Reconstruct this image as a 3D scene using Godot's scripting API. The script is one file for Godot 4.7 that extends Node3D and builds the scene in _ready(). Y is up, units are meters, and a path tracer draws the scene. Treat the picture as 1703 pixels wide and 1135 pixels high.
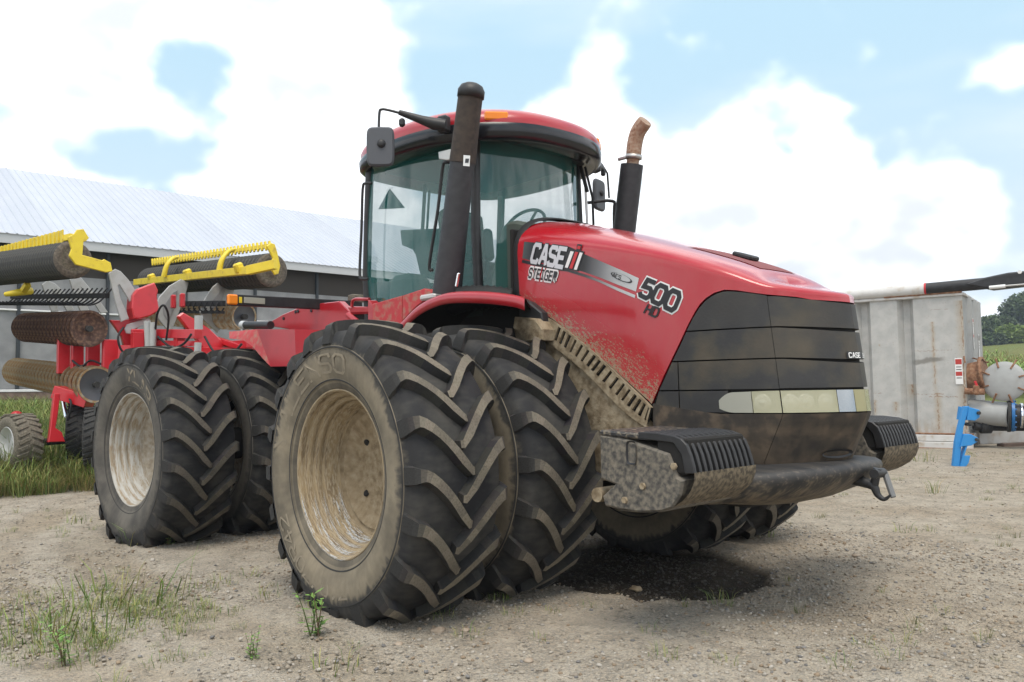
extends Node3D

# ---------------------------------------------------------------- order of the build
func _ready() -> void:
	var cam := Camera3D.new()
	cam.name = "camera"
	cam.transform = Transform3D(Basis(Vector3(0.66895, -0.01442, -0.74317), Vector3(0.05314, 0.99818, 0.02846), Vector3(0.74141, -0.05853, 0.6685)).orthonormalized(), Vector3(4.7896, 1.5124, 5.0045))
	cam.fov = 45.41
	cam.near = 0.05
	cam.far = 2000.0
	add_child(cam)
	cam.make_current()
	var env := Environment.new()
	env.background_mode = Environment.BG_SKY
	env.tonemap_mode = Environment.TONE_MAPPER_LINEAR
	env.tonemap_exposure = 1.62
	env.sdfgi_enabled = true
	env.ssao_enabled = true
	env.ssil_enabled = true
	env.fog_enabled = true
	env.fog_density = 0.0007
	env.fog_light_color = Color(0.86, 0.92, 1.0)
	var sky := Sky.new()
	var pano := PanoramaSkyMaterial.new()
	pano.panorama = ImageTexture.create_from_image(make_sky())
	pano.energy_multiplier = 1.0
	sky.sky_material = pano
	env.sky = sky
	env.background_energy_multiplier = 1.0
	var we := WorldEnvironment.new()
	we.name = "environment"
	we.environment = env
	add_child(we)
	var sun := DirectionalLight3D.new()
	sun.name = "sun"
	sun.light_energy = 0.5
	sun.light_color = Color(1.0, 0.96, 0.9)
	sun.light_angular_distance = 28.0
	sun.shadow_enabled = true
	var to_sun := Vector3(0.42, 1.25, 0.4)
	sun.look_at_from_position(to_sun * 10.0, Vector3.ZERO)
	add_child(sun)
	make_materials()
	make_ground()
	make_barn()
	make_tank()
	make_hill()
	make_tractor()
	make_harrow()
	make_yard_things()
	make_weeds()

# ---------------------------------------------------------------- mesh builder
class MB:
	var st := SurfaceTool.new()
	var g := 0
	var sg := -1
	var col := Color(1, 1, 1)

	func _init() -> void:
		st.begin(Mesh.PRIMITIVE_TRIANGLES)

	func vert(p: Vector3, uv := Vector2.ZERO) -> void:
		st.set_smooth_group(sg)
		st.set_color(col)
		st.set_uv(uv)
		st.add_vertex(p)

	# counter-clockwise seen from outside
	func tri(a: Vector3, b: Vector3, c: Vector3, ua := Vector2.ZERO, ub := Vector2.ZERO, uc := Vector2.ZERO) -> void:
		vert(a, ua)
		vert(c, uc)
		vert(b, ub)

	func quad(a: Vector3, b: Vector3, c: Vector3, d: Vector3) -> void:
		tri(a, b, c)
		tri(a, c, d)

	func smooth() -> void:
		g += 1
		sg = g

	func flat() -> void:
		sg = -1

	# rows of points; normal = (along a row) x (to the next row)
	func grid(rows: Array, flip := false, cols: Array = [], u0 := 0.0, u1 := 1.0, v0 := 0.0, v1 := 1.0) -> void:
		smooth()
		grid_on(rows, flip, cols, u0, u1, v0, v1)

	func grid_on(rows: Array, flip := false, cols: Array = [], u0 := 0.0, u1 := 1.0, v0 := 0.0, v1 := 1.0) -> void:
		var n := rows.size()
		for i in n - 1:
			var r0: PackedVector3Array = rows[i]
			var r1: PackedVector3Array = rows[i + 1]
			var m := r0.size()
			var va := lerpf(v0, v1, float(i) / (n - 1))
			var vb := lerpf(v0, v1, float(i + 1) / (n - 1))
			for j in m - 1:
				var ua := lerpf(u0, u1, float(j) / (m - 1))
				var ub := lerpf(u0, u1, float(j + 1) / (m - 1))
				if cols.size():
					col = cols[i] if not (cols[i] is Array) else cols[i][j]
				if flip:
					tri(r0[j], r1[j], r1[j + 1], Vector2(ua, va), Vector2(ua, vb), Vector2(ub, vb))
					tri(r0[j], r1[j + 1], r0[j + 1], Vector2(ua, va), Vector2(ub, vb), Vector2(ub, va))
				else:
					tri(r0[j], r0[j + 1], r1[j + 1], Vector2(ua, va), Vector2(ub, va), Vector2(ub, vb))
					tri(r0[j], r1[j + 1], r1[j], Vector2(ua, va), Vector2(ub, vb), Vector2(ua, vb))

	# profile of (along, radius) turned about the x axis of xf ... axis = xf.basis.z
	func lathe(prof: Array, n := 24, xf := Transform3D(), v_split := false, cols: Array = []) -> void:
		smooth()
		for k in prof.size() - 1:
			if v_split:
				smooth()
			if cols.size():
				col = cols[k]
			var p: Vector2 = prof[k]
			var q: Vector2 = prof[k + 1]
			for i in n:
				var a0 := TAU * i / n
				var a1 := TAU * (i + 1) / n
				var A := xf * Vector3(cos(a0) * p.y, sin(a0) * p.y, p.x)
				var B := xf * Vector3(cos(a1) * p.y, sin(a1) * p.y, p.x)
				var C := xf * Vector3(cos(a1) * q.y, sin(a1) * q.y, q.x)
				var D := xf * Vector3(cos(a0) * q.y, sin(a0) * q.y, q.x)
				var ua := float(i) / n
				var ub := float(i + 1) / n
				var va := float(k) / (prof.size() - 1)
				var vb := float(k + 1) / (prof.size() - 1)
				if p.y > 1e-5:
					tri(A, B, C if q.y > 1e-5 else C, Vector2(ua, va), Vector2(ub, va), Vector2(ub, vb))
				if q.y > 1e-5:
					tri(A, C, D, Vector2(ua, va), Vector2(ub, vb), Vector2(ua, vb))

	func tube(pts: Array, rad, n := 10, caps := true, squash := 1.0) -> void:
		smooth()
		var up := Vector3.UP
		var rows := []
		var m := pts.size()
		var prev := Vector3.ZERO
		for i in m:
			var t: Vector3 = (pts[mini(i + 1, m - 1)] - pts[maxi(i - 1, 0)]).normalized()
			if i == 0:
				prev = t.cross(Vector3.UP if absf(t.y) < 0.9 else Vector3.RIGHT).normalized()
			else:
				prev = (prev - t * prev.dot(t)).normalized()
			var b := t.cross(prev)
			var r: float = rad[i] if rad is Array else rad
			var row := PackedVector3Array()
			for k in n + 1:
				var a := TAU * k / n
				row.append(pts[i] + prev * cos(a) * r * squash + b * sin(a) * r)
			rows.append(row)
		grid_on(rows)
		if caps:
			smooth()
			for k in n:
				tri(pts[0], rows[0][k + 1], rows[0][k])
			smooth()
			for k in n:
				tri(pts[m - 1], rows[m - 1][k], rows[m - 1][k + 1])

	# box with chamfered edges
	func box(size: Vector3, xf := Transform3D(), bev := 0.006) -> void:
		flat()
		var h := size * 0.5
		var b := minf(bev, minf(h.x, minf(h.y, h.z)) * 0.6)
		var P := {}
		for sx in [-1, 1]:
			for sy in [-1, 1]:
				for sz in [-1, 1]:
					var s := Vector3(sx, sy, sz)
					var c := s * h
					P[[sx, sy, sz, 0]] = xf * (c - Vector3(0, s.y, s.z) * b)
					P[[sx, sy, sz, 1]] = xf * (c - Vector3(s.x, 0, s.z) * b)
					P[[sx, sy, sz, 2]] = xf * (c - Vector3(s.x, s.y, 0) * b)
		for s in [-1, 1]:
			_q(P[[s, -1, -1, 0]], P[[s, 1, -1, 0]], P[[s, 1, 1, 0]], P[[s, -1, 1, 0]], s < 0)
			_q(P[[-1, s, -1, 1]], P[[-1, s, 1, 1]], P[[1, s, 1, 1]], P[[1, s, -1, 1]], s < 0)
			_q(P[[-1, -1, s, 2]], P[[1, -1, s, 2]], P[[1, 1, s, 2]], P[[-1, 1, s, 2]], s < 0)
		for s in [-1, 1]:
			for t in [-1, 1]:
				_q(P[[s, t, -1, 0]], P[[s, t, -1, 1]], P[[s, t, 1, 1]], P[[s, t, 1, 0]], s * t < 0)
				_q(P[[-1, s, t, 1]], P[[-1, s, t, 2]], P[[1, s, t, 2]], P[[1, s, t, 1]], s * t < 0)
				_q(P[[s, -1, t, 2]], P[[s, -1, t, 0]], P[[s, 1, t, 0]], P[[s, 1, t, 2]], s * t < 0)
				for r in [-1, 1]:
					if s * t * r > 0:
						tri(P[[s, t, r, 0]], P[[s, t, r, 1]], P[[s, t, r, 2]])
					else:
						tri(P[[s, t, r, 0]], P[[s, t, r, 2]], P[[s, t, r, 1]])

	func _q(a: Vector3, b: Vector3, c: Vector3, d: Vector3, f: bool) -> void:
		if f:
			quad(a, d, c, b)
		else:
			quad(a, b, c, d)

	func bar(a: Vector3, b: Vector3, w: float, h: float, bev := 0.004, up := Vector3.UP) -> void:
		var z := (b - a).normalized()
		var u := up if absf(z.dot(up)) < 0.97 else Vector3.RIGHT
		var x := u.cross(z).normalized()
		box(Vector3(w, h, a.distance_to(b)), Transform3D(Basis(x, z.cross(x), z), (a + b) * 0.5), bev)

	# polygon (local x, y) pushed along z from z0 to z1, edges chamfered
	func prism(poly: Array, z0: float, z1: float, xf := Transform3D(), bev := 0.004, soft := false) -> void:
		var p := PackedVector2Array(poly)
		if Geometry2D.is_polygon_clockwise(p):
			p.reverse()
		var n := p.size()
		var ins := PackedVector2Array()
		for i in n:
			var d0 := (p[i] - p[(i + n - 1) % n]).normalized()
			var d1 := (p[(i + 1) % n] - p[i]).normalized()
			var n0 := Vector2(-d0.y, d0.x)
			var n1 := Vector2(-d1.y, d1.x)
			var nn := n0 + n1
			if nn.length() < 0.2:
				nn = n0
			nn = nn.normalized()
			ins.append(p[i] + nn * bev / maxf(0.5, nn.dot(n0)))
		var rings := [[ins, z0], [p, z0 + bev], [p, z1 - bev], [ins, z1]]
		flat()
		for k in 3:
			if soft and k == 1:
				smooth()
			else:
				flat()
			var A: PackedVector2Array = rings[k][0]
			var B: PackedVector2Array = rings[k + 1][0]
			for i in n:
				var j := (i + 1) % n
				quad(xf * Vector3(A[i].x, A[i].y, rings[k][1]), xf * Vector3(A[j].x, A[j].y, rings[k][1]), xf * Vector3(B[j].x, B[j].y, rings[k + 1][1]), xf * Vector3(B[i].x, B[i].y, rings[k + 1][1]))
		flat()
		var T := Geometry2D.triangulate_polygon(ins)
		for i in range(0, T.size(), 3):
			var a := ins[T[i]]
			var b := ins[T[i + 1]]
			var c := ins[T[i + 2]]
			if (b - a).cross(c - a) < 0:
				var t := b
				b = c
				c = t
			tri(xf * Vector3(a.x, a.y, z1), xf * Vector3(b.x, b.y, z1), xf * Vector3(c.x, c.y, z1))
			tri(xf * Vector3(a.x, a.y, z0), xf * Vector3(c.x, c.y, z0), xf * Vector3(b.x, b.y, z0))

	func bolt(p: Vector3, n: Vector3, r := 0.012, h := 0.01) -> void:
		var z := n.normalized()
		var x := z.cross(Vector3.UP if absf(z.y) < 0.9 else Vector3.RIGHT).normalized()
		lathe([Vector2(0, r), Vector2(h, r * 0.95), Vector2(h, 0)], 6, Transform3D(Basis(x, z.cross(x), z), p), true)

	func done(mat: Material, mesh: ArrayMesh = null) -> ArrayMesh:
		st.generate_normals()
		st.set_material(mat)
		return st.commit(mesh) if mesh else st.commit()

# ---------------------------------------------------------------- scene helpers
var taken := {}

func numbered(n: String) -> String:
	if not taken.has(n):
		taken[n] = 0
		return n
	taken[n] += 1
	return "%s_%03d" % [n, taken[n]]

func thing(n: String, label: String, category: String, group := "", at := Vector3.ZERO, turn := 0.0) -> Node3D:
	var o := Node3D.new()
	o.name = numbered(n)
	o.position = at
	o.rotation.y = turn
	tag(o, label, category, group)
	add_child(o)
	return o

func tag(o: Node, label: String, category: String, group := "") -> void:
	o.set_meta("label", label)
	o.set_meta("category", category)
	if group:
		o.set_meta("group", group)

func part(n: String, parent: Node, mesh: Mesh, at := Transform3D()) -> MeshInstance3D:
	var o := MeshInstance3D.new()
	o.mesh = mesh
	o.transform = at
	var k := 0
	var nm := n
	while parent.has_node(NodePath(nm)):
		k += 1
		nm = "%s_%03d" % [n, k]
	o.name = nm
	parent.add_child(o, true)
	return o

func setting(n: String, mesh: Mesh, kind := "structure") -> MeshInstance3D:
	var o := MeshInstance3D.new()
	o.name = numbered(n)
	o.mesh = mesh
	o.set_meta("kind", kind)
	add_child(o)
	return o

func v2(a: Array) -> Array:
	return a

func frame_z(z: Vector3, at: Vector3, up := Vector3.UP) -> Transform3D:
	var zz := z.normalized()
	var x := (up if absf(zz.dot(up)) < 0.97 else Vector3.RIGHT).cross(zz).normalized()
	return Transform3D(Basis(x, zz.cross(x), zz), at)

# plane x = const seen from +x: local x = -z world ... polygons given as (z, y)
func frame_x(x: float) -> Transform3D:
	return Transform3D(Basis(Vector3(0, 0, 1), Vector3(0, 1, 0), Vector3(-1, 0, 0)), Vector3(x, 0, 0))

func frame_zc(z: float) -> Transform3D:
	return Transform3D(Basis(), Vector3(0, 0, z))

func cat1(a: float, b: float, c: float, d: float, t: float) -> float:
	return 0.5 * (2.0 * b + (c - a) * t + (2.0 * a - 5.0 * b + 4.0 * c - d) * t * t + (3.0 * b - a - 3.0 * c + d) * t * t * t)

# smooth curve through points
func curve(p: Array, per := 6) -> Array:
	var out := []
	var n := p.size()
	for i in n - 1:
		var a = p[maxi(i - 1, 0)]
		var b = p[i]
		var c = p[i + 1]
		var d = p[mini(i + 2, n - 1)]
		for k in per:
			var t := float(k) / per
			out.append(0.5 * (2.0 * b + (c - a) * t + (2.0 * a - 5.0 * b + 4.0 * c - d) * t * t + (3.0 * b - a - 3.0 * c + d) * t * t * t))
	out.append(p[n - 1])
	return out

# ---------------------------------------------------------------- stroke lettering
const GLYPH := {
	"C": [[1, 0.78, 0.85, 1, 0.15, 1, 0, 0.85, 0, 0.15, 0.15, 0, 0.85, 0, 1, 0.22]],
	"A": [[0, -0.08, 0.42, 1, 0.58, 1, 1, -0.08], [0.3, 0.32, 0.7, 0.32]],
	"S": [[1, 0.8, 0.85, 1, 0.15, 1, 0, 0.85, 0, 0.66, 0.15, 0.53, 0.85, 0.47, 1, 0.34, 1, 0.15, 0.85, 0, 0.15, 0, 0, 0.2]],
	"E": [[1.05, 1, 0, 1, 0, 0, 1.05, 0], [0.16, 0.5, 0.85, 0.5]],
	"I": [[0.12, 1, 0.88, 1], [0.5, 0.88, 0.5, 0.12], [0.12, 0, 0.88, 0]],
	"T": [[-0.05, 1, 1.05, 1], [0.5, 0.88, 0.5, -0.08]],
	"G": [[1, 0.8, 0.85, 1, 0.15, 1, 0, 0.85, 0, 0.15, 0.15, 0, 1, 0, 1, 0.48, 0.55, 0.48]],
	"R": [[0, -0.08, 0, 1, 0.85, 1, 1, 0.88, 1, 0.6, 0.85, 0.46, 0.16, 0.46], [0.55, 0.34, 1, -0.08]],
	"H": [[0, -0.08, 0, 1.08], [1, -0.08, 1, 1.08], [0.16, 0.5, 0.84, 0.5]],
	"D": [[0, 0.14, 0, 1, 0.75, 1, 1, 0.8, 1, 0.2, 0.75, 0, -0.12, 0]],
	"F": [[0, -0.08, 0, 1, 1, 1], [0.16, 0.5, 0.8, 0.5]],
	"5": [[1, 1, 0.12, 1, 0.08, 0.56, 0.75, 0.6, 1, 0.45, 1, 0.16, 0.8, 0, 0.2, 0, 0, 0.16]],
	"0": [[0.5, 1, 0.2, 1, 0, 0.8, 0, 0.2, 0.2, 0, 0.5, 0], [0.5, 0, 0.8, 0, 1, 0.2, 1, 0.8, 0.8, 1, 0.5, 1]],
	"O": [[0.5, 1, 0.2, 1, 0, 0.8, 0, 0.2, 0.2, 0, 0.5, 0], [0.5, 0, 0.8, 0, 1, 0.2, 1, 0.8, 0.8, 1, 0.5, 1]],
	"7": [[-0.05, 1, 1, 1, 0.35, -0.08]],
	"1": [[0.2, 0.75, 0.55, 1, 0.55, -0.08]],
	"4": [[0.7, -0.08, 0.7, 0.2], [0.7, 0.4, 0.7, 1, 0, 0.3, 1.05, 0.3]],
	"2": [[0, 0.75, 0.2, 1, 0.8, 1, 1, 0.8, 1, 0.6, 0, 0, 1.05, 0]],
	"/": [[0.1, -0.1, 0.9, 1.1]],
	"V": [[0, 1.08, 0.5, 0, 1, 1.08]],
	"L": [[0, 1.08, 0, 0, 1, 0]],
	"N": [[0, -0.08, 0, 1.05, 1, -0.05, 1, 1.08]],
	"U": [[0, 1.08, 0, 0.15, 0.15, 0, 0.85, 0, 1, 0.15, 1, 1.08]],
	"X": [[0, 1.08, 1, -0.08], [0.0, -0.08, 0.4, 0.38], [0.62, 0.62, 1, 1.08]],
	"K": [[0, -0.08, 0, 1.08], [1, 1.08, 0.16, 0.5, 1, -0.08]],
	"P": [[0, -0.08, 0, 1, 0.85, 1, 1, 0.85, 1, 0.6, 0.85, 0.46, 0.16, 0.46]],
	"B": [[0.16, 0.5, 0.8, 0.5, 1, 0.36, 1, 0.14, 0.85, 0, 0, 0, 0, 1, 0.8, 1, 0.95, 0.88, 0.95, 0.66, 0.8, 0.55]],
	"M": [[0, -0.08, 0, 1, 0.5, 0.35, 1, 1, 1, -0.08]],
	"W": [[0, 1.08, 0.25, 0, 0.5, 0.7, 0.75, 0, 1, 1.08]],
	"-": [[0.1, 0.5, 0.9, 0.5]],
}

# text as triangles in a unit square (0..1 along, 0..1 up); to(Vector2) -> Vector3
func letters(mb: MB, text: String, th: float, to: Callable, gap := 0.35, aspect := 0.62) -> void:
	var n := text.length()
	var step := 1.0 / (n + (n - 1) * gap)
	for i in n:
		var ch := text[i]
		if not GLYPH.has(ch):
			continue
		for line in GLYPH[ch]:
			var pl := PackedVector2Array()
			for k in range(0, line.size(), 2):
				pl.append(Vector2(line[k] * aspect, line[k + 1]))
			for poly in Geometry2D.offset_polyline(pl, th * 0.5, Geometry2D.JOIN_MITER, Geometry2D.END_BUTT):
				var T := Geometry2D.triangulate_polygon(poly)
				for q in range(0, T.size(), 3):
					var pp := []
					for w in 3:
						var g: Vector2 = poly[T[q + w]]
						pp.append(to.call(Vector2((i * (1.0 + gap) + g.x / aspect) * step, g.y)))
					mb.flat()
					mb.tri(pp[0], pp[1], pp[2])

# ---------------------------------------------------------------- textures and materials
var M := {}

func lin(r: float, g: float, b: float, a := 1.0) -> Color:
	var c := Color(r, g, b).linear_to_srgb()
	c.a = a
	return c

func noise(sd: int, freq: float, oct := 4, type := FastNoiseLite.TYPE_SIMPLEX_SMOOTH) -> FastNoiseLite:
	var f := FastNoiseLite.new()
	f.seed = sd
	f.frequency = freq
	f.noise_type = type
	f.fractal_type = FastNoiseLite.FRACTAL_FBM if oct > 1 else FastNoiseLite.FRACTAL_NONE
	f.fractal_octaves = oct
	return f

func ramp(stops: Array) -> Gradient:
	var g := Gradient.new()
	var o := PackedFloat32Array()
	var c := PackedColorArray()
	for s in stops:
		o.append(s[0])
		c.append(s[1])
	g.offsets = o
	g.colors = c
	return g

func ntex(f: FastNoiseLite, stops: Array, size := 512, normal := 0.0, seam := true) -> NoiseTexture2D:
	var t := NoiseTexture2D.new()
	t.noise = f
	t.width = size
	t.height = size
	t.seamless = seam
	t.generate_mipmaps = false
	if normal > 0.0:
		t.as_normal_map = true
		t.bump_strength = normal
	elif stops.size():
		t.color_ramp = ramp(stops)
	return t

func paint(w: int, h: int, f: Callable, alpha := false) -> ImageTexture:
	var im := Image.create(w, h, false, Image.FORMAT_RGBA8 if alpha else Image.FORMAT_RGB8)
	for y in h:
		for x in w:
			im.set_pixel(x, y, f.call(x, y))
	return ImageTexture.create_from_image(im)

func plain(c: Color, rough := 0.6, metal := 0.0, spec := 0.5) -> StandardMaterial3D:
	var m := StandardMaterial3D.new()
	m.albedo_color = c
	m.roughness = rough
	m.metallic = metal
	m.metallic_specular = spec
	return m

func tri_tex(t: Texture2D, scale: float, rough := 0.7, world := false) -> StandardMaterial3D:
	var m := plain(Color(1, 1, 1), rough)
	m.albedo_texture = t
	m.uv1_triplanar = true
	m.uv1_world_triplanar = world
	m.uv1_scale = Vector3.ONE * scale
	return m

func bumpy(m: StandardMaterial3D, t: Texture2D, k := 1.0) -> StandardMaterial3D:
	m.normal_enabled = true
	m.normal_texture = t
	m.normal_scale = k
	return m

func sm(a: float, b: float, x: float) -> float:
	return smoothstep(a, b, x)

func make_materials() -> void:
	var grime := ntex(noise(11, 0.012, 5), [[0.0, lin(0.8, 0.78, 0.74)], [0.45, lin(0.95, 0.94, 0.92)], [1.0, lin(1, 1, 1)]], 512)
	var bump_fine := ntex(noise(12, 0.06, 4), [], 512, 3.0)
	# reds
	for d in [["red", 0.4, 0.009, 0.018], ["red_harrow", 0.56, 0.016, 0.026]]:
		var m := tri_tex(grime, 0.6, 0.34)
		m.albedo_color = lin(d[1], d[2], d[3])
		m.clearcoat_enabled = true
		m.clearcoat = 0.5
		m.clearcoat_roughness = 0.18
		M[d[0]] = m
	var rd := ntex(noise(13, 0.02, 6), [[0.0, lin(0.3, 0.22, 0.15)], [0.36, lin(0.42, 0.1, 0.075)], [0.55, lin(0.46, 0.03, 0.035)], [1.0, lin(0.5, 0.02, 0.028)]], 512)
	M.red_dusty = tri_tex(rd, 0.9, 0.5)
	M.red_matt = plain(lin(0.2, 0.05, 0.05), 0.75)
	M.hood = hood_material()
	M.black = tri_tex(ntex(noise(14, 0.02, 5), [[0.0, lin(0.012, 0.012, 0.013)], [1.0, lin(0.03, 0.03, 0.032)]], 256), 1.2, 0.5)
	M.black_gloss = plain(lin(0.012, 0.013, 0.016), 0.22)
	M.rubber_seal = plain(lin(0.008, 0.008, 0.009), 0.7)
	M.dark = plain(lin(0.012, 0.011, 0.01), 0.9)
	var gr := ntex(noise(15, 0.009, 6), [[0.0, lin(0.022, 0.022, 0.024)], [0.38, lin(0.03, 0.03, 0.031)], [0.55, lin(0.05, 0.045, 0.035)], [0.75, lin(0.072, 0.059, 0.04)], [1.0, lin(0.09, 0.076, 0.055)]], 512)
	M.grille = bumpy(tri_tex(gr, 0.55, 0.62), ntex(noise(16, 0.35, 2), [], 256, 2.0), 0.08)
	var gl := ntex(noise(17, 0.014, 6), [[0.0, lin(0.018, 0.016, 0.015)], [0.45, lin(0.042, 0.034, 0.026)], [0.6, lin(0.09, 0.066, 0.045)], [1.0, lin(0.15, 0.115, 0.075)]], 512)
	M.grille_low = tri_tex(gl, 0.8, 0.7)
	var mud := ntex(noise(18, 0.02, 6), [[0.0, lin(0.13, 0.095, 0.055)], [0.4, lin(0.25, 0.195, 0.125)], [0.62, lin(0.32, 0.26, 0.175)], [1.0, lin(0.4, 0.335, 0.24)]], 512)
	M.mud = bumpy(tri_tex(mud, 1.1, 0.95), bump_fine, 0.5)
	var spk := ntex(noise(19, 0.016, 7), [[0.0, lin(0.035, 0.034, 0.033)], [0.3, lin(0.08, 0.074, 0.066)], [0.5, lin(0.13, 0.117, 0.097)], [0.7, lin(0.18, 0.158, 0.125)], [1.0, lin(0.24, 0.21, 0.165)]], 1024)
	M.speckle = tri_tex(spk, 1.3, 0.85)
	M.bumper = bumper_material()
	var spk2 := ntex(noise(20, 0.03, 6), [[0.0, lin(0.014, 0.014, 0.016)], [0.5, lin(0.028, 0.028, 0.03)], [0.6, lin(0.12, 0.1, 0.075)], [0.8, lin(0.26, 0.215, 0.15)], [1.0, lin(0.3, 0.25, 0.18)]], 1024)
	M.casting = tri_tex(spk2, 0.7, 0.5)
	var spk3 := ntex(noise(21, 0.03, 6), [[0.0, lin(0.03, 0.026, 0.02)], [0.38, lin(0.075, 0.06, 0.042)], [0.55, lin(0.15, 0.12, 0.08)], [1.0, lin(0.26, 0.21, 0.14)]], 1024)
	M.casting_mud = tri_tex(spk3, 0.8, 0.9)
	# glass
	var gm := plain(Color(0.2, 0.44, 0.42, 0.22), 0.02)
	gm.transparency = BaseMaterial3D.TRANSPARENCY_ALPHA
	gm.metallic_specular = 0.6
	M.glass = gm
	gm.albedo_color = Color(0.17, 0.5, 0.48, 0.36)
	var lens := plain(Color(0.9, 0.89, 0.74, 0.35), 0.16)
	lens.transparency = BaseMaterial3D.TRANSPARENCY_ALPHA
	M.lens = lens
	M.lens_back = plain(lin(0.17, 0.165, 0.12), 0.5, 0.0)
	M.lens_white = plain(lin(0.32, 0.32, 0.27), 0.25)
	M.bowl = plain(lin(0.34, 0.33, 0.28), 0.3, 0.6)
	M.emblem = plain(lin(0.1, 0.09, 0.15), 0.7)
	M.lens_yellow = plain(lin(0.3, 0.28, 0.15), 0.28)
	M.steel_dark = plain(lin(0.2, 0.2, 0.2), 0.5, 0.5)
	M.chrome = plain(lin(0.75, 0.76, 0.78), 0.08, 1.0)
	M.amber = plain(lin(0.85, 0.24, 0.01), 0.2)
	M.amber.emission_enabled = false
	M.steel = tri_tex(grime, 1.0, 0.4)
	M.steel.albedo_color = lin(0.5, 0.5, 0.5)
	M.steel.metallic = 0.7
	M.zinc = plain(lin(0.55, 0.55, 0.54), 0.45, 0.3)
	# stacks
	var br := ntex(noise(22, 0.02, 5), [[0.0, lin(0.02, 0.015, 0.012)], [0.5, lin(0.045, 0.032, 0.024)], [1.0, lin(0.075, 0.055, 0.04)]], 512)
	M.stack_brown = tri_tex(br, 1.4, 0.75)
	M.stack_black = tri_tex(ntex(noise(23, 0.03, 4), [[0.0, lin(0.018, 0.018, 0.021)], [1.0, lin(0.04, 0.04, 0.044)]], 256), 1.5, 0.55)
	var ru := ntex(noise(24, 0.03, 5), [[0.0, lin(0.15, 0.06, 0.03)], [0.45, lin(0.32, 0.2, 0.13)], [1.0, lin(0.45, 0.38, 0.3)]], 256)
	M.tip = tri_tex(ru, 3.0, 0.6)
	M.mirror_back = plain(lin(0.075, 0.08, 0.092), 0.55)
	M.interior = plain(lin(0.014, 0.02, 0.019), 0.8)
	M.interior_light = plain(lin(0.075, 0.092, 0.078), 0.8)
	M.seat = plain(lin(0.06, 0.035, 0.03), 0.85)
	M.white_paint = plain(lin(0.75, 0.75, 0.74), 0.5)
	M.silver = plain(lin(0.55, 0.56, 0.58), 0.35, 0.3)
	M.ink = plain(lin(0.012, 0.012, 0.014), 0.4)
	M.print_red = plain(lin(0.5, 0.02, 0.025), 0.4)
	var pg := plain(Color(1, 1, 1), 0.35, 0.2)
	pg.vertex_color_use_as_albedo = true
	M.print_grad = pg
	# tyres
	M.tyre_front = tyre_material(1, 0.95)
	M.tyre_rear = tyre_material(2, 0.45)
	var lug := tri_tex(ntex(noise(25, 0.05, 5), [[0.0, lin(0.45, 0.42, 0.38)], [0.5, lin(0.85, 0.83, 0.8)], [1.0, lin(1, 1, 1)]], 512), 2.2, 0.85)
	lug.vertex_color_use_as_albedo = true
	M.lug = lug
	M.letter_dust = plain(lin(0.235, 0.2, 0.148), 0.95)
	M.chrome_dull = plain(lin(0.42, 0.43, 0.43), 0.16, 1.0)
	M.rim_mud = rim_material(3, true)
	M.rim_grey = rim_material(4, false)
	M.rim_disc = bumpy(tri_tex(ntex(noise(36, 0.02, 6), [[0.0, lin(0.13, 0.09, 0.052)], [0.45, lin(0.25, 0.19, 0.115)], [1.0, lin(0.36, 0.3, 0.21)]], 512), 1.3, 0.95), bump_fine, 0.8)
	M.rim_disc_grey = tri_tex(ntex(noise(37, 0.02, 6), [[0.0, lin(0.17, 0.12, 0.075)], [0.42, lin(0.3, 0.255, 0.19)], [1.0, lin(0.42, 0.4, 0.36)]], 512), 1.3, 0.8)
	# harrow
	var yl := ntex(noise(26, 0.02, 5), [[0.0, lin(0.52, 0.36, 0.05)], [0.3, lin(0.74, 0.56, 0.03)], [1.0, lin(0.8, 0.62, 0.035)]], 256)
	M.yellow = tri_tex(yl, 1.0, 0.42)
	M.grey_plate = tri_tex(grime, 0.8, 0.5)
	M.grey_plate.albedo_color = lin(0.42, 0.43, 0.43)
	var rb := ntex(noise(27, 0.03, 5), [[0.0, lin(0.022, 0.022, 0.023)], [0.5, lin(0.05, 0.05, 0.048)], [1.0, lin(0.14, 0.125, 0.1)]], 256)
	M.roller = tri_tex(rb, 1.5, 0.9)
	var rs := ntex(noise(28, 0.03, 5), [[0.0, lin(0.035, 0.018, 0.012)], [0.45, lin(0.09, 0.045, 0.03)], [0.7, lin(0.16, 0.09, 0.055)], [1.0, lin(0.25, 0.14, 0.07)]], 256)
	M.disc_rust = tri_tex(rs, 1.6, 0.7)
	var rs2 := ntex(noise(29, 0.03, 5), [[0.0, lin(0.22, 0.11, 0.04)], [0.45, lin(0.36, 0.24, 0.12)], [0.65, lin(0.34, 0.3, 0.22)], [1.0, lin(0.42, 0.4, 0.34)]], 256)
	M.disc_tan = tri_tex(rs2, 1.6, 0.6)
	M.roller_end = tri_tex(ntex(noise(35, 0.04, 5), [[0.0, lin(0.05, 0.04, 0.034)], [0.5, lin(0.12, 0.1, 0.08)], [1.0, lin(0.22, 0.19, 0.15)]], 256), 1.6, 0.8)
	M.disc_face = plain(lin(0.11, 0.115, 0.125), 0.45, 0.3)
	M.tyre_small = tri_tex(ntex(noise(30, 0.05, 4), [[0.0, lin(0.02, 0.02, 0.021)], [1.0, lin(0.06, 0.058, 0.052)]], 256), 2.0, 0.9)
	M.tyre_dusty = tri_tex(ntex(noise(31, 0.05, 5), [[0.0, lin(0.07, 0.062, 0.048)], [1.0, lin(0.24, 0.21, 0.16)]], 256), 2.0, 0.95)
	# foliage
	var lf := plain(Color(1, 1, 1), 0.6)
	lf.vertex_color_use_as_albedo = true
	lf.backlight_enabled = true
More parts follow.
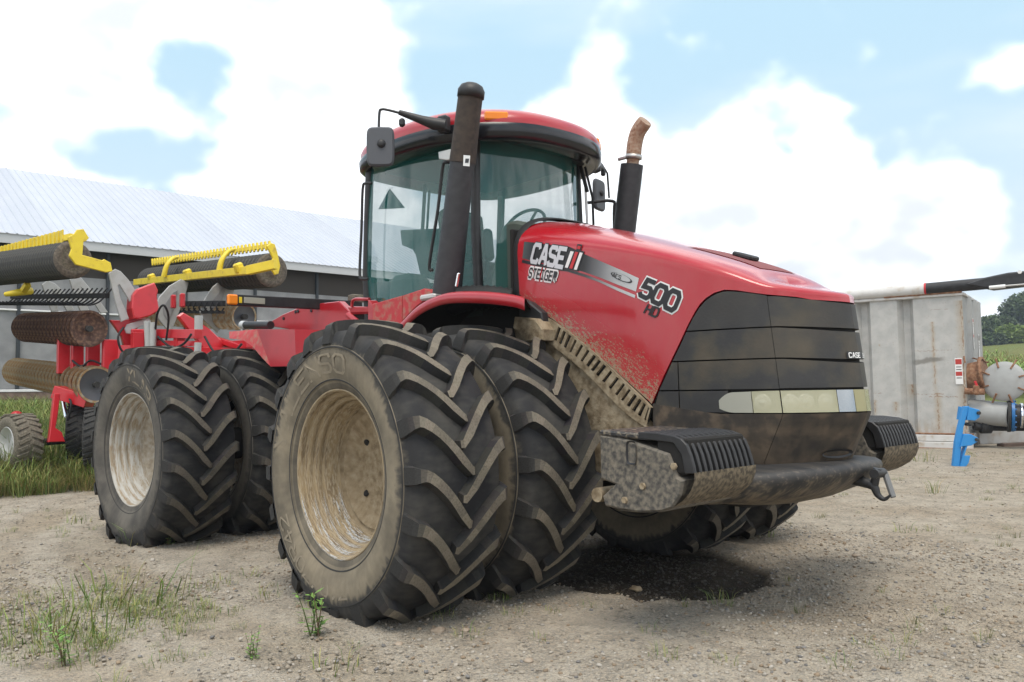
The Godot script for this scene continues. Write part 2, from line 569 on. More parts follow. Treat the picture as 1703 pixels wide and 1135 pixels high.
	lf.backlight = Color(0.25, 0.3, 0.1)
	lf.cull_mode = BaseMaterial3D.CULL_DISABLED
	M.leaf = lf
	M.bark = tri_tex(ntex(noise(32, 0.05, 4), [[0.0, lin(0.05, 0.04, 0.03)], [1.0, lin(0.14, 0.11, 0.085)]], 128), 2.0, 0.95)
	M.pebble = tri_tex(ntex(noise(34, 0.03, 4), [[0.0, lin(0.22, 0.16, 0.11)], [1.0, lin(0.42, 0.36, 0.29)]], 128), 6.0, 0.9)
	var st := tri_tex(ntex(noise(33, 0.1, 3), [[0.0, lin(0.6, 0.6, 0.6)], [1.0, lin(1, 1, 1)]], 128), 8.0, 0.9)
	st.vertex_color_use_as_albedo = true
	M.stone = st

func bumper_material() -> StandardMaterial3D:
	var na := noise(91, 0.02, 5)
	var nb := noise(92, 0.09, 3)
	# across: along the section from the upper back edge to the underside; down: along the bumper
	var tex := paint(256, 512, func(px: int, py: int) -> Color:
		var v := px / 255.0
		var n := na.get_noise_2d(px * 0.6, py * 1.4)
		var n2 := nb.get_noise_2d(px * 0.5 + py * 0.25, py * 1.3)
		var c := Color(0.022, 0.022, 0.024).lerp(Color(0.05, 0.046, 0.042), clampf(0.5 + n, 0.0, 1.0))
		var k := sm(0.42, 0.85, v + n * 0.25 + n2 * 0.22)
		c = c.lerp(Color(0.17, 0.135, 0.09).lerp(Color(0.26, 0.205, 0.135), clampf(0.5 + n2 * 1.2, 0.0, 1.0)), k * 0.8)
		c = c.lerp(Color(0.12, 0.1, 0.08), 0.5 * sm(0.32, 0.5, n2 + n * 0.4) * sm(0.0, 0.3, v))
		return c.linear_to_srgb())
	var m := plain(Color(1, 1, 1), 0.6)
	m.albedo_texture = tex
	return m

func mud_edge(x: float) -> float:
	var p := [[-0.3, 2.35], [0.05, 2.23], [0.35, 2.05], [0.66, 1.91], [1.0, 1.69], [1.39, 1.41], [1.8, 1.1], [3.0, 0.5]]
	for k in p.size() - 1:
		if x < p[k + 1][0]:
			return lerpf(p[k][1], p[k + 1][1], (x - p[k][0]) / (p[k + 1][0] - p[k][0]))
	return 0.5

func hood_material() -> StandardMaterial3D:
	var na := noise(41, 0.012, 5)
	var nb := noise(42, 0.05, 3)
	var nc := noise(43, 0.18, 2)
	var w := 1400
	var h := 875
	var red := Color(0.4, 0.007, 0.016)
	var dirt := Color(0.33, 0.25, 0.165)
	var dirt2 := Color(0.24, 0.18, 0.115)
	# picture spans x from -0.2 to 2.6 m, y from 1.3 to 3.05 m
	var tex := paint(w, h, func(px: int, py: int) -> Color:
		var x := -0.2 + 2.8 * px / w
		var y := 3.05 - 1.75 * py / h
		var edge := mud_edge(x)
		var t := (y - edge) / (0.13 + 0.27 * clampf(x / 1.1, 0.0, 1.2))
		var dens := clampf(1.0 - t, -0.3, 1.2)
		if x > 1.2:
			dens -= (x - 1.2) * 0.7
		# spray thrown up and forwards
		var s := px * 0.78 + py * 0.62
		var q := -px * 0.62 + py * 0.78
		var n := nb.get_noise_2d(s * 0.6, q * 1.8) * 0.75 + nc.get_noise_2d(s * 0.5, q * 1.4) * 0.8 + na.get_noise_2d(px * 0.7, py * 0.7) * 0.45
		var k := sm(0.6, 0.78, n * 0.6 + dens * 0.76)
		var film := clampf(dens, 0.0, 1.0) * 0.07 + 0.015 + 0.03 * na.get_noise_2d(px * 2.0 + 300.0, py)
		var c := red.lerp(dirt, clampf(film, 0.0, 0.3))
		c = c.lerp(dirt.lerp(dirt2, 0.5 + 0.5 * na.get_noise_2d(px * 3.0, py * 3.0)), k)
		return c.linear_to_srgb())
	var rtex := paint(256, 160, func(px: int, py: int) -> Color:
		var x := -0.2 + 2.8 * px / 256.0
		var y := 3.05 - 1.75 * py / 160.0
		var edge := mud_edge(x)
		var r := clampf(0.75 - (y - edge) / 0.5, 0.26, 0.85)
		return Color(r, r, r))
	var m := plain(Color(1, 1, 1), 1.0)
	m.albedo_texture = tex
	m.roughness_texture = rtex
	m.clearcoat_enabled = true
	m.clearcoat = 0.6
	m.clearcoat_roughness = 0.09
	return m

func tyre_material(sd: int, dust: float) -> StandardMaterial3D:
	var na := noise(50 + sd, 0.02, 5)
	var nb := noise(60 + sd, 0.09, 4)
	var dark := Color(0.016, 0.0165, 0.018)
	var beige := Color(0.225, 0.19, 0.135) if dust > 0.7 else Color(0.135, 0.122, 0.102)
	# v along the section: 0 bead (outer side) .. 0.5 crown .. 1 bead (inner side)
	var tex := paint(1024, 384, func(px: int, py: int) -> Color:
		var v := py / 383.0
		var e := minf(v, 1.0 - v)
		var a := px / 1024.0 * TAU
		var n := na.get_noise_3d(cos(a) * 90.0, sin(a) * 90.0, py * 0.6)
		var n2 := nb.get_noise_3d(cos(a) * 160.0, sin(a) * 160.0, py * 0.25)
		var c := dark.lerp(Color(0.06, 0.056, 0.049), clampf(0.25 + n * 0.9 + n2 * 0.5, 0.0, 1.0))
		if e < 0.3:
			var k := sm(0.225, 0.178, e + n2 * 0.035 + n * 0.06)
			k *= 0.82 + n * 0.5
			if e < 0.045:
				k *= 0.55
			c = c.lerp(beige * (0.95 + n2 * 0.14 + n * 0.2), clampf(k, 0.0, 1.0) * (1.0 if dust > 0.7 else 0.8))
		c.a = 1.0
		return c.linear_to_srgb())
	var m := plain(Color(1, 1, 1), 0.82)
	m.albedo_texture = tex
	return m

func rim_material(sd: int, muddy: bool) -> StandardMaterial3D:
	var na := noise(70 + sd, 0.016, 5)
	var nb := noise(80 + sd, 0.07, 4)
	var mud := Color(0.3, 0.225, 0.13)
	var mud2 := Color(0.15, 0.105, 0.06)
	var pale := Color(0.4, 0.345, 0.25)
	var white := Color(0.62, 0.62, 0.6)
	var tex := paint(1024, 256, func(px: int, py: int) -> Color:
		var v := py / 255.0
		var a := px / 1024.0 * TAU
		var n := na.get_noise_3d(cos(a) * 120.0, sin(a) * 120.0, py * 0.7)
		var n2 := nb.get_noise_3d(cos(a) * 120.0, sin(a) * 120.0, py * 0.9)
		var n3 := na.get_noise_3d(cos(a) * 150.0, sin(a) * 150.0, py * 3.2 + 500.0)
		var c := mud.lerp(mud2, clampf(0.3 + n * 1.6, 0.0, 1.0)).lerp(pale, clampf(0.2 + n2 * 1.3, 0.0, 0.8))
		if not muddy:
			c = Color(0.44, 0.43, 0.4).lerp(Color(0.3, 0.255, 0.185), clampf(0.4 + n * 1.6 + (0.2 if v > 0.5 else 0.0), 0.0, 1.0))
			c = c.lerp(Color(0.25, 0.17, 0.1), 0.8 * sm(0.2, 0.45, n2 + n * 0.6 + (0.12 if v > 0.6 else -0.08) + (0.3 if v < 0.12 else 0.0)))
		else:
			# washed paint low on the barrel, away from the road
			var low := sm(0.55, 0.98, cos(a - 4.25)) * sm(0.1, 0.2, v) * sm(0.9, 0.7, v)
			var q := n2 * 0.35 + n3 * 1.9 + low * 0.62
			c = c.lerp(white * 0.8, sm(0.78, 0.9, q) * sm(0.05, 0.3, low))
			c = c.lerp(Color(0.05, 0.06, 0.075), sm(0.15, 0.3, nb.get_noise_2d(px * 1.3, py * 2.5)) * sm(0.55, 0.66, q) * sm(0.05, 0.3, low))
		return c.linear_to_srgb())
	var m := plain(Color(1, 1, 1), 0.9 if muddy else 0.6)
	m.albedo_texture = tex
	return m

# ---------------------------------------------------------------- sky: air and clouds by direction (degrees of azimuth and elevation)
func make_sky() -> Image:
	var w := 2048
	var h := 1024
	var im := Image.create(w, h, false, Image.FORMAT_RGBF)
	im.fill_rect(Rect2i(0, h / 2, w, h / 2), Color(0.3, 0.27, 0.22))
	# azimuth, elevation, half width, half height, strength of each cloud bank
	var banks := [
		[-77, 21, 7.5, 9, 1.0], [-80, 12, 8, 5, 1.0], [-62.5, 22, 6.2, 10, 1.1], [-64, 12, 7, 6, 1.1], [-60, 6, 8, 7, 1.0], [-73, 5, 14, 3.6, 0.95], [-55, 4, 7, 4.5, 0.9],
		[-41, 16, 5.5, 5.2, 1.05], [-46, 10, 6, 7, 1.05], [-38, 9, 7, 7, 1.0], [-33, 13, 4.6, 4.4, 0.95], [-27, 14.5, 3.6, 4.2, 1.0], [-25.5, 17.2, 1.5, 1.6, 0.85], [-30, 7, 8, 6, 1.0], [-22, 9.5, 4.2, 4.4, 0.95],
		[-22, 4, 5, 2.0, 0.75], [-32, 2, 9, 2.5, 0.8], [-17.5, 3.6, 3, 1.6, 0.8], [-14.5, 18.4, 2.0, 1.2, 0.62], [-50, 19.0, 2.6, 1.6, 0.6], [-69, 17, 3, 2.0, 0.6]]
	var fa := noise(101, 0.055, 6)
	var fb := noise(102, 0.02, 5)
	var fc := noise(103, 0.011, 4)
	for y in h / 2:
		var el := 90.0 - 180.0 * (y + 0.5) / h
		var ce := cos(deg_to_rad(el))
		var se := sin(deg_to_rad(el))
		var clear := Color(0.29, 0.44, 0.6).lerp(Color(0.36, 0.52, 0.63), sm(60.0, 24.0, el)).lerp(Color(0.52, 0.61, 0.67), sm(24.0, 0.0, el))
		for x in w:
			var az := fposmod(360.0 * (x + 0.5) / w + 180.0, 360.0) - 180.0
			var ra := deg_to_rad(az)
			var d := Vector3(sin(ra) * ce, se, -cos(ra) * ce) * 100.0
			var near := absf(az + 48.0)
			var f1 := fa.get_noise_3d(d.x, d.y * 1.5, d.z)
			var b := 0.0
			if near < 52.0 and el < 34.0:
				var jx := fb.get_noise_3d(d.x * 1.6, d.y * 2.4, d.z * 1.6) * 5.0
				for k in banks:
					var u: float = (az - k[0] + jx) / k[2]
					var v: float = (el - k[1]) / k[3]
					var q := u * u + v * v
					if q < 6.0:
						b = maxf(b, k[4] * exp(-q * 0.75))
				for k in [[-74.2, 15.2, 4.8, 1.6, 0.5], [-71.4, 20.0, 2.0, 3.2, 0.45], [-69.0, 17.0, 1.4, 2.0, 0.25]]:
					var u: float = (az - k[0] + jx * 0.8) / k[2]
					var v: float = (el - k[1]) / k[3]
					b -= k[4] * exp(-(u * u + v * v))
			var far := sm(0.0, 0.35, fc.get_noise_3d(d.x, d.y * 1.6, d.z) + 0.16)
			b = lerpf(b, far, maxf(sm(36.0, 48.0, near), sm(26.0, 34.0, el)))
			var f2 := fb.get_noise_3d(d.x * 2.2 + 50.0, d.y * 3.4, d.z * 2.2)
			var den := b + f1 * 0.5 + f2 * 0.2
			var f3 := fa.get_noise_3d(d.x * 3.1, d.y * 4.2, d.z * 3.1)
			den += f3 * 0.16
			var al := sm(0.24, 0.68, den)
			al = al * (0.86 + 0.14 * sm(0.6, 0.9, den))
			var shade := sm(0.5, 0.95, den) * sm(-0.12, 0.32, f2 + 0.25 * fc.get_noise_3d(d.x * 2.0, d.y * 6.0, d.z * 2.0) + 0.1 * sm(18.0, 4.0, el))
			var cl := Color(1.12, 1.13, 1.15).lerp(Color(0.545, 0.58, 0.625), shade * 0.9)
			# thin veil
			var veil := 0.4 * sm(-0.15, 0.45, fb.get_noise_3d(d.x * 0.7, d.y * 3.0, d.z * 0.7 + 200.0)) + 0.25 * sm(12.0, 2.0, el)
			var c := clear.lerp(Color(0.68, 0.72, 0.76), veil).lerp(cl, al)
			im.set_pixel(x, y, c)
	return im

# ---------------------------------------------------------------- ground
const PUDDLE_SHADE := [[0.369, 0.703], [0.879, 0.673], [1.155, 0.553], [1.322, 0.233], [1.405, -0.008], [1.52, -0.56], [1.278, -0.864], [1.04, -0.99], [0.521, -1.152], [0.128, -1.067], [-0.5, -0.9], [-0.6, 0.5]]  # outline of the damp patch that also carries painted shade under the nose
var gn1 := noise(201, 0.35, 4)
var gn2 := noise(202, 2.2, 3)
var gn3 := noise(203, 0.08, 3)

func ground_y(x: float, z: float) -> float:
	var y := 0.058 + gn1.get_noise_2d(x, z) * 0.035
	if x < 8.0 and x > -9.0:
		y *= sm(0.0, 0.6, absf(z)) * 0.6 + 0.4
	# bank with the long grass, rising to the barn
	var e := -8.75 + 0.25 * gn1.get_noise_2d(z * 1.2, 7.0) - 0.10 * maxf(0.0, 1.5 - z)
	y += 0.36 * sm(e, e - 1.5, x) + 0.6 * sm(-11.0, -21.0, x) * sm(-60.0, -20.0, z)
	# field and hill behind the tank
	var far := maxf(0.0, -z - 24.0)
	y += (far * 0.014 + far * far * 0.00046) * sm(-140.0, -60.0, x) if far < 140.0 else (1.96 + 9.0 + (far - 140.0) * 0.1) * sm(-140.0, -60.0, x)
	return y

func wet(x: float, z: float) -> float:  # how far a point lies inside the damp, shade-painted patch
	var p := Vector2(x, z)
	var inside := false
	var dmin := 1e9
	var n := PUDDLE_SHADE.size()
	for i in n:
		var a := Vector2(PUDDLE_SHADE[i][0], PUDDLE_SHADE[i][1])
		var b := Vector2(PUDDLE_SHADE[(i + 1) % n][0], PUDDLE_SHADE[(i + 1) % n][1])
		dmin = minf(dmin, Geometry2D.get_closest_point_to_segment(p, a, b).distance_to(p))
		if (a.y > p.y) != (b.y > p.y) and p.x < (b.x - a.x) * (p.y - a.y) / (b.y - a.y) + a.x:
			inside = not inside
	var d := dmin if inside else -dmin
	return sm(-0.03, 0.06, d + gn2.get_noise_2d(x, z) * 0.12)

func make_ground() -> void:
	var xs := PackedFloat32Array()
	var zs := PackedFloat32Array()
	var v := -9.6
	while v < 4.6:
		xs.append(v)
		v += 0.055
	v = -5.0
	while v < 4.6:
		zs.append(v)
		v += 0.055
	var s := 0.06
	while xs[0] > -500.0:
		s = minf(s * 1.12, 30.0)
		xs.insert(0, xs[0] - s)
	s = 0.06
	while xs[xs.size() - 1] < 300.0:
		s = minf(s * 1.15, 40.0)
		xs.append(xs[xs.size() - 1] + s)
	s = 0.06
	while zs[0] > -600.0:
		s = minf(s * 1.09, 25.0)
		zs.insert(0, zs[0] - s)
	s = 0.06
	while zs[zs.size() - 1] < 250.0:
		s = minf(s * 1.15, 40.0)
		zs.append(zs[zs.size() - 1] + s)
	var nx := xs.size()
	var nz := zs.size()
	var P := PackedVector3Array()
	var C := PackedColorArray()
	var U := PackedVector2Array()
	P.resize(nx * nz)
	C.resize(nx * nz)
	U.resize(nx * nz)
	for j in nz:
		for i in nx:
			var x := xs[i]
			var z := zs[j]
			var y := ground_y(x, z)
			var c := Color(0.4, 0.35, 0.28)
			var near := x > -9.6 and x < 4.6 and z > -5.0 and z < 4.6
			var n1 := gn1.get_noise_2d(x * 1.7 + 40.0, z * 1.7)
			var n3 := gn3.get_noise_2d(x, z)
			c = c.lerp(Color(0.35, 0.292, 0.22), clampf(0.25 + n1 * 1.3, 0.0, 0.9))
			c = c.lerp(Color(0.42, 0.375, 0.31), clampf(0.3 + n3 * 1.8, 0.0, 0.7))
			if near:
				y += gn2.get_noise_2d(x * 2.6, z * 2.6) * 0.006 + gn2.get_noise_2d(x * 0.8, z * 0.8) * 0.012
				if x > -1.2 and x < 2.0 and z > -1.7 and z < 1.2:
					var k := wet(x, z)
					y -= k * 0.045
					c = c.lerp(Color(0.03, 0.024, 0.019) * (1.0 + 0.5 * gn2.get_noise_2d(x * 3.0, z * 3.0)), k * 0.93)  # oily soil plus deep shade under the tractor, both put into the colour
			# wheel ruts that curve past the tractor's near side
			if near:
				var rr := Vector2(x + 1.0, z + 9.0).length()
				for q in [11.9, 12.75, 14.3, 15.1]:
					var dd := absf(rr - q + gn1.get_noise_2d(x * 0.5, z * 0.5) * 0.25)
					var kk := sm(0.32, 0.18, dd) * (0.4 + 0.6 * sm(-0.2, 0.3, gn1.get_noise_2d(x * 0.9 + 60.0, z * 0.9)))
					y -= kk * 0.018 + kk * 0.008 * sin(atan2(z + 9.0, x + 1.0) * 150.0)
					c = c.lerp(Color(0.3, 0.24, 0.165), kk * 0.5)
			# turf on the bank and beyond
			var e := -8.75 + 0.25 * gn1.get_noise_2d(z * 1.2, 7.0) - 0.10 * maxf(0.0, 1.5 - z)
			var turf := sm(e + 0.1, e - 0.5, x) * sm(-11.0, -7.0, z)
			var field := sm(-31.0, -37.0, z + n3 * 4.0)
			c = c.lerp(Color(0.085, 0.1, 0.035), clampf(turf, 0.0, 1.0)).lerp(Color(0.17, 0.205, 0.055).lerp(Color(0.21, 0.2, 0.07), clampf(0.5 + n3 * 2.0, 0.0, 1.0)), field)
			var id := j * nx + i
			P[id] = Vector3(x, y, z)
			C[id] = c
			U[id] = Vector2(x, z) * 0.45
	var N := PackedVector3Array()
	N.resize(nx * nz)
	for j in nz:
		for i in nx:
			var a := P[j * nx + mini(i + 1, nx - 1)] - P[j * nx + maxi(i - 1, 0)]
			var b := P[mini(j + 1, nz - 1) * nx + i] - P[maxi(j - 1, 0) * nx + i]
			N[j * nx + i] = b.cross(a).normalized()
	var I := PackedInt32Array()
	for j in nz - 1:
		for i in nx - 1:
			var a := j * nx + i
			I.append_array([a, a + 1, a + nx + 1, a, a + nx + 1, a + nx])
	var arr := []
	arr.resize(Mesh.ARRAY_MAX)
	arr[Mesh.ARRAY_VERTEX] = P
	arr[Mesh.ARRAY_NORMAL] = N
	arr[Mesh.ARRAY_COLOR] = C
	arr[Mesh.ARRAY_TEX_UV] = U
	arr[Mesh.ARRAY_INDEX] = I
	var m := ArrayMesh.new()
	m.add_surface_from_arrays(Mesh.PRIMITIVE_TRIANGLES, arr)
	# fine grit: grains of several sizes
	var cells := noise(211, 0.09, 1, FastNoiseLite.TYPE_CELLULAR)
	cells.cellular_return_type = FastNoiseLite.RETURN_CELL_VALUE
	cells.cellular_jitter = 1.0
	var img := cells.get_seamless_image(1024, 1024)
	var cells2 := noise(212, 0.19, 1, FastNoiseLite.TYPE_CELLULAR)
	cells2.cellular_return_type = FastNoiseLite.RETURN_CELL_VALUE
	var img2 := cells2.get_seamless_image(1024, 1024)
	var soft := noise(213, 0.006, 5).get_seamless_image(1024, 1024)
	var out := Image.create(1024, 1024, false, Image.FORMAT_RGB8)
	for y in 1024:
		for x in 1024:
			var a := img.get_pixel(x, y).r
			var b := img2.get_pixel(x, y).r
			var c := soft.get_pixel(x, y).r
			var k := 0.80 + (b - 0.5) * 0.3 + (c - 0.5) * 0.35
			if a > 0.8:
				k += (a - 0.8) * 1.2
			elif a < 0.13:
				k -= (0.13 - a) * 2.2
			var warm := (b - 0.5) * 0.08
			out.set_pixel(x, y, Color(k * (1.0 + warm), k, k * (1.0 - warm)).clamp().linear_to_srgb())
	var bump := noise(214, 0.11, 4)
	var mt := plain(Color(1, 1, 1), 0.96, 0.0, 0.25)
	mt.vertex_color_use_as_albedo = true
	mt.albedo_texture = ImageTexture.create_from_image(out)
	mt.normal_enabled = true
	mt.normal_texture = ntex(bump, [], 1024, 5.0)
	mt.normal_scale = 1.2
	m.surface_set_material(0, mt)
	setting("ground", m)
	# loose stones lying on the yard
	var rng := RandomNumberGenerator.new()
	rng.seed = 77
	for kind in 2:
		var mb := MB.new()
		var pts := []
		for k in 10:
			pts.append(Vector3(rng.randf_range(-1, 1), rng.randf_range(-0.8, 0.8), rng.randf_range(-1, 1)).normalized() * rng.randf_range(0.8, 1.0))
		var rows := []
		for a in 5:
			var row := PackedVector3Array()
			for b in 8:
				var th := PI * a / 4.0
				var ph := TAU * (b % 7) / 7.0
				var q := Vector3(sin(th) * cos(ph), cos(th) * 0.55, sin(th) * sin(ph))
				q *= 0.85 + 0.35 * gn2.get_noise_3d(q.x * 0.4 + kind * 9.0, q.y * 0.4, q.z * 0.4)
				row.append(q)
			rows.append(row)
		mb.grid(rows, true)
		var mm := MultiMesh.new()
		mm.transform_format = MultiMesh.TRANSFORM_3D
		mm.use_colors = true
		mm.mesh = mb.done(M.stone)
		var xf := []
		var cols := []
		for k in 36000:
			var x := rng.randf_range(-9.0, 4.2)
			var z := rng.randf_range(-14.0, 4.4)
			if rng.randf() < 0.62:
				x = rng.randf_range(-3.5, 3.6)
				z = rng.randf_range(-3.0, 4.0)
			var patch := gn1.get_noise_2d(x * 1.1 + 90.0, z * 1.1)
			if patch < rng.randf_range(-0.5, 0.25):
				continue
			if x < -8.3 and z > -6.0:
				continue
			var sz := 0.004 + 0.015 * pow(rng.randf(), 3.0)
			if rng.randf() < 0.006:
				sz = rng.randf_range(0.014, 0.024)
			var y := ground_y(x, z) + gn2.get_noise_2d(x * 2.6, z * 2.6) * 0.006 + gn2.get_noise_2d(x * 0.8, z * 0.8) * 0.012
			var dark := 1.0
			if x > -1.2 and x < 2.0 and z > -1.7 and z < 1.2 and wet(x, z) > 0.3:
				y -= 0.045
				dark = 0.22  # stones tinted down to go with the damp and painted shade
			var b := Basis.from_euler(Vector3(rng.randf_range(-0.4, 0.4), rng.randf() * TAU, rng.randf_range(-0.4, 0.4))).scaled(Vector3.ONE * sz)
			xf.append(Transform3D(b, Vector3(x, y + sz * 0.2, z)))
			var t := rng.randf()
			var c := Color(0.36, 0.31, 0.245).lerp(Color(0.52, 0.48, 0.42), t * t)
			if rng.randf() < 0.16:
				c = Color(0.33, 0.25, 0.17)
			elif rng.randf() < 0.1:
				c = Color(0.24, 0.23, 0.22)
			cols.append(c * dark * rng.randf_range(0.75, 1.1))
		mm.instance_count = xf.size()
		for k in xf.size():
			mm.set_instance_transform(k, xf[k])
			mm.set_instance_color(k, cols[k])
		var mi := MultiMeshInstance3D.new()
		mi.name = ["gravel", "loose_stones"][kind]
		mi.multimesh = mm
		mi.set_meta("kind", "stuff")
		mi.set_meta("label", ["fine gravel scattered over the tan dirt yard", "larger loose stones strewn across the tan yard"][kind])
		add_child(mi)

# ---------------------------------------------------------------- hill, corn and trees far behind the tank
func make_hill() -> void:
	var rng := RandomNumberGenerator.new()
	rng.seed = 5
	# one corn plant
	var mb := MB.new()
	mb.flat()
	for k in 7:
		var a := k * 2.4
		var d := Vector3(cos(a), 0, sin(a))
		var s := Vector3(-d.z, 0, d.x) * 0.05
		var y0 := 0.3 + 0.24 * k
		mb.col = Color(0.13, 0.24, 0.035).lerp(Color(0.21, 0.31, 0.06), k / 7.0)
		var p0 := Vector3(0, y0, 0)
		var p1 := d * 0.3 + Vector3(0, y0 + 0.3, 0)
		var p2 := d * 0.62 + Vector3(0, y0 + 0.12, 0)
		mb.quad(p0 - s, p0 + s, p1 + s, p1 - s)
		mb.tri(p1 - s, p1 + s, p2)
	mb.col = Color(0.26, 0.24, 0.09)
	for k in 3:
		var a := k * 2.1
		mb.tri(Vector3(-0.03, 1.9, 0), Vector3(0.03, 1.9, 0), Vector3(cos(a) * 0.15, 2.3, sin(a) * 0.15))
	mb.col = Color(0.1, 0.16, 0.04)
	mb.quad(Vector3(-0.02, 0, 0), Vector3(0.02, 0, 0), Vector3(0.015, 1.95, 0), Vector3(-0.015, 1.95, 0))
	var mm := MultiMesh.new()
	mm.transform_format = MultiMesh.TRANSFORM_3D
	mm.mesh = mb.done(M.leaf)
	var xf := []
	for row in 26:
		var z := -46.0 - row * 0.8
		var n := 160
		for k in n:
			var x := -62.0 + (z + 46.0) * 0.12 + k * 0.55 + rng.randf_range(-0.1, 0.1)
			if x > 26.0:
				break
			var s := rng.randf_range(0.8, 1.1)
			xf.append(Transform3D(Basis(Vector3.UP, rng.randf() * TAU).scaled(Vector3(s, s, s)), Vector3(x, ground_y(x, z), z + rng.randf_range(-0.1, 0.1))))
	mm.instance_count = xf.size()
	for k in xf.size():
		mm.set_instance_transform(k, xf[k])
	var mi := MultiMeshInstance3D.new()
	mi.name = "corn_field"
	mi.multimesh = mm
	mi.set_meta("kind", "stuff")
	mi.set_meta("label", "green corn crop growing on the slope behind the tank")
	add_child(mi)
	var spots := [
		# x, z, height of the top above the yard, width, kind, label
		[-40.9, -152.6, 15.62, 8.1, 1, "dark conifer rising behind the boom on the wooded hill"],
		[-39.2, -136.8, 11.26, 5.7, 0, "round grey green tree nearest the tank on the hill edge"],
		[-35.5, -132.2, 9.50, 4.0, 2, "bright yellow green bush in front of the dark trees"],
		[-37.9, -152.9, 15.98, 9.2, 0, "broad dark green tree at the frame edge behind the boom"],
		[-34.0, -132.4, 8.52, 4.6, 2, "low pale green bush at the foot of the wooded hill"],
		[-37.9, -129.6, 8.30, 4.0, 0, "low dark shrub along the top of the corn"],
		[-33.8, -153.0, 15.20, 10.0, 0, "large leafy tree farthest along the hill"],
		[-51.9, -154.9, 19.56, 3.8, 1, "distant conifer tip showing just above the black boom"],
		[-43.5, -141.1, 10.18, 5.9, 0, "tree mostly hidden behind the tank corner"]]
	for s in spots:
		var t := thing("conifer_tree" if s[4] == 1 else "broadleaf_tree" if s[4] == 0 else "bush", s[5], "tree" if s[4] < 2 else "bush", "trees on the hill", Vector3(s[0], ground_y(s[0], s[1]) - 0.2, s[1]))
		tree(t, s[2] - ground_y(s[0], s[1]) + 0.2, s[3], s[4], int(s[2] * 10.0) + int(-s[0]))

func tree(t: Node3D, h: float, w: float, kind: int, sd: int) -> void:
	var rng := RandomNumberGenerator.new()
	rng.seed = sd
	var tr := MB.new()
	tr.tube([Vector3.ZERO, Vector3(0.1, h * 0.4, 0), Vector3(0, h * 0.85, 0.1)], [h * 0.028, h * 0.02, h * 0.005], 8)
	for k in 6:
		var a := k * 2.4
		var y := h * (0.25 + 0.09 * k)
		tr.tube([Vector3(0, y, 0), Vector3(cos(a) * w * 0.2, y + h * 0.08, sin(a) * w * 0.2), Vector3(cos(a) * w * 0.38, y + h * 0.13, sin(a) * w * 0.38)], [h * 0.011, h * 0.007, h * 0.003], 5)
	part("trunk", t, tr.done(M.bark))
	var mb := MB.new()
	mb.flat()
	var base: Color = [Color(0.055, 0.085, 0.028), Color(0.035, 0.062, 0.03), Color(0.13, 0.18, 0.035)][kind]
	var lobes := []
	if kind == 1:
		for k in 30:
			var f := k / 30.0
			for q in 7:
				var a := rng.randf() * TAU
				var r := w * 0.5 * (1.0 - f) * rng.randf_range(0.55, 1.0) + 0.15
				lobes.append([Vector3(cos(a) * r * 0.7, h * (0.12 + 0.86 * f) - r * 0.1, sin(a) * r * 0.7), Vector3(r * 0.55 + 0.2, h * 0.025, r * 0.55 + 0.2)])
	else:
		for k in 34:
			var a := rng.randf() * TAU
			var e := rng.randf_range(-0.4, 1.0)
			var rr := sqrt(1.0 - minf(e * e, 1.0)) * w * 0.42
			lobes.append([Vector3(cos(a) * rr, h * 0.56 + e * h * 0.36, sin(a) * rr), Vector3.ONE * w * rng.randf_range(0.13, 0.22)])
	for l in lobes:
		var tint := rng.randf_range(0.65, 1.35)
		for k in 260:
			var d := Vector3(rng.randfn(), rng.randfn(), rng.randfn()).normalized() * pow(rng.randf(), 0.4)
			var p: Vector3 = l[0] + d * l[1]
			var a := Vector3(rng.randfn(), rng.randfn(), rng.randfn()).normalized()
			var b := a.cross(Vector3(rng.randfn(), rng.randfn(), rng.randfn())).normalized()
			var s := rng.randf_range(0.16, 0.36)
			mb.col = base * (tint * rng.randf_range(0.75, 1.25))
			mb.tri(p - a * s, p + a * s, p + b * s * 1.6)
	part("crown", t, mb.done(M.leaf))

# ---------------------------------------------------------------- tractor
# axes: x forwards, y up, z to its right; front axle above the origin
const HUB := 0.97
const HP := [[0.05, 0.66], [0.7, 0.665], [1.3, 0.65], [1.8, 0.59], [2.1, 0.5], [2.22, 0.4], [2.345, 0.22], [2.42, 0.0]]
const HOFF := [[0.9, -0.12], [1.05, -0.05], [1.33, 0.08], [1.7, 0.04], [2.05, 0.0], [3.0, 0.0]]
# height at which the side turns into the top, and the height of the ridge above it
const HTOP := [[2.6, 2.9], [2.52, 2.735], [2.4, 2.535], [2.235, 2.345], [2.115, 2.195], [2.085, 2.155], [2.062, 2.125], [2.05, 2.105]]

func hood_xz(u: float) -> Vector2:
	var n := HP.size() - 1
	u = clampf(u, 0.0, n)
	var i := mini(int(u), n - 1)
	var t := u - i
	var q := []
	for k in [i - 1, i, i + 1, i + 2]:
		if k < 0:
			q.append(Vector2(2.0 * HP[0][0] - HP[1][0], 2.0 * HP[0][1] - HP[1][1]))
		elif k > n:
			q.append(Vector2(HP[n - 1][0], -HP[n - 1][1]))
		else:
			q.append(Vector2(HP[k][0], HP[k][1]))
	return Vector2(cat1(q[0].x, q[1].x, q[2].x, q[3].x, t), cat1(q[0].y, q[1].y, q[2].y, q[3].y, t))

func hood_off(y: float) -> float:
	if y <= HOFF[0][0]:
		return HOFF[0][1]
	for k in HOFF.size() - 1:
		if y < HOFF[k + 1][0]:
			return lerpf(HOFF[k][1], HOFF[k + 1][1], (y - HOFF[k][0]) / (HOFF[k + 1][0] - HOFF[k][0]))
	return 0.0

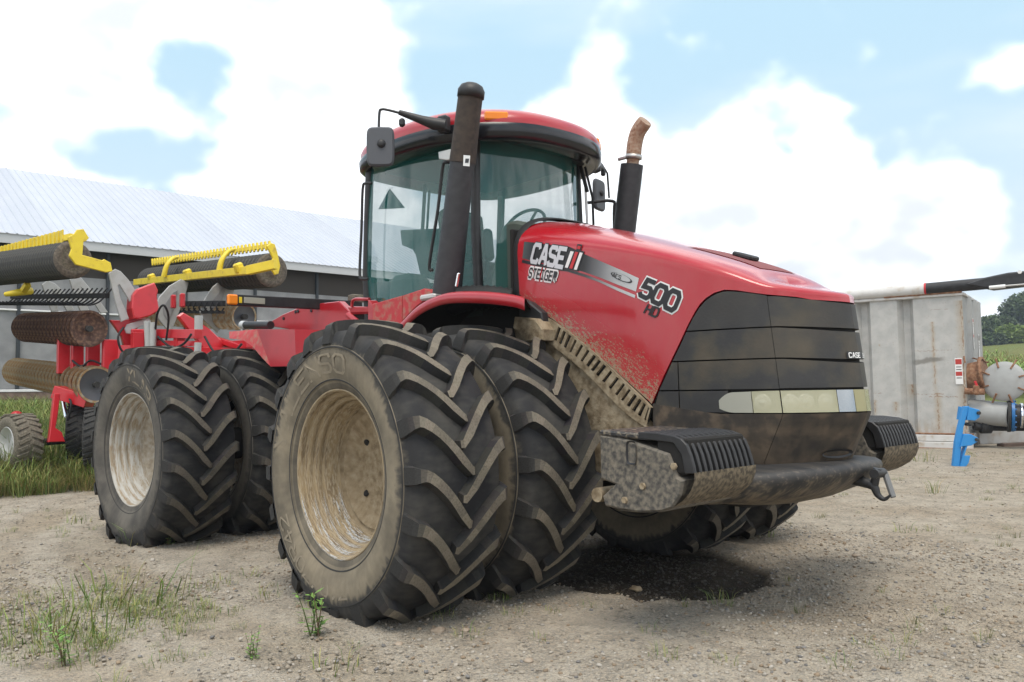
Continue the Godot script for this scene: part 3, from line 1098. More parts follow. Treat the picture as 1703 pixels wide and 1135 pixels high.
# point of the engine cover: u 0..7 on the right side, 7..14 mirrored on the left; out = proud of the surface
func hood(u: float, y: float, out := 0.0) -> Vector3:
	var s := 1.0
	if u > 7.0:
		u = 14.0 - u
		s = -1.0
	var p := hood_xz(u)
	var k := clampf((u - 2.0) / 2.0, 0.0, 1.0)
	p.x += hood_off(y) * k * k * (3.0 - 2.0 * k)
	if out != 0.0:
		var a := hood_xz(u - 0.05)
		var b := hood_xz(u + 0.05)
		if u > 6.95:
			b = Vector2(a.x, -a.y)
		var d := (b - a).normalized()
		p += Vector2(-d.y, d.x) * out
	return Vector3(p.x, y, p.y * s)

func side_u(x: float, y: float) -> float:
	var a := 0.0
	var b := 5.0
	for k in 30:
		var m := (a + b) * 0.5
		if hood(m, y).x < x:
			a = m
		else:
			b = m
	return (a + b) * 0.5

func top_at(u: float) -> Vector2:
	var i := mini(int(u), 6)
	var t := clampf(u, 0.0, 7.0) - i
	var q := []
	for k in [i - 1, i, i + 1, i + 2]:
		var h = HTOP[clampi(k, 0, 7)]
		q.append(h)
	return Vector2(cat1(q[0][0], q[1][0], q[2][0], q[3][0], t), cat1(q[0][1], q[1][1], q[2][1], q[3][1], t))

# surface patch between two curves of (u, y)
func hood_patch(mb: MB, lo: Array, hi: Array, rows: int, out := 0.0, mirror := false, edge := 0.0) -> void:
	var R := []
	for i in rows + 1:
		var row := PackedVector3Array()
		for j in lo.size():
			var q: Vector2 = lo[j].lerp(hi[j], float(i) / rows)
			var p := hood(q.x, q.y, out)
			if mirror:
				p.z = -p.z
			row.append(p)
		R.append(row)
	mb.grid(R, mirror)
	if edge > 0.0:
		var ring := []
		for j in lo.size():
			ring.append(lo[j])
		for i in range(1, rows + 1):
			ring.append(lo[-1].lerp(hi[-1], float(i) / rows))
		for j in range(hi.size() - 2, -1, -1):
			ring.append(hi[j])
		for i in range(rows - 1, -1, -1):
			ring.append(lo[0].lerp(hi[0], float(i) / rows))
		var ra := PackedVector3Array()
		var rb := PackedVector3Array()
		var rc := PackedVector3Array()
		for q in ring:
			var a := hood(q.x, q.y, out)
			var b := hood(q.x, q.y, out - edge)
			if mirror:
				a.z = -a.z
				b.z = -b.z
			ra.append(a)
			rb.append(b)
		mb.grid([rb, ra], mirror)

func lerp_path(p: Array, n: int) -> Array:
	var out := []
	for i in n:
		var f := float(i) / (n - 1) * (p.size() - 1)
		var k := mini(int(f), p.size() - 2)
		out.append(p[k].lerp(p[k + 1], f - k))
	return out

func make_tractor() -> void:
	var T := thing("tractor", "large red articulated tractor on eight lugged tyres, bonnet facing right", "tractor")
	make_wheels(T)
	make_frame(T)
	make_hood(T)
	make_front(T)
	make_cab(T)
	make_rear_body(T)

# ---------------------------------------------------------------- wheels
func lug_at(side: int, phi0: float, u: float, r: float) -> Vector3:
	var a := phi0 + 0.31 * (1.0 - pow(1.0 - clampf(u, 0.0, 1.0), 1.35))
	return Vector3(cos(a) * r, sin(a) * r, side * (0.31 * u - 0.012))

func tyre_mesh(carc: Material, phase: float, dusty: float, soft: float) -> ArrayMesh:
	var mb := MB.new()
	# section: (along axle, radius), outer bead to inner bead
	var half := [[0.27, 0.545], [0.295, 0.562], [0.308, 0.6], [0.328, 0.64], [0.345, 0.7], [0.352, 0.76], [0.35, 0.82], [0.338, 0.872], [0.322, 0.91], [0.295, 0.94], [0.2, 0.957], [0.1, 0.964]]
	var sec := []
	for q in half:
		sec.append(Vector2(q[0], q[1]))
	sec.append(Vector2(0, 0.966))
	for k in range(half.size() - 1, -1, -1):
		sec.append(Vector2(-half[k][0], half[k][1]))
	# v runs with the length of the section
	var L := [0.0]
	for k in range(1, sec.size()):
		L.append(L[k - 1] + sec[k].distance_to(sec[k - 1]))
	var n := 96
	mb.smooth()
	for k in sec.size() - 1:
		for i in n:
			var q := []
			for c in [[0, 0], [1, 0], [1, 1], [0, 1]]:
				var a: float = TAU * (i + c[0]) / n
				var s: Vector2 = sec[k + c[1]]
				q.append([squash(Vector3(cos(a) * s.y, sin(a) * s.y, s.x), soft), Vector2(float(i + c[0]) / n, L[k + c[1]] / L[-1])])
			mb.tri(q[0][0], q[1][0], q[2][0], q[0][1], q[1][1], q[2][1])
			mb.tri(q[0][0], q[2][0], q[3][0], q[0][1], q[2][1], q[3][1])
	# a moulded ring line on each sidewall
	for s in [-1, 1]:
		mb.lathe([Vector2(s * 0.3485, 0.825), Vector2(s * 0.356, 0.836), Vector2(s * 0.3435, 0.846)], n, Transform3D(), false)
		mb.lathe([Vector2(s * 0.318, 0.612), Vector2(s * 0.325, 0.62), Vector2(s * 0.322, 0.63)], n, Transform3D(), false)
	var mesh := mb.done(carc)
	var lb := MB.new()
	var rng := RandomNumberGenerator.new()
	rng.seed = int(phase * 1000.0) + 3
	for side in [-1, 1]:
		for k in 20:
			var phi := phase + TAU * (k + (0.5 if side < 0 else 0.0)) / 20.0
			lug(lb, side, phi, dusty, soft, rng)
	return lb.done(M.lug, mesh)

func squash(p: Vector3, soft: float) -> Vector3:
	var low := sm(-0.45, -1.0, p.y)
	if p.y < -0.912:
		p.y = -0.912 + (p.y + 0.912) * 0.1
	p.z *= 1.0 + soft * low
	return p

func lug(mb: MB, side: int, phi: float, dusty: float, soft: float, rng: RandomNumberGenerator) -> void:
	# stations: (u along tread, top radius, foot radius, half width of top)
	var st := [[-0.1, 1.018, 0.964, 0.022], [-0.04, 1.025, 0.963, 0.026], [0.15, 1.026, 0.962, 0.0255], [0.3, 1.026, 0.96, 0.0255], [0.45, 1.025, 0.957, 0.0255], [0.6, 1.022, 0.953, 0.026], [0.75, 1.018, 0.947, 0.028], [0.9, 1.012, 0.938, 0.031], [1.0, 1.005, 0.925, 0.035], [1.045, 0.985, 0.912, 0.04], [1.08, 0.945, 0.893, 0.046], [1.1, 0.9, 0.873, 0.05], [1.115, 0.858, 0.853, 0.05]]
	var tops_a := PackedVector3Array()
	var tops_b := PackedVector3Array()
	var foot_a := PackedVector3Array()
	var foot_b := PackedVector3Array()
	var ctop := []
	for i in st.size():
		var s = st[i]
		var p := lug_at(side, phi, s[0], s[1])
		var f := lug_at(side, phi, s[0], s[2])
		if s[0] > 1.0:
			var hz := [0.322, 0.334, 0.345, 0.352][i - 9] as float
			p.z = side * (hz + 0.004)
			f.z = side * (hz - 0.012)
		# direction along the lug, to set its width square to it
		var u0 := clampf(s[0] - 0.05, -0.2, 0.95)
		var d := (lug_at(side, phi, u0 + 0.1, 1.0) - lug_at(side, phi, u0, 1.0)).normalized()
		if s[0] > 1.0:
			d = Vector3(0, 0, side) if false else (lug_at(side, phi, 1.0, 1.0) - lug_at(side, phi, 0.9, 1.0)).normalized()
		var rad := Vector3(p.x, p.y, 0).normalized()
		var w := rad.cross(d).normalized()
		if s[0] > 1.0:
			w = rad.cross(Vector3(0, 0, side)).normalized()
		var jit := 1.0 + rng.randf_range(-0.05, 0.05)
		var hw: float = s[3] * jit
		tops_a.append(squash(p + w * hw, soft))
		tops_b.append(squash(p - w * hw, soft))
		var fw := 1.45 if s[0] < 1.0 else 1.25
		foot_a.append(squash(f + w * hw * fw, soft))
		foot_b.append(squash(f - w * hw * fw, soft))
		var k := dusty * (1.0 if s[0] <= 0.92 else maxf(0.0, 1.0 - (s[0] - 0.92) * 7.5))
		ctop.append(Color(0.03, 0.03, 0.031).lerp(Color(0.23, 0.203, 0.158), k * rng.randf_range(0.6, 1.0)))
	var side_c := []
	for i in st.size():
		side_c.append(Color(0.022, 0.022, 0.023).lerp(Color(0.085, 0.077, 0.062), rng.randf() * 0.35))
	var fl := side > 0
	mb.smooth()
	for i in st.size() - 1:
		mb.col = ctop[i]
		_strip(mb, tops_b, tops_a, i, fl)
	mb.smooth()
	for i in st.size() - 1:
		mb.col = side_c[i]
		_strip(mb, tops_a, foot_a, i, fl)
	mb.smooth()
	for i in st.size() - 1:
		mb.col = side_c[i]
		_strip(mb, foot_b, tops_b, i, fl)
	mb.flat()
	mb.col = side_c[0]
	if fl:
		mb.quad(tops_b[0], tops_a[0], foot_a[0], foot_b[0])
	else:
		mb.quad(tops_a[0], tops_b[0], foot_b[0], foot_a[0])

func _strip(mb: MB, a: PackedVector3Array, b: PackedVector3Array, i: int, fl: bool) -> void:
	if fl:
		mb.quad(a[i], b[i], b[i + 1], a[i + 1])
	else:
		mb.quad(a[i], a[i + 1], b[i + 1], b[i])

func rim_mesh(mat: Material, disc: Material) -> ArrayMesh:
	var mb := MB.new()
	var db := MB.new()
	# outer flange at +z, stepped barrel, dished disc far inside
	for q in [[[0.255, 0.548], [0.286, 0.562], [0.296, 0.558], [0.295, 0.548], [0.272, 0.54], [0.25, 0.538]], [[0.25, 0.538], [0.238, 0.53], [0.232, 0.517], [0.206, 0.512], [0.196, 0.514], [0.186, 0.505]], [[0.186, 0.505], [0.178, 0.49], [0.17, 0.483], [0.15, 0.484], [0.138, 0.488], [0.13, 0.477]], [[0.13, 0.477], [0.12, 0.468], [0.06, 0.452], [0.035, 0.444], [0.022, 0.436]], [[0.022, 0.436], [0.004, 0.424], [-0.004, 0.41], [0.002, 0.4], [0.016, 0.393]], [[0.016, 0.393], [0.012, 0.38], [-0.03, 0.31], [-0.045, 0.24], [-0.05, 0.18], [-0.05, 0.0]]]:
		var pr := []
		for v in q:
			pr.append(Vector2(v[0], v[1]))
		(mb if q[0][0] > 0.1 else db).lathe(pr, 72)
	# back half of the barrel
	mb.lathe([Vector2(-0.06, 0.476), Vector2(-0.2, 0.5), Vector2(-0.27, 0.535), Vector2(-0.295, 0.556)], 64)
	return db.done(disc, mb.done(mat))

func rim_holes() -> ArrayMesh:
	var mb := MB.new()
	for k in 1:
		var a := 3.905
		mb.lathe([Vector2(0.0, 0.024), Vector2(0.003, 0.024), Vector2(0.003, 0.0)], 14, frame_z(Vector3(-cos(a) * 0.55, -sin(a) * 0.55, 1.0), Vector3(cos(a) * 0.25, sin(a) * 0.25, -0.04)))
	return mb.done(M.dark)

func ring_text(text: String, a0: float, a1: float, r0: float, r1: float, th: float) -> ArrayMesh:
	var mb := MB.new()
	letters(mb, text, th, func(q: Vector2) -> Vector3:
		var a := lerpf(a0, a1, q.x)
		var r := lerpf(r0, r1, q.y)
		var z := 0.0
		for s in [[0.308, 0.6], [0.328, 0.64], [0.345, 0.7], [0.352, 0.76], [0.35, 0.82], [0.338, 0.872]]:
			if s[1] <= r:
				z = s[0]
		z = lerpf(0.328, 0.352, sm(0.64, 0.76, r))
		return Vector3(cos(a) * r, sin(a) * r, z + 0.006), 0.3, 0.66)
	return mb.done(M.letter_dust)

func make_wheels(T: Node3D) -> void:
	var tf := tyre_mesh(M.tyre_front, 0.06, 0.95, 0.02)
	var tr := tyre_mesh(M.tyre_rear, 0.19, 0.55, 0.07)
	var rm := rim_mesh(M.rim_mud, M.rim_disc)
	var rg := rim_mesh(M.rim_grey, M.rim_disc_grey)
	var holes := rim_holes()
	var stem := MB.new()
	stem.box(Vector3(0.03, 0.06, 0.05), Transform3D(Basis(Vector3(0, 0, 1), 0.3), Vector3(0.49, 0.2, 0.22)), 0.006)
	var stem_m := stem.done(M.white_paint)
	var rear := Transform3D(Basis(Vector3.UP, 0.0783), Vector3(-1.955, 0, 0))
	for e in 2:
		for z in [1.955, 1.065, -1.065, -1.955]:
			var w := Node3D.new()
			w.name = "wheel" if not T.has_node("wheel") else "wheel_%03d" % (e * 4 + [1.955, 1.065, -1.065, -1.955].find(z))
			var xf := Transform3D(Basis(), Vector3(0, HUB, z))
			if e == 1:
				xf = rear * Transform3D(Basis(), Vector3(-1.955, HUB, z))
			w.transform = xf
			T.add_child(w)
			part("tyre", w, tf if e == 0 else tr)
			var turn := Transform3D(Basis(Vector3.UP, 0.0 if (z > 1.5 or (z < 0.0 and z > -1.5)) else PI), Vector3.ZERO)
			part("rim", w, rm if e == 0 else rg, turn)
			for hk in 4:
				part("rim_hole", w, holes, turn * Transform3D(Basis(Vector3(0, 0, 1), TAU * hk / 4.0), Vector3.ZERO))
			if z > 1.5:
				part("valve_stem", w, stem_m)
				if e == 0:
					part("sidewall_lettering", w, ring_text("VALENSO", 2.95, 1.32, 0.672, 0.79, 0.14))
					part("sidewall_lettering", w, ring_text("710/70R42", 3.52, 4.5 + 0.35, 0.79, 0.7, 0.15) if false else ring_text("710/70R42", 5.0, 3.62, 0.7, 0.79, 0.15))
				else:
					part("sidewall_lettering", w, ring_text("XLAR", 1.52, 0.72, 0.68, 0.79, 0.17))

# ---------------------------------------------------------------- axles, frame, tanks below
func make_frame(T: Node3D) -> void:
	var mb := MB.new()
	mb.tube([Vector3(0, HUB, -1.7), Vector3(0, HUB, 1.7)], 0.17, 20)
	mb.tube([Vector3(0, HUB, -0.4), Vector3(0, HUB, 0.4)], 0.33, 20)
	part("front_axle", T, mb.done(M.dark))
	var r := MB.new()
	var rear := Transform3D(Basis(Vector3.UP, 0.0783), Vector3(-1.955, 0, 0))
	r.tube([rear * Vector3(-1.955, HUB, -1.7), rear * Vector3(-1.955, HUB, 1.7)], 0.17, 20)
	r.tube([rear * Vector3(-1.955, HUB, -0.4), rear * Vector3(-1.955, HUB, 0.4)], 0.33, 20)
	part("rear_axle", T, r.done(M.dark))
	var f := MB.new()
	f.box(Vector3(3.4, 0.62, 0.9), Transform3D(Basis(), Vector3(0.25, 1.05, 0)), 0.03)
	f.box(Vector3(1.7, 0.55, 1.0), Transform3D(Basis(), Vector3(-0.6, 1.75, 0)), 0.03)
	f.box(Vector3(1.2, 0.9, 1.0), Transform3D(Basis(), Vector3(0.75, 1.62, 0)), 0.03)
	f.bar(Vector3(-1.2, 1.0, 0), Vector3(-2.4, 1.0, 0), 0.5, 0.5, 0.05)
	part("front_frame", T, f.done(M.dark))
	var q := MB.new()
	q.box(Vector3(2.7, 0.75, 0.95), rear * Transform3D(Basis(), Vector3(-1.65, 1.2, 0)), 0.03)
	part("rear_frame", T, q.done(M.dark))
	# muddy inner guard behind the front wheels, below the vents
	var g := MB.new()
	g.prism([Vector2(0.079, 2.113), Vector2(0.339, 1.931), Vector2(0.827, 1.655), Vector2(1.128, 1.427), Vector2(1.32, 1.238), Vector2(1.404, 1.201), Vector2(0.899, 1.13), Vector2(0.891, 0.855), Vector2(0.33, 1.541), Vector2(0.045, 1.853)], 0.56, 0.655, Transform3D(), 0.008)
	part("inner_guard", T, g.done(M.mud))
	var g2 := MB.new()
	g2.prism([Vector2(0.079, 2.113), Vector2(0.339, 1.931), Vector2(0.827, 1.655), Vector2(1.128, 1.427), Vector2(1.32, 1.238), Vector2(1.404, 1.201), Vector2(0.899, 1.13), Vector2(0.891, 0.855), Vector2(0.33, 1.541), Vector2(0.045, 1.853)], -0.655, -0.56, Transform3D(), 0.008)
	part("inner_guard", T, g2.done(M.mud))
	# hoses and a mud-caked bracket between guard and fender
	var h := MB.new()
	h.prism([Vector2(0.153, 2.068), Vector2(0.387, 2.037), Vector2(0.469, 1.95), Vector2(0.461, 1.87), Vector2(0.176, 1.858), Vector2(0.131, 1.986)], 0.66, 0.8, Transform3D(), 0.012)
	part("step_bracket", T, h.done(M.mud))
	var k := MB.new()
	k.prism([Vector2(0.141, 2.221), Vector2(0.262, 2.173), Vector2(0.393, 2.084), Vector2(0.422, 1.936), Vector2(0.345, 2.014), Vector2(0.137, 2.057)], 0.665, 0.74, Transform3D(), 0.01)
	part("mud_flap", T, k.done(M.black))

# ---------------------------------------------------------------- engine cover
func make_hood(T: Node3D) -> void:
	# lower edge: along the arch to the tip, up the grille edge and round the nose
	var lo_px: Array = [Vector2(0.028, 2.257), Vector2(0.197, 2.185), Vector2(0.452, 2.082), Vector2(0.678, 2.002), Vector2(0.889, 1.917), Vector2(1.123, 1.821), Vector2(1.35, 1.725), Vector2(1.528, 1.645), Vector2(1.702, 1.567), Vector2(1.832, 1.509), Vector2(1.945, 1.459), Vector2(2.022, 1.427), Vector2(2.081, 1.398), Vector2(2.153, 1.475), Vector2(2.26, 1.585), Vector2(2.382, 1.699), Vector2(2.498, 1.803), Vector2(2.618, 1.909), Vector2(2.723, 1.988), Vector2(2.811, 2.04), Vector2(2.918, 2.079), Vector2(3.048, 2.105), Vector2(3.227, 2.119), Vector2(3.452, 2.109), Vector2(3.794, 2.087), Vector2(4.192, 2.07), Vector2(4.774, 2.061), Vector2(5.28, 2.052)]
	lo_px.append(Vector2(5.7, 2.035))
	lo_px.append(Vector2(6.2, 2.03))
	lo_px.append(Vector2(6.6, 2.027))
	lo_px.append(Vector2(7.0, 2.025))
	var hi := []
	var n := lo_px.size()
	for i in n:
		# upper edge keeps pace without running backwards
		var f := float(i) / (n - 1)
		var u: float = lo_px[i].x
		if i < 26:
			u = lerpf(0.0, lo_px[25].x, pow(i / 25.0, 1.15))
		hi.append(Vector2(u, top_at(u).x))
	for mir in [false, true]:
		var mb := MB.new()
		var rows := 14
		var R := []
		for i in rows + 1:
			var row := PackedVector3Array()
			for j in n:
				var q: Vector2 = lo_px[j].lerp(hi[j], float(i) / rows)
				var p := hood(q.x, q.y)
				if mir:
					p.z = -p.z
				row.append(p)
			R.append(row)
		# top from the shoulder to the ridge
		for i in range(1, 13):
			var th := PI / 2.0 * i / 12.0
			var fh := 1.0 - pow(cos(th), 0.72) if i < 12 else 1.0
			var fv := pow(sin(th), 0.8)
			var row := PackedVector3Array()
			for j in n:
				var u: float = hi[j].x
				var tp := top_at(u)
				var a := hood(u, tp.x)
				var sx := a.x if u < 3.5 else lerpf(hood(3.5, 2.2).x, 2.2, (u - 3.5) / 3.5)
				sx = lerpf(a.x, sx, sm(3.0, 4.0, u))
				var p := Vector3(lerpf(a.x, sx, fh), lerpf(tp.x, tp.y, fv), lerpf(a.z, 0.0, fh))
				if mir:
					p.z = -p.z
				row.append(p)
			R.append(row)
		mb.smooth()
		# texture coordinates straight from the side
		for i in R.size() - 1:
			for j in n - 1:
				var q := [R[i][j], R[i][j + 1], R[i + 1][j + 1], R[i + 1][j]]
				var uv := []
				for p in q:
					uv.append(Vector2((p.x + 0.2) / 2.8, (3.05 - p.y) / 1.75))
				if mir:
					mb.tri(q[0], q[2], q[1], uv[0], uv[2], uv[1])
					mb.tri(q[0], q[3], q[2], uv[0], uv[3], uv[2])
				else:
					mb.tri(q[0], q[1], q[2], uv[0], uv[1], uv[2])
					mb.tri(q[0], q[2], q[3], uv[0], uv[2], uv[3])
		# turned-in lower edge
		var e0 := PackedVector3Array()
		var e1 := PackedVector3Array()
		for j in n:
			e0.append(R[0][j])
			var p := hood(lo_px[j].x, lo_px[j].y, -0.02)
			if mir:
				p.z = -p.z
			e1.append(p)
		mb.grid([e1, e0], mir, [], 0.1, 0.1, 0.1, 0.1)
		part("bonnet", T, mb.done(M.hood))
	# black seal and bulkhead behind the bonnet
	var s := MB.new()
	var ra := []
	for k in 3:
		var row := PackedVector3Array()
		for i in 25:
			var v := i / 24.0
			var p := Vector3.ZERO
			if v < 0.4:
				p = Vector3(0.05, lerpf(2.2, 2.6, v / 0.4), 0.66)
			else:
				var th := (v - 0.4) / 0.6 * PI / 2.0
				p = Vector3(0.05, 2.6 + 0.33 * pow(sin(th), 0.8), 0.66 * pow(cos(th), 0.72))
			p.y += 0.012 if k == 1 else -0.01
			p.z *= 1.015 if k == 1 else 0.98
			p.x += [0.03, -0.02, -0.06][k]
			row.append(p)
		ra.append(row)
	for mir in [false, true]:
		var R2 := []
		for row in ra:
			var rr := PackedVector3Array()
			for p in row:
				rr.append(Vector3(p.x, p.y, -p.z if mir else p.z))
			R2.append(rr)
		s.grid(R2, mir)
	part("bonnet_seal", T, s.done(M.rubber_seal))
	var bh := MB.new()
	bh.box(Vector3(0.04, 0.62, 1.22), Transform3D(Basis(), Vector3(-0.08, 2.5, 0)), 0.01)
	part("bulkhead", T, bh.done(M.dark))
	# raised top vent and its black knob
	var tv := MB.new()
	var vr := []
	for i in 7:
		var row := PackedVector3Array()
		for j in 13:
			var f := j / 12.0
			var x := 1.42 + 0.52 * f
			var z := lerpf(-0.3, 0.3, i / 6.0) * (1.0 - 0.25 * f)
			row.append(Vector3(x, top_y(x, z) + 0.004, z))
		vr.append(row)
	tv.grid(vr, true)
	part("top_grille", T, tv.done(M.red_matt))
	var kn := MB.new()
	kn.box(Vector3(0.16, 0.035, 0.12), Transform3D(Basis(Vector3(0, 0, 1), -0.35), Vector3(1.66, top_y(1.66, 0.0) + 0.02, -0.05)), 0.012)
	part("bonnet_catch", T, kn.done(M.black))
	make_vents(T)
	make_decals(T)

# height of the bonnet top over a point of its plan
func top_y(x: float, z: float) -> float:
	var u := side_u(x, 2.2)
	var tp := top_at(u)
	var a := hood(u, tp.x)
	var th := acos(pow(clampf(absf(z) / a.z, 0.0, 1.0), 1.0 / 0.72))
	return lerpf(tp.x, tp.y, pow(sin(th), 0.8))

func make_vents(T: Node3D) -> void:
	# slotted strip that follows the arch
	var up: Array = curve([Vector2(0.374, 2.056), Vector2(0.527, 1.981), Vector2(0.678, 1.887), Vector2(0.853, 1.77), Vector2(0.992, 1.667), Vector2(1.152, 1.542), Vector2(1.28, 1.443), Vector2(1.36, 1.376)], 6)
	var dn: Array = curve([Vector2(0.312, 1.899), Vector2(0.447, 1.828), Vector2(0.583, 1.746), Vector2(0.732, 1.649), Vector2(0.864, 1.551), Vector2(1.029, 1.419), Vector2(1.172, 1.317), Vector2(1.315, 1.239)], 6)
	for s in [1, -1]:
		var mb := MB.new()
		var n := 120
		var U := lerp_path(up, n + 1)
		var D := lerp_path(dn, n + 1)
		mb.smooth()
		var z: float = 0.676 * s
		for i in n:
			var t := float(i) / n
			var slot := t > 0.1 and t < 0.97 and fposmod((t - 0.1) * 19.5, 1.0) > 0.6
			for q in [[0.0, 0.1], [0.1, 0.7], [0.7, 1.0]]:
				if slot and q[0] > 0.05 and q[0] < 0.5:
					continue
				var c := [U[i].lerp(D[i], q[0]), U[i].lerp(D[i], q[1]), U[i + 1].lerp(D[i + 1], q[1]), U[i + 1].lerp(D[i + 1], q[0])]
				var v := []
				for w in c:
					v.append(Vector3(w.x, w.y, z))
				if s > 0:
					mb.quad(v[0], v[1], v[2], v[3])
				else:
					mb.quad(v[0], v[3], v[2], v[1])
		# slot walls
		mb.flat()
		for i in n + 1:
			var t := float(i) / n
			var a := t > 0.1 and t < 0.97 and fposmod((t - 0.1) * 19.5, 1.0) > 0.6
			var t2 := float(i - 1) / n
			var b := t2 > 0.1 and t2 < 0.97 and fposmod((t2 - 0.1) * 19.5, 1.0) > 0.6
			if a != b:
				var p: Vector2 = U[i].lerp(D[i], 0.1)
				var q: Vector2 = U[i].lerp(D[i], 0.7)
				mb.quad(Vector3(p.x, p.y, z), Vector3(q.x, q.y, z), Vector3(q.x, q.y, z - s * 0.02), Vector3(p.x, p.y, z - s * 0.02))
		# turned edge and centre crease
		for E in [U, D]:
			var a := PackedVector3Array()
			var b := PackedVector3Array()
			for w in E:
				a.append(Vector3(w.x, w.y, z))
				b.append(Vector3(w.x, w.y - 0.004, z - s * 0.03))
			mb.grid([a, b], s > 0)
		part("vent_strip", T, mb.done(M.mud))
		var bk := MB.new()
		bk.flat()
		for i in n:
			var c := [U[i].lerp(D[i], 0.06), U[i].lerp(D[i], 0.74), U[i + 1].lerp(D[i + 1], 0.74), U[i + 1].lerp(D[i + 1], 0.06)]
			bk.quad(Vector3(c[0].x, c[0].y, z - s * 0.021), Vector3(c[1].x, c[1].y, z - s * 0.021), Vector3(c[2].x, c[2].y, z - s * 0.021), Vector3(c[3].x, c[3].y, z - s * 0.021))
		part("vent_backing", T, bk.done(M.dark))

# bilinear block of lettering given by its corners (x, y) on the right side of the bonnet
func on_side(q: Vector2, out: float) -> Vector3:
	var u := side_u(q.x, q.y)
	return hood(u, q.y, out)

func block(c: Array, out: float) -> Callable:
	return func(q: Vector2) -> Vector3:
		var t: Vector2 = c[0].lerp(c[1], q.x)
		var b: Vector2 = c[3].lerp(c[2], q.x)
		return on_side(b.lerp(t, q.y), out)

func side_poly(mb: MB, p: Array, out: float) -> void:
	var pp := PackedVector2Array(p)
	var T := Geometry2D.triangulate_polygon(pp)
	mb.flat()
	for i in range(0, T.size(), 3):
		mb.tri(on_side(pp[T[i]], out), on_side(pp[T[i + 1]], out), on_side(pp[T[i + 2]], out))

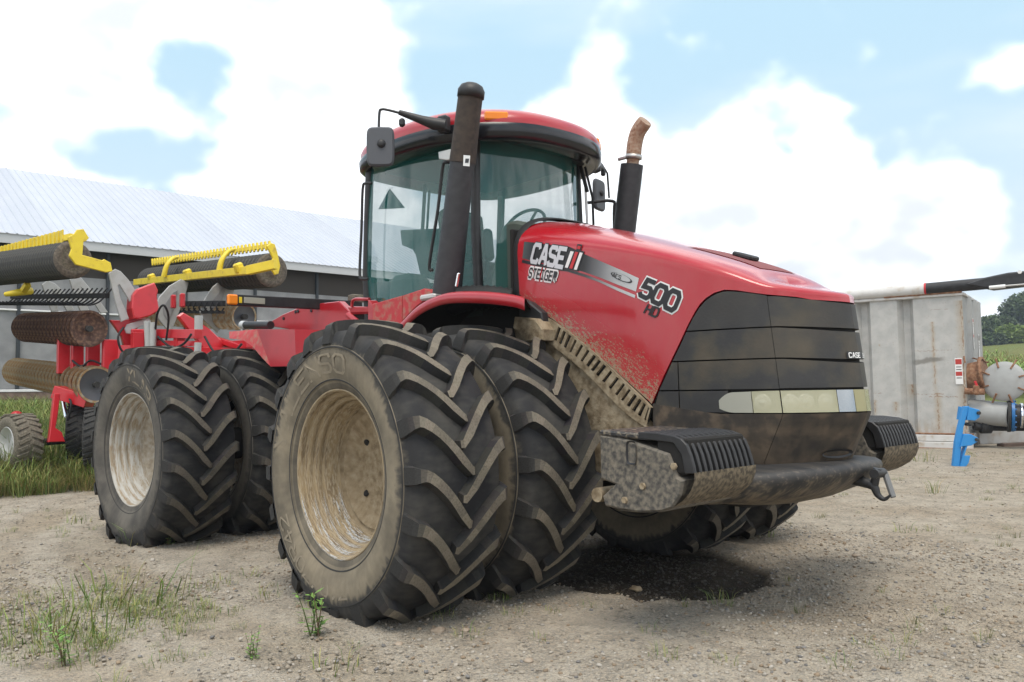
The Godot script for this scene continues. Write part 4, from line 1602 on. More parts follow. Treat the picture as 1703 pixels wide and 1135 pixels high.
func make_decals(T: Node3D) -> void:
	# band fading from black to silver
	var tp: Array = [Vector2(0.134, 2.669), Vector2(0.258, 2.642), Vector2(0.458, 2.594), Vector2(0.634, 2.556), Vector2(0.794, 2.476), Vector2(0.937, 2.41), Vector2(1.099, 2.335), Vector2(1.267, 2.253)]
	var bt: Array = [Vector2(0.11, 2.539), Vector2(0.228, 2.505), Vector2(0.422, 2.452), Vector2(0.612, 2.402), Vector2(0.762, 2.357), Vector2(0.911, 2.301), Vector2(1.075, 2.232), Vector2(1.24, 2.165)]
	var cols := [Color(0.09, 0.11, 0.11), Color(0.015, 0.015, 0.016), Color(0.012, 0.012, 0.013), Color(0.012, 0.012, 0.013), Color(0.025, 0.025, 0.027), Color(0.16, 0.16, 0.165), Color(0.4, 0.4, 0.4), Color(0.52, 0.52, 0.52)]
	var mb := MB.new()
	_band(mb, tp, bt, cols, 0.002)
	var tp2: Array = [Vector2(0.11, 2.529), Vector2(0.255, 2.487), Vector2(0.454, 2.434), Vector2(0.611, 2.393), Vector2(0.791, 2.332), Vector2(0.933, 2.273), Vector2(1.096, 2.2), Vector2(1.234, 2.141)]
	var bt2: Array = [Vector2(0.102, 2.506), Vector2(0.247, 2.464), Vector2(0.44, 2.413), Vector2(0.605, 2.375), Vector2(0.778, 2.316), Vector2(0.921, 2.261), Vector2(1.084, 2.184), Vector2(1.228, 2.121)]
	_band(mb, tp2, bt2, [Color(0.015, 0.015, 0.016), Color(0.015, 0.015, 0.016), Color(0.02, 0.02, 0.02), Color(0.03, 0.03, 0.03), Color(0.06, 0.06, 0.062), Color(0.22, 0.22, 0.22), Color(0.45, 0.45, 0.45), Color(0.52, 0.52, 0.52)], 0.002)
	part("side_stripe", T, mb.done(M.print_grad))
	var w := MB.new()
	letters(w, "CASE", 0.25, block([Vector2(0.265, 2.627), Vector2(0.609, 2.541), Vector2(0.562, 2.412), Vector2(0.214, 2.502)], 0.0085), 0.3, 0.66)
	part("side_lettering", T, w.done(M.silver))
	var k := MB.new()
	letters(k, "CASE", 0.36, block([Vector2(0.265, 2.627), Vector2(0.609, 2.541), Vector2(0.562, 2.412), Vector2(0.214, 2.502)], 0.005), 0.3, 0.66)
	side_poly(k, [Vector2(0.621, 2.544), Vector2(0.7, 2.524), Vector2(0.713, 2.567), Vector2(0.761, 2.556), Vector2(0.748, 2.513), Vector2(0.783, 2.5), Vector2(0.714, 2.363), Vector2(0.562, 2.408)], 0.0045)
	part("side_lettering", T, k.done(M.ink))
	var ih := MB.new()
	side_poly(ih, [Vector2(0.646, 2.523), Vector2(0.679, 2.514), Vector2(0.615, 2.401), Vector2(0.584, 2.409)], 0.008)
	side_poly(ih, [Vector2(0.739, 2.501), Vector2(0.768, 2.493), Vector2(0.705, 2.375), Vector2(0.676, 2.383)], 0.008)
	part("side_emblem", T, ih.done(M.white_paint))
	var ir := MB.new()
	side_poly(ir, [Vector2(0.694, 2.512), Vector2(0.724, 2.503), Vector2(0.66, 2.389), Vector2(0.63, 2.397)], 0.008)
	side_poly(ir, [Vector2(0.721, 2.553), Vector2(0.75, 2.544), Vector2(0.74, 2.523), Vector2(0.71, 2.532)], 0.008)
	part("side_emblem", T, ir.done(M.print_red))
	var st: Array = [Vector2(0.206, 2.448), Vector2(0.504, 2.38), Vector2(0.483, 2.317), Vector2(0.183, 2.382)]
	var o := MB.new()
	letters(o, "STEIGER", 0.6, block(st, 0.0055), 0.5, 0.66)
	part("side_lettering", T, o.done(M.white_paint))
	o = MB.new()
	var nn: Array = [Vector2(1.331, 2.239), Vector2(1.59, 2.117), Vector2(1.534, 2.007), Vector2(1.264, 2.142)]
	letters(o, "500", 0.44, block(nn, 0.003), 0.3, 0.68)
	part("side_lettering", T, o.done(M.white_paint))
	var d := MB.new()
	letters(d, "STEIGER", 0.22, block(st, 0.0085), 0.5, 0.66)
	part("side_lettering", T, d.done(M.ink))
	d = MB.new()
	letters(d, "500", 0.27, block(nn, 0.006), 0.3, 0.68)
	part("side_lettering", T, d.done(M.ink))
	d = MB.new()
	letters(d, "HD", 0.24, block([Vector2(1.34, 2.066), Vector2(1.429, 2.031), Vector2(1.4, 1.976), Vector2(1.305, 2.016)], 0.006), 0.4, 0.7)
	part("side_lettering", T, d.done(M.ink))
	d = MB.new()
	# small oval on the silver end of the band
	var cc: Array = [Vector2(1.119, 2.274), Vector2(1.211, 2.239), Vector2(1.129, 2.247)]
	for i in 40:
		var a0 := TAU * i / 40.0
		var a1 := TAU * (i + 1) / 40.0
		var ax: Vector2 = cc[1] - cc[0]
		var ay: Vector2 = (cc[0] - cc[2]) * 1.1
		var wd := 0.86 + 0.1 * sin(a0)
		d.quad(on_side(cc[0] + ax * cos(a0) + ay * sin(a0), 0.0045), on_side(cc[0] + ax * cos(a1) + ay * sin(a1), 0.0045), on_side(cc[0] + ax * cos(a1) * wd + ay * sin(a1) * wd, 0.0045), on_side(cc[0] + ax * cos(a0) * wd + ay * sin(a0) * wd, 0.0045))
	letters(d, "AFS", 0.16, block([Vector2(1.05, 2.315), Vector2(1.119, 2.286), Vector2(1.108, 2.262), Vector2(1.039, 2.291)], 0.0045), 0.35, 0.62)
	part("side_lettering", T, d.done(M.ink))

func _band(mb: MB, a: Array, b: Array, cols: Array, out: float) -> void:
	mb.smooth()
	for i in a.size() - 1:
		for s in 4:
			var q := []
			var cc := []
			for c in [[s / 4.0, 0], [s / 4.0, 1], [(s + 1) / 4.0, 1], [(s + 1) / 4.0, 0]]:
				var f: float = c[0]
				q.append(on_side(a[i].lerp(a[i + 1], f) if c[1] == 0 else b[i].lerp(b[i + 1], f), out))
				cc.append(cols[i].lerp(cols[i + 1], f))
			for t in [[0, 2, 1], [0, 3, 2]]:
				for v in t:
					mb.col = cc[v]
					mb.vert(q[v])

# ---------------------------------------------------------------- grille, lamps, bumper and weights
func seg(u0: float, u1: float, y0: float, y1: float, n: int, d0 := 0.0) -> Array:
	var out := []
	for i in n + 1:
		var f := float(i) / n
		out.append(Vector2(lerpf(u0, u1, f), lerpf(y0, y1, f) + d0))
	return out

func make_front(T: Node3D) -> void:
	# backing a little inside the panels
	var bk := MB.new()
	var lo := []
	var hi := []
	for i in 41:
		var u := lerpf(2.1, 11.9, i / 40.0)
		lo.append(Vector2(u, 1.3))
		hi.append(Vector2(u, 2.06 if (u > 3.3 and u < 10.7) else 1.45))
	hood_patch(bk, lo, hi, 6, -0.022)
	part("grille_backing", T, bk.done(M.dark))
	var edge: Array = [Vector2(2.098, 1.399), Vector2(2.17, 1.474), Vector2(2.276, 1.585), Vector2(2.399, 1.698), Vector2(2.515, 1.802), Vector2(2.635, 1.909), Vector2(2.741, 1.987), Vector2(2.829, 2.035), Vector2(2.937, 2.074), Vector2(3.068, 2.101), Vector2(3.238, 2.115), Vector2(3.464, 2.105), Vector2(4.192, 2.067)]
	var eu := func(y: float) -> float:
		# u of the red edge at a height
		for k in edge.size() - 1:
			if (edge[k].y - y) * (edge[k + 1].y - y) <= 0.0 and edge[k].y < edge[k + 1].y:
				return lerpf(edge[k].x, edge[k + 1].x, (y - edge[k].y) / maxf(1e-5, edge[k + 1].y - edge[k].y)) + 0.012
		return edge[0].x + 0.012
	var seam := 4.17
	var ys := [2.055, 1.868, 1.675, 1.485]
	for mir in [false, true]:
		# side panels
		for r in 4:
			var y1: float = ys[r] if r > 0 else 2.075
			var y0: float = ys[r + 1] + 0.0045 if r < 3 else 1.345
			if r > 0:
				y1 -= 0.0045
			for col in 2:
				# upright groove that splits the lower rows
				var ug := 2.46
				var left: float = eu.call(lerpf(y0, y1, 0.5))
				if left > ug - 0.05 and col == 0:
					continue
				var mb := MB.new()
				var a := []
				var b := []
				var right := seam - 0.008
				if r == 3 and col == 1:
					right = 3.14
				for i in 17:
					var f := i / 16.0
					var l0: float = eu.call(y0)
					var l1: float = eu.call(y1)
					var r0 := right
					if col == 0:
						r0 = ug - 0.008
					elif left <= ug - 0.05:
						l0 = maxf(l0, ug + 0.008)
						l1 = maxf(l1, ug + 0.008)
					if r == 0:
						# rounded upper corner follows the red edge
						var uu := lerpf(l0, r0, f)
						var top := 2.12
						for k in edge.size() - 1:
							if edge[k].x <= uu and edge[k + 1].x >= uu and edge[k + 1].x > 2.6:
								top = lerpf(edge[k].y, edge[k + 1].y, (uu - edge[k].x) / maxf(1e-5, edge[k + 1].x - edge[k].x))
						a.append(Vector2(uu, y0))
						b.append(Vector2(uu, maxf(y0 + 0.001, top - 0.006)))
					else:
						a.append(Vector2(lerpf(l0, r0, f), y0))
						b.append(Vector2(lerpf(l1, maxf(r0, l1 + 0.01), f), y1))
				hood_patch(mb, a, b, 6, 0.002, mir, 0.022)
				part("grille_panel", T, mb.done(M.grille))
		# front panels, from the seam to the middle
		for r in 3:
			var mb := MB.new()
			var a := []
			var b := []
			for i in 17:
				var u := lerpf(seam + 0.008, 7.0, i / 16.0)
				var dy := -0.028 * sm(seam, 7.0, u)
				a.append(Vector2(u, (ys[r + 1] + dy * 0.5 if r < 2 else 1.488) + 0.0045))
				b.append(Vector2(u, (ys[r] + dy if r > 0 else lerpf(2.063, 2.018, sm(4.2, 7.0, u))) - 0.0045))
			hood_patch(mb, a, b, 6, 0.002, mir, 0.022)
			part("grille_panel", T, mb.done(M.grille))
		# lower nose panels, drawn in towards the bumper
		for q in [[2.1, seam - 0.008], [seam + 0.008, 7.0]]:
			var mb := MB.new()
			var a := []
			var b := []
			for i in 15:
				var u := lerpf(q[0], q[1], i / 14.0)
				a.append(Vector2(u, 0.97))
				b.append(Vector2(u, 1.336 if u > 2.9 else lerpf(1.4, 1.338, (u - 2.1) / 0.8)))
			hood_patch(mb, a, b, 10, 0.004, mir, 0.02)
			part("lower_nose_panel", T, mb.done(M.grille_low))
		# lamps
		var lamps := [[3.0, 3.52, "marker_lamp", M.lens_white], [3.535, seam - 0.015, "side_lamp", M.lens], [seam + 0.02, 6.02, "headlight", M.lens]]
		if mir:
			lamps[2][1] = 6.985
		else:
			lamps.append([6.04, 6.55, "chrome_bar", M.chrome_dull])
			lamps.append([6.57, 6.985, "headlight", M.lens_yellow])
		for l in lamps:
			var mb := MB.new()
			var a := []
			var b := []
			for i in 13:
				var u := lerpf(l[0], l[1], i / 12.0)
				var r := 0.0
				if l[2] == "marker_lamp":
					r = 0.05 * pow(maxf(0.0, 1.0 - (u - 3.0) / 0.22), 2.0)
				a.append(Vector2(u, 1.344 + r * 0.5))
				b.append(Vector2(u, 1.478 - r - 0.008 * sm(4.0, 3.0, u)))
			hood_patch(mb, a, b, 4, 0.006, mir, 0.02)
			var o := part(l[2], T, mb.done(l[3]))
			if l[3] == M.lens:
				var cup := MB.new()
				hood_patch(cup, a, b, 3, -0.012, mir)
				part("reflector", o, cup.done(M.lens_back))
				var cnt := 1 if l[2] == "side_lamp" else 3
				for c in cnt:
					var u := lerpf(l[0], l[1] if not mir or cnt == 1 else 6.02, [0.3, 0.45, 0.7][c] if cnt == 3 else 0.28)
					if cnt == 3:
						u = lerpf(l[0], 6.02, [0.2, 0.52, 0.83][c])
					var p := hood(u, 1.405, -0.01)
					var nrm := (hood(u, 1.405, 0.05) - p).normalized()
					if mir:
						p.z = -p.z
						nrm.z = -nrm.z
					var bulb := MB.new()
					bulb.lathe([Vector2(0.0, 0.052), Vector2(0.004, 0.046), Vector2(-0.0, 0.03), Vector2(0.004, 0.014), Vector2(0.01, 0.0)], 20, frame_z(nrm, p))
					part("lamp_bowl", o, bulb.done(M.bowl))
	# maker's plate on the grille
	var pl := MB.new()
	pl.flat()
	var a2 := []
	var b2 := []
	for i in 9:
		var u := lerpf(6.5, 7.42, i / 8.0)
		a2.append(Vector2(u, 1.668))
		b2.append(Vector2(u, 1.712))
	hood_patch(pl, a2, b2, 1, 0.009)
	part("grille_badge", T, pl.done(M.ink))
	var bl := MB.new()
	letters(bl, "CASE IH", 0.22, func(q: Vector2) -> Vector3: return hood(lerpf(6.56, 7.36, q.x), lerpf(1.676, 1.704, q.y), 0.012), 0.35, 0.66)
	part("badge_lettering", T, bl.done(M.white_paint))
	# oval handle recess low on the nose
	var hr := MB.new()
	var rr := []
	for k in 2:
		var row := PackedVector3Array()
		for i in 33:
			var a := TAU * i / 32.0
			row.append(hood(6.45 + cos(a) * (0.5 - 0.08 * k), 1.085 + sin(a) * (0.028 - 0.012 * k), 0.01 + 0.012 * (1 - k)))
		rr.append(row)
	hr.grid(rr)
	part("nose_handle", T, hr.done(M.black))
	# bumper casting, bowed forwards between the weights
	var prof := [[-0.55, 1.045], [-0.12, 1.04], [-0.045, 1.034], [-0.012, 1.018], [0.0, 0.99], [-0.012, 0.958], [-0.06, 0.91], [-0.15, 0.85], [-0.27, 0.79], [-0.42, 0.75], [-0.7, 0.735], [-0.7, 0.9]]
	var rows := []
	for i in 33:
		var z := lerpf(-0.86, 0.86, i / 32.0)
		var f := absf(z) / 0.86
		var xf := 2.475 - 0.3 * f * f - 0.16 * pow(f, 6.0)
		var row := PackedVector3Array()
		for p in prof:
			row.append(Vector3(xf + p[0], p[1] - 0.05 * f * f * (0.0 if p[1] < 0.85 else 1.0) + (0.06 * f * f if p[1] < 0.85 else 0.0), z))
		rows.append(row)
	var bm := MB.new()
	bm.grid(rows, true)
	part("bumper", T, bm.done(M.bumper))
	# weights on each side
	for s in [1, -1]:
		var W := Node3D.new()
		W.name = "front_weight" if s > 0 else "front_weight_001"
		T.add_child(W)
		var body := MB.new()
		var pr := [Vector2(1.571, 1.242), Vector2(1.779, 1.218), Vector2(2.07, 1.152), Vector2(2.096, 1.099), Vector2(2.121, 1.033), Vector2(2.163, 1.014), Vector2(2.141, 0.934), Vector2(2.084, 0.862), Vector2(2.012, 0.835), Vector2(1.845, 0.815), Vector2(1.714, 0.819), Vector2(1.601, 0.828), Vector2(1.584, 0.882), Vector2(1.682, 0.959), Vector2(1.573, 0.981)]
		body.prism(pr, 0.86, 1.43, Transform3D() if s > 0 else Transform3D(Basis(), Vector3(0, 0, -2.29)), 0.012)
		part("weight_body", W, body.done(M.speckle))
		# lower front slope in cast ribs of mud
		var sl := MB.new()
		var rws := []
		for k in 9:
			var f := k / 8.0
			var row := PackedVector3Array()
			for i in 13:
				var z := lerpf(0.84, 1.432, i / 12.0)
				var px := [2.235, 2.232, 2.21, 2.165, 2.1, 2.03, 1.95, 1.85, 1.7][k] as float
				var py := [1.06, 1.02, 0.965, 0.915, 0.873, 0.845, 0.828, 0.818, 0.815][k] as float
				row.append(Vector3(px, py, z * s))
			rws.append(row)
		sl.grid(rws, s > 0)
		part("weight_slope", W, sl.done(M.casting_mud))
		var lid := MB.new()
		lid.box(Vector3(0.3, 0.035, 0.58), Transform3D(Basis(Vector3(0, 0, 1), -0.04), Vector3(1.72, 1.243, 1.14 * s)), 0.01)
		part("weight_lid", W, lid.done(M.casting))
		var sh := MB.new()
		sh.box(Vector3(0.2, 0.19, 0.55), Transform3D(Basis(), Vector3(2.08, 1.14, 1.14 * s)), 0.01)
		part("weight_core", W, sh.done(M.dark))
		for k in 12:
			var z: float = lerpf(0.862, 1.416, k / 11.0) * s
			var rib := MB.new()
			var rp := [Vector2(1.86, 1.262), Vector2(1.98, 1.262), Vector2(2.1, 1.25), Vector2(2.15, 1.235), Vector2(2.185, 1.205), Vector2(2.21, 1.15), Vector2(2.228, 1.09), Vector2(2.235, 1.055), Vector2(2.17, 1.05), Vector2(2.15, 1.15), Vector2(2.1, 1.21), Vector2(1.86, 1.225)]
			rib.prism(rp, z - 0.012, z + 0.012, Transform3D(), 0.005)
			part("rib", W, rib.done(M.black))
		var up := MB.new()
		up.box(Vector3(0.28, 0.02, 0.57), Transform3D(Basis(), Vector3(1.99, 1.228, 1.14 * s)), 0.004)
		part("weight_top", W, up.done(M.black))
		for p in [Vector2(1.892, 0.965), Vector2(1.76, 0.877), Vector2(2.107, 1.087)]:
			var bo := MB.new()
			bo.bolt(Vector3(p.x, p.y, 1.43 * s), Vector3(0, 0, s), 0.02, 0.014)
			part("bolt", W, bo.done(M.mud))
		var oval := MB.new()
		var fr := []
		for k in 2:
			var row := PackedVector3Array()
			for i in 25:
				var a := TAU * i / 24.0
				var c := Vector2(signf(cos(a)) * pow(absf(cos(a)), 0.4), signf(sin(a)) * pow(absf(sin(a)), 0.4)) * Vector2(0.036 - 0.009 * k, 0.066 - 0.009 * k)
				row.append(Vector3(1.817 + c.x, 1.145 + c.y, (1.431 + 0.008 * (1 - k)) * s))
			fr.append(row)
		oval.grid(fr, s < 0)
		part("lifting_hole", W, oval.done(M.ink))
		var ear := MB.new()
		ear.tube([Vector3(1.54, 0.885, 0.9 * s), Vector3(1.54, 0.885, 1.425 * s)], 0.042, 14)
		part("hinge_pin", W, ear.done(M.mud))
	# tow hook
	var hk := MB.new()
	hk.tube(curve([Vector3(2.3, 0.93, -0.04), Vector3(2.42, 0.905, -0.05), Vector3(2.5, 0.88, -0.05), Vector3(2.525, 0.83, -0.05), Vector3(2.565, 0.805, -0.05), Vector3(2.605, 0.835, -0.05)], 5), [0.0432, 0.0418, 0.0403, 0.0382, 0.0360, 0.0346, 0.0331, 0.0317, 0.0302, 0.0288, 0.0274, 0.0259, 0.0245, 0.0230, 0.0216, 0.0202, 0.0187, 0.0173, 0.0158, 0.0144, 0.0130, 0.0115, 0.0101, 0.0086, 0.0072, 0.0058], 10)
	part("tow_hook", T, hk.done(M.black))
	var pn := MB.new()
	pn.tube([Vector3(2.5, 0.86, -0.05), Vector3(2.53, 0.99, -0.05)], 0.025, 10)
	pn.tube([Vector3(2.53, 0.96, -0.12), Vector3(2.53, 0.96, 0.0)], 0.03, 10)
	part("tow_pin", T, pn.done(M.black))
	var tg := MB.new()
	tg.box(Vector3(0.025, 0.17, 0.05), Transform3D(Basis(Vector3(0, 0, 1), 0.3), Vector3(2.565, 0.89, -0.12)), 0.008)
	part("pin_handle", T, tg.done(M.steel_dark))

# ---------------------------------------------------------------- cab
func roof_out(a: float) -> Vector2:
	# outline of the roof by angle, front at 0, right at 90 degrees
	var pts := [[0.0, 0.0], [-0.06, 0.4], [-0.28, 0.71], [-0.63, 0.91], [-1.1, 0.99], [-1.6, 0.97], [-1.95, 0.86], [-2.1, 0.6], [-2.14, 0.0]]
	var f := absf(a) / PI * (pts.size() - 1)
	var i := mini(int(f), pts.size() - 2)
	var t := f - i
	var q := []
	for k in [i - 1, i, i + 1, i + 2]:
		if k < 0:
			q.append([pts[1][0], -pts[1][1]])
		elif k > pts.size() - 1:
			q.append([pts[pts.size() - 2][0], -pts[pts.size() - 2][1]])
		else:
			q.append(pts[k])
	return Vector2(cat1(q[0][0], q[1][0], q[2][0], q[3][0], t), cat1(q[0][1], q[1][1], q[2][1], q[3][1], t) * signf(a + 1e-9))

func make_cab(T: Node3D) -> void:
	var cab := Node3D.new()
	cab.name = "cab"
	T.add_child(cab)
	var N := 72
	# red roof shell
	var mb := MB.new()
	var rows := []
	var c := Vector3(-1.05, 0, 0)
	var prof := [[1.0, 3.735], [1.005, 3.78], [0.985, 3.83], [0.95, 3.865], [0.88, 3.9], [0.75, 3.935], [0.55, 3.965], [0.3, 3.975], [0.0, 3.98]]
	for p in prof:
		var row := PackedVector3Array()
		for i in N + 1:
			var a := TAU * i / N - PI
			var o := roof_out(a)
			var h: float = p[1]
			# the roof falls a little towards the front
			var x: float = lerpf(c.x, o.x, p[0])
			row.append(Vector3(x, h - 0.035 * sm(-1.2, 0.1, x), lerpf(0.0, o.y, p[0])))
		rows.append(row)
	mb.grid(rows)
	part("roof", cab, mb.done(M.red))
	# black skirt and underside
	var sk := MB.new()
	rows = []
	for p in [[0.6, 3.66], [0.86, 3.64], [0.95, 3.6], [0.985, 3.6], [1.012, 3.63], [1.018, 3.7], [1.004, 3.738]]:
		var row := PackedVector3Array()
		for i in N + 1:
			var a := TAU * i / N - PI
			var o := roof_out(a)
			var x: float = lerpf(c.x, o.x, p[0])
			row.append(Vector3(x, p[1] - 0.02 * sm(-1.2, 0.1, x), lerpf(0.0, o.y, p[0])))
		rows.append(row)
	sk.grid(rows)
	part("roof_skirt", cab, sk.done(M.black_gloss))
	var li := MB.new()
	li.box(Vector3(1.5, 0.03, 1.3), Transform3D(Basis(), Vector3(-1.1, 3.64, 0)), 0.01)
	part("headlining", cab, li.done(M.interior))
	# amber flashers in the roof edge
	for s in [1, -1]:
		var am := MB.new()
		am.box(Vector3(0.05, 0.075, 0.2), Transform3D(Basis(Vector3.UP, -0.62 * s) , Vector3(-0.222, 3.775, 0.625 * s)), 0.012)
		part("flasher", cab, am.done(M.amber))
	# plan of the glass: front post, middle, rear post
	var FP := Vector2(-0.47, 0.64)
	var RP := Vector2(-1.86, 0.84)
	var y0 := 2.2
	var y1 := 3.64
	for s in [1, -1]:
		var fp := MB.new()
		fp.tube([Vector3(FP.x + 0.02, y0, FP.y * s), Vector3(FP.x - 0.02, 2.9, FP.y * s), Vector3(FP.x - 0.03, y1, (FP.y - 0.02) * s)], 0.042, 10)
		part("front_post", cab, fp.done(M.black))
		var rp := MB.new()
		rp.tube([Vector3(RP.x, y0 - 0.05, RP.y * s), Vector3(RP.x - 0.03, 2.6, RP.y * s), Vector3(RP.x, 3.2, RP.y * s), Vector3(RP.x + 0.03, y1, RP.y * s)], 0.04, 10)
		part("rear_post", cab, rp.done(M.black))
		# curved side glass
		var sg := MB.new()
		var gr := []
		for k in 9:
			var y := lerpf(y0, y1, k / 8.0)
			var row := PackedVector3Array()
			for i in 13:
				var f := i / 12.0
				var q := FP.lerp(RP, f)
				row.append(Vector3(q.x, y, (q.y + 0.09 * sin(f * PI) + 0.02 * sin(k / 8.0 * PI)) * s))
			gr.append(row)
		sg.grid(gr, s > 0)
		part("side_window", cab, sg.done(M.glass))
		# door frame line and grab rail
		var ed := MB.new()
		var pl := []
		for i in 13:
			var f := i / 12.0
			var q := FP.lerp(RP, f)
			pl.append(Vector3(q.x, y0 + 0.02, (q.y + 0.09 * sin(f * PI)) * s))
		ed.tube(pl, 0.03, 8)
		part("sill", cab, ed.done(M.black))
	# windscreen
	var ws := MB.new()
	var wr := []
	for k in 7:
		var y := lerpf(y0, y1, k / 6.0)
		var row := PackedVector3Array()
		for i in 17:
			var f := i / 16.0 * 2.0 - 1.0
			row.append(Vector3(FP.x - 0.02 * (k / 6.0) + 0.24 * (1.0 - f * f), y, f * FP.y))
		wr.append(row)
	ws.grid(wr)
	part("windscreen", cab, ws.done(M.glass))
	var rw := MB.new()
	rw.quad(Vector3(RP.x - 0.02, 2.55, -RP.y), Vector3(RP.x - 0.02, 2.55, RP.y), Vector3(RP.x - 0.02, y1, RP.y), Vector3(RP.x - 0.02, y1, -RP.y))
	part("rear_window", cab, rw.done(M.glass))
	var fl := MB.new()
	fl.box(Vector3(1.6, 0.12, 1.45), Transform3D(Basis(), Vector3(-1.1, 2.16, 0)), 0.02)
	fl.box(Vector3(0.1, 0.42, 1.5), Transform3D(Basis(), Vector3(-1.84, 2.36, 0)), 0.02)
	part("cab_floor", cab, fl.done(M.interior))
	# green-grey dash that rises towards the bonnet
	var da := MB.new()
	da.prism([Vector2(-0.424, 2.902), Vector2(-0.361, 2.939), Vector2(-0.239, 2.934), Vector2(-0.034, 2.87), Vector2(-0.178, 2.296), Vector2(-0.595, 2.326), Vector2(-0.542, 2.594)], -0.44, 0.42, Transform3D(), 0.03)
	part("dashboard", cab, da.done(M.interior_light))
	# steering column and wheel
	var co := MB.new()
	co.tube([Vector3(-0.34, 2.4, 0.0), Vector3(-0.52, 2.92, 0.0)], [0.09, 0.05], 10)
	co.box(Vector3(0.1, 0.06, 0.2), Transform3D(Basis(Vector3(0, 0, 1), 0.5), Vector3(-0.47, 2.86, 0)), 0.02)
	part("steering_column", cab, co.done(M.interior))
	var sw := MB.new()
	var sf := frame_z(Vector3(-0.62, 0.78, 0), Vector3(-0.56, 2.98, 0.0))
	var ring := []
	for i in 33:
		var a := TAU * i / 32.0
		ring.append(sf * Vector3(cos(a) * 0.2, sin(a) * 0.2, 0))
	sw.tube(ring, 0.015, 8, false)
	for k in 3:
		var a := PI / 2.0 + TAU * k / 3.0
		sw.tube([sf * Vector3(0, 0, -0.03), sf * Vector3(cos(a) * 0.2, sin(a) * 0.2, 0)], 0.013, 8)
	part("steering_wheel", cab, sw.done(M.rubber_seal))
	var lv := MB.new()
	lv.tube([Vector3(-0.42, 2.9, 0.0), Vector3(-0.36, 2.99, -0.2)], [0.012, 0.02], 8)
	part("stalk", cab, lv.done(M.rubber_seal))
	# seat
	var se := MB.new()
	se.box(Vector3(0.55, 0.16, 0.56), Transform3D(Basis(Vector3(0, 0, 1), 0.06), Vector3(-1.15, 2.6, 0)), 0.05)
	part("seat_cushion", cab, se.done(M.seat))
	var sb := MB.new()
	sb.box(Vector3(0.16, 0.66, 0.52), Transform3D(Basis(Vector3(0, 0, 1), 0.14), Vector3(-1.46, 2.95, 0)), 0.06)
	part("seat_backrest", cab, sb.done(M.seat))
	var ar := MB.new()
	ar.box(Vector3(0.5, 0.12, 0.2), Transform3D(Basis(), Vector3(-1.05, 2.74, 0.42)), 0.03)
	ar.box(Vector3(0.16, 0.34, 0.12), Transform3D(Basis(), Vector3(-1.1, 2.45, 0.42)), 0.03)
	part("armrest_console", cab, ar.done(M.interior))
	var mo := MB.new()
	mo.prism([Vector2(-2.11, 3.153), Vector2(-1.409, 3.061), Vector2(-1.417, 2.539), Vector2(-1.76, 2.636), Vector2(-1.839, 2.856), Vector2(-1.9, 2.925), Vector2(-2.08, 2.993)], 0.25, 0.31, Transform3D(), 0.01)
	part("display", cab, mo.done(M.interior))
	var b2 := MB.new()
	b2.box(Vector3(0.34, 0.36, 0.3), Transform3D(Basis(), Vector3(-1.55, 2.42, 0.58)), 0.06)
	part("side_console", cab, b2.done(M.interior_light))
	var ls := MB.new()
	ls.box(Vector3(0.1, 0.3, 0.1), Transform3D(Basis(Vector3(0, 0, 1), 0.1), Vector3(-0.85, 2.83, 0.2)), 0.04)
	ls.tube([Vector3(-0.85, 2.72, 0.2), Vector3(-0.88, 2.5, 0.22)], 0.02, 8)
	part("joystick", cab, ls.done(M.rubber_seal))
	var wp := MB.new()
	wp.tube([Vector3(-1.88, 3.55, 0.1), Vector3(-1.9, 2.9, 0.14)], 0.014, 6)
	wp.tube([Vector3(-1.87, 3.6, 0.16), Vector3(-1.88, 3.0, 0.2)], 0.02, 6)
	part("rear_wiper", cab, wp.done(M.rubber_seal))
	# rear work lamp seen through the glass
	var tl := MB.new()
	tl.prism([Vector2(0.469, 3.539), Vector2(0.295, 3.373), Vector2(0.598, 3.319)], -0.02, 0.02, frame_x(-2.05), 0.006)
	part("slow_vehicle_emblem", cab, tl.done(M.emblem))
	# front wiper on the left
	var wi := MB.new()
	wi.tube([Vector3(-0.38, 3.6, -0.62), Vector3(-0.33, 3.3, -0.66), Vector3(-0.36, 3.02, -0.7)], 0.012, 6)
	wi.tube([Vector3(-0.4, 3.6, -0.58), Vector3(-0.34, 3.35, -0.6)], 0.018, 6)
	part("front_wiper", cab, wi.done(M.rubber_seal))
	# white frame strip and catch on the left door
	var ds := MB.new()
	ds.bar(Vector3(-0.46, 2.5, -0.745), Vector3(-0.49, 3.55, -0.735), 0.03, 0.012, 0.003)
	part("left_door_edge", cab, ds.done(M.white_paint))
	# mirrors
	for s in [1, -1]:
		var arm := MB.new()
		arm.tube([Vector3(-0.49, 3.702, 0.95), Vector3(-0.554, 3.714, 1.02), Vector3(-0.601, 3.74, 1.12), Vector3(-0.738, 3.811, 1.24)], [0.05, 0.05, 0.035, 0.022], 10) if s > 0 else arm.tube([Vector3(-0.48, 3.68, -0.88), Vector3(-0.6, 3.74, -1.06), Vector3(-0.7, 3.76, -1.24)], [0.05, 0.04, 0.022], 10)
		part("mirror_arm", cab, arm.done(M.black))
		var mb2 := MB.new()
		mb2.box(Vector3(0.1, 0.14, 0.08), Transform3D(Basis(Vector3.UP, 0.3 * s), Vector3(-0.528, 3.719, 0.94) if s > 0 else Vector3(-0.48, 3.68, -0.88)), 0.015)
		part("mirror_bracket", cab, mb2.done(M.black))
		var rod := MB.new()
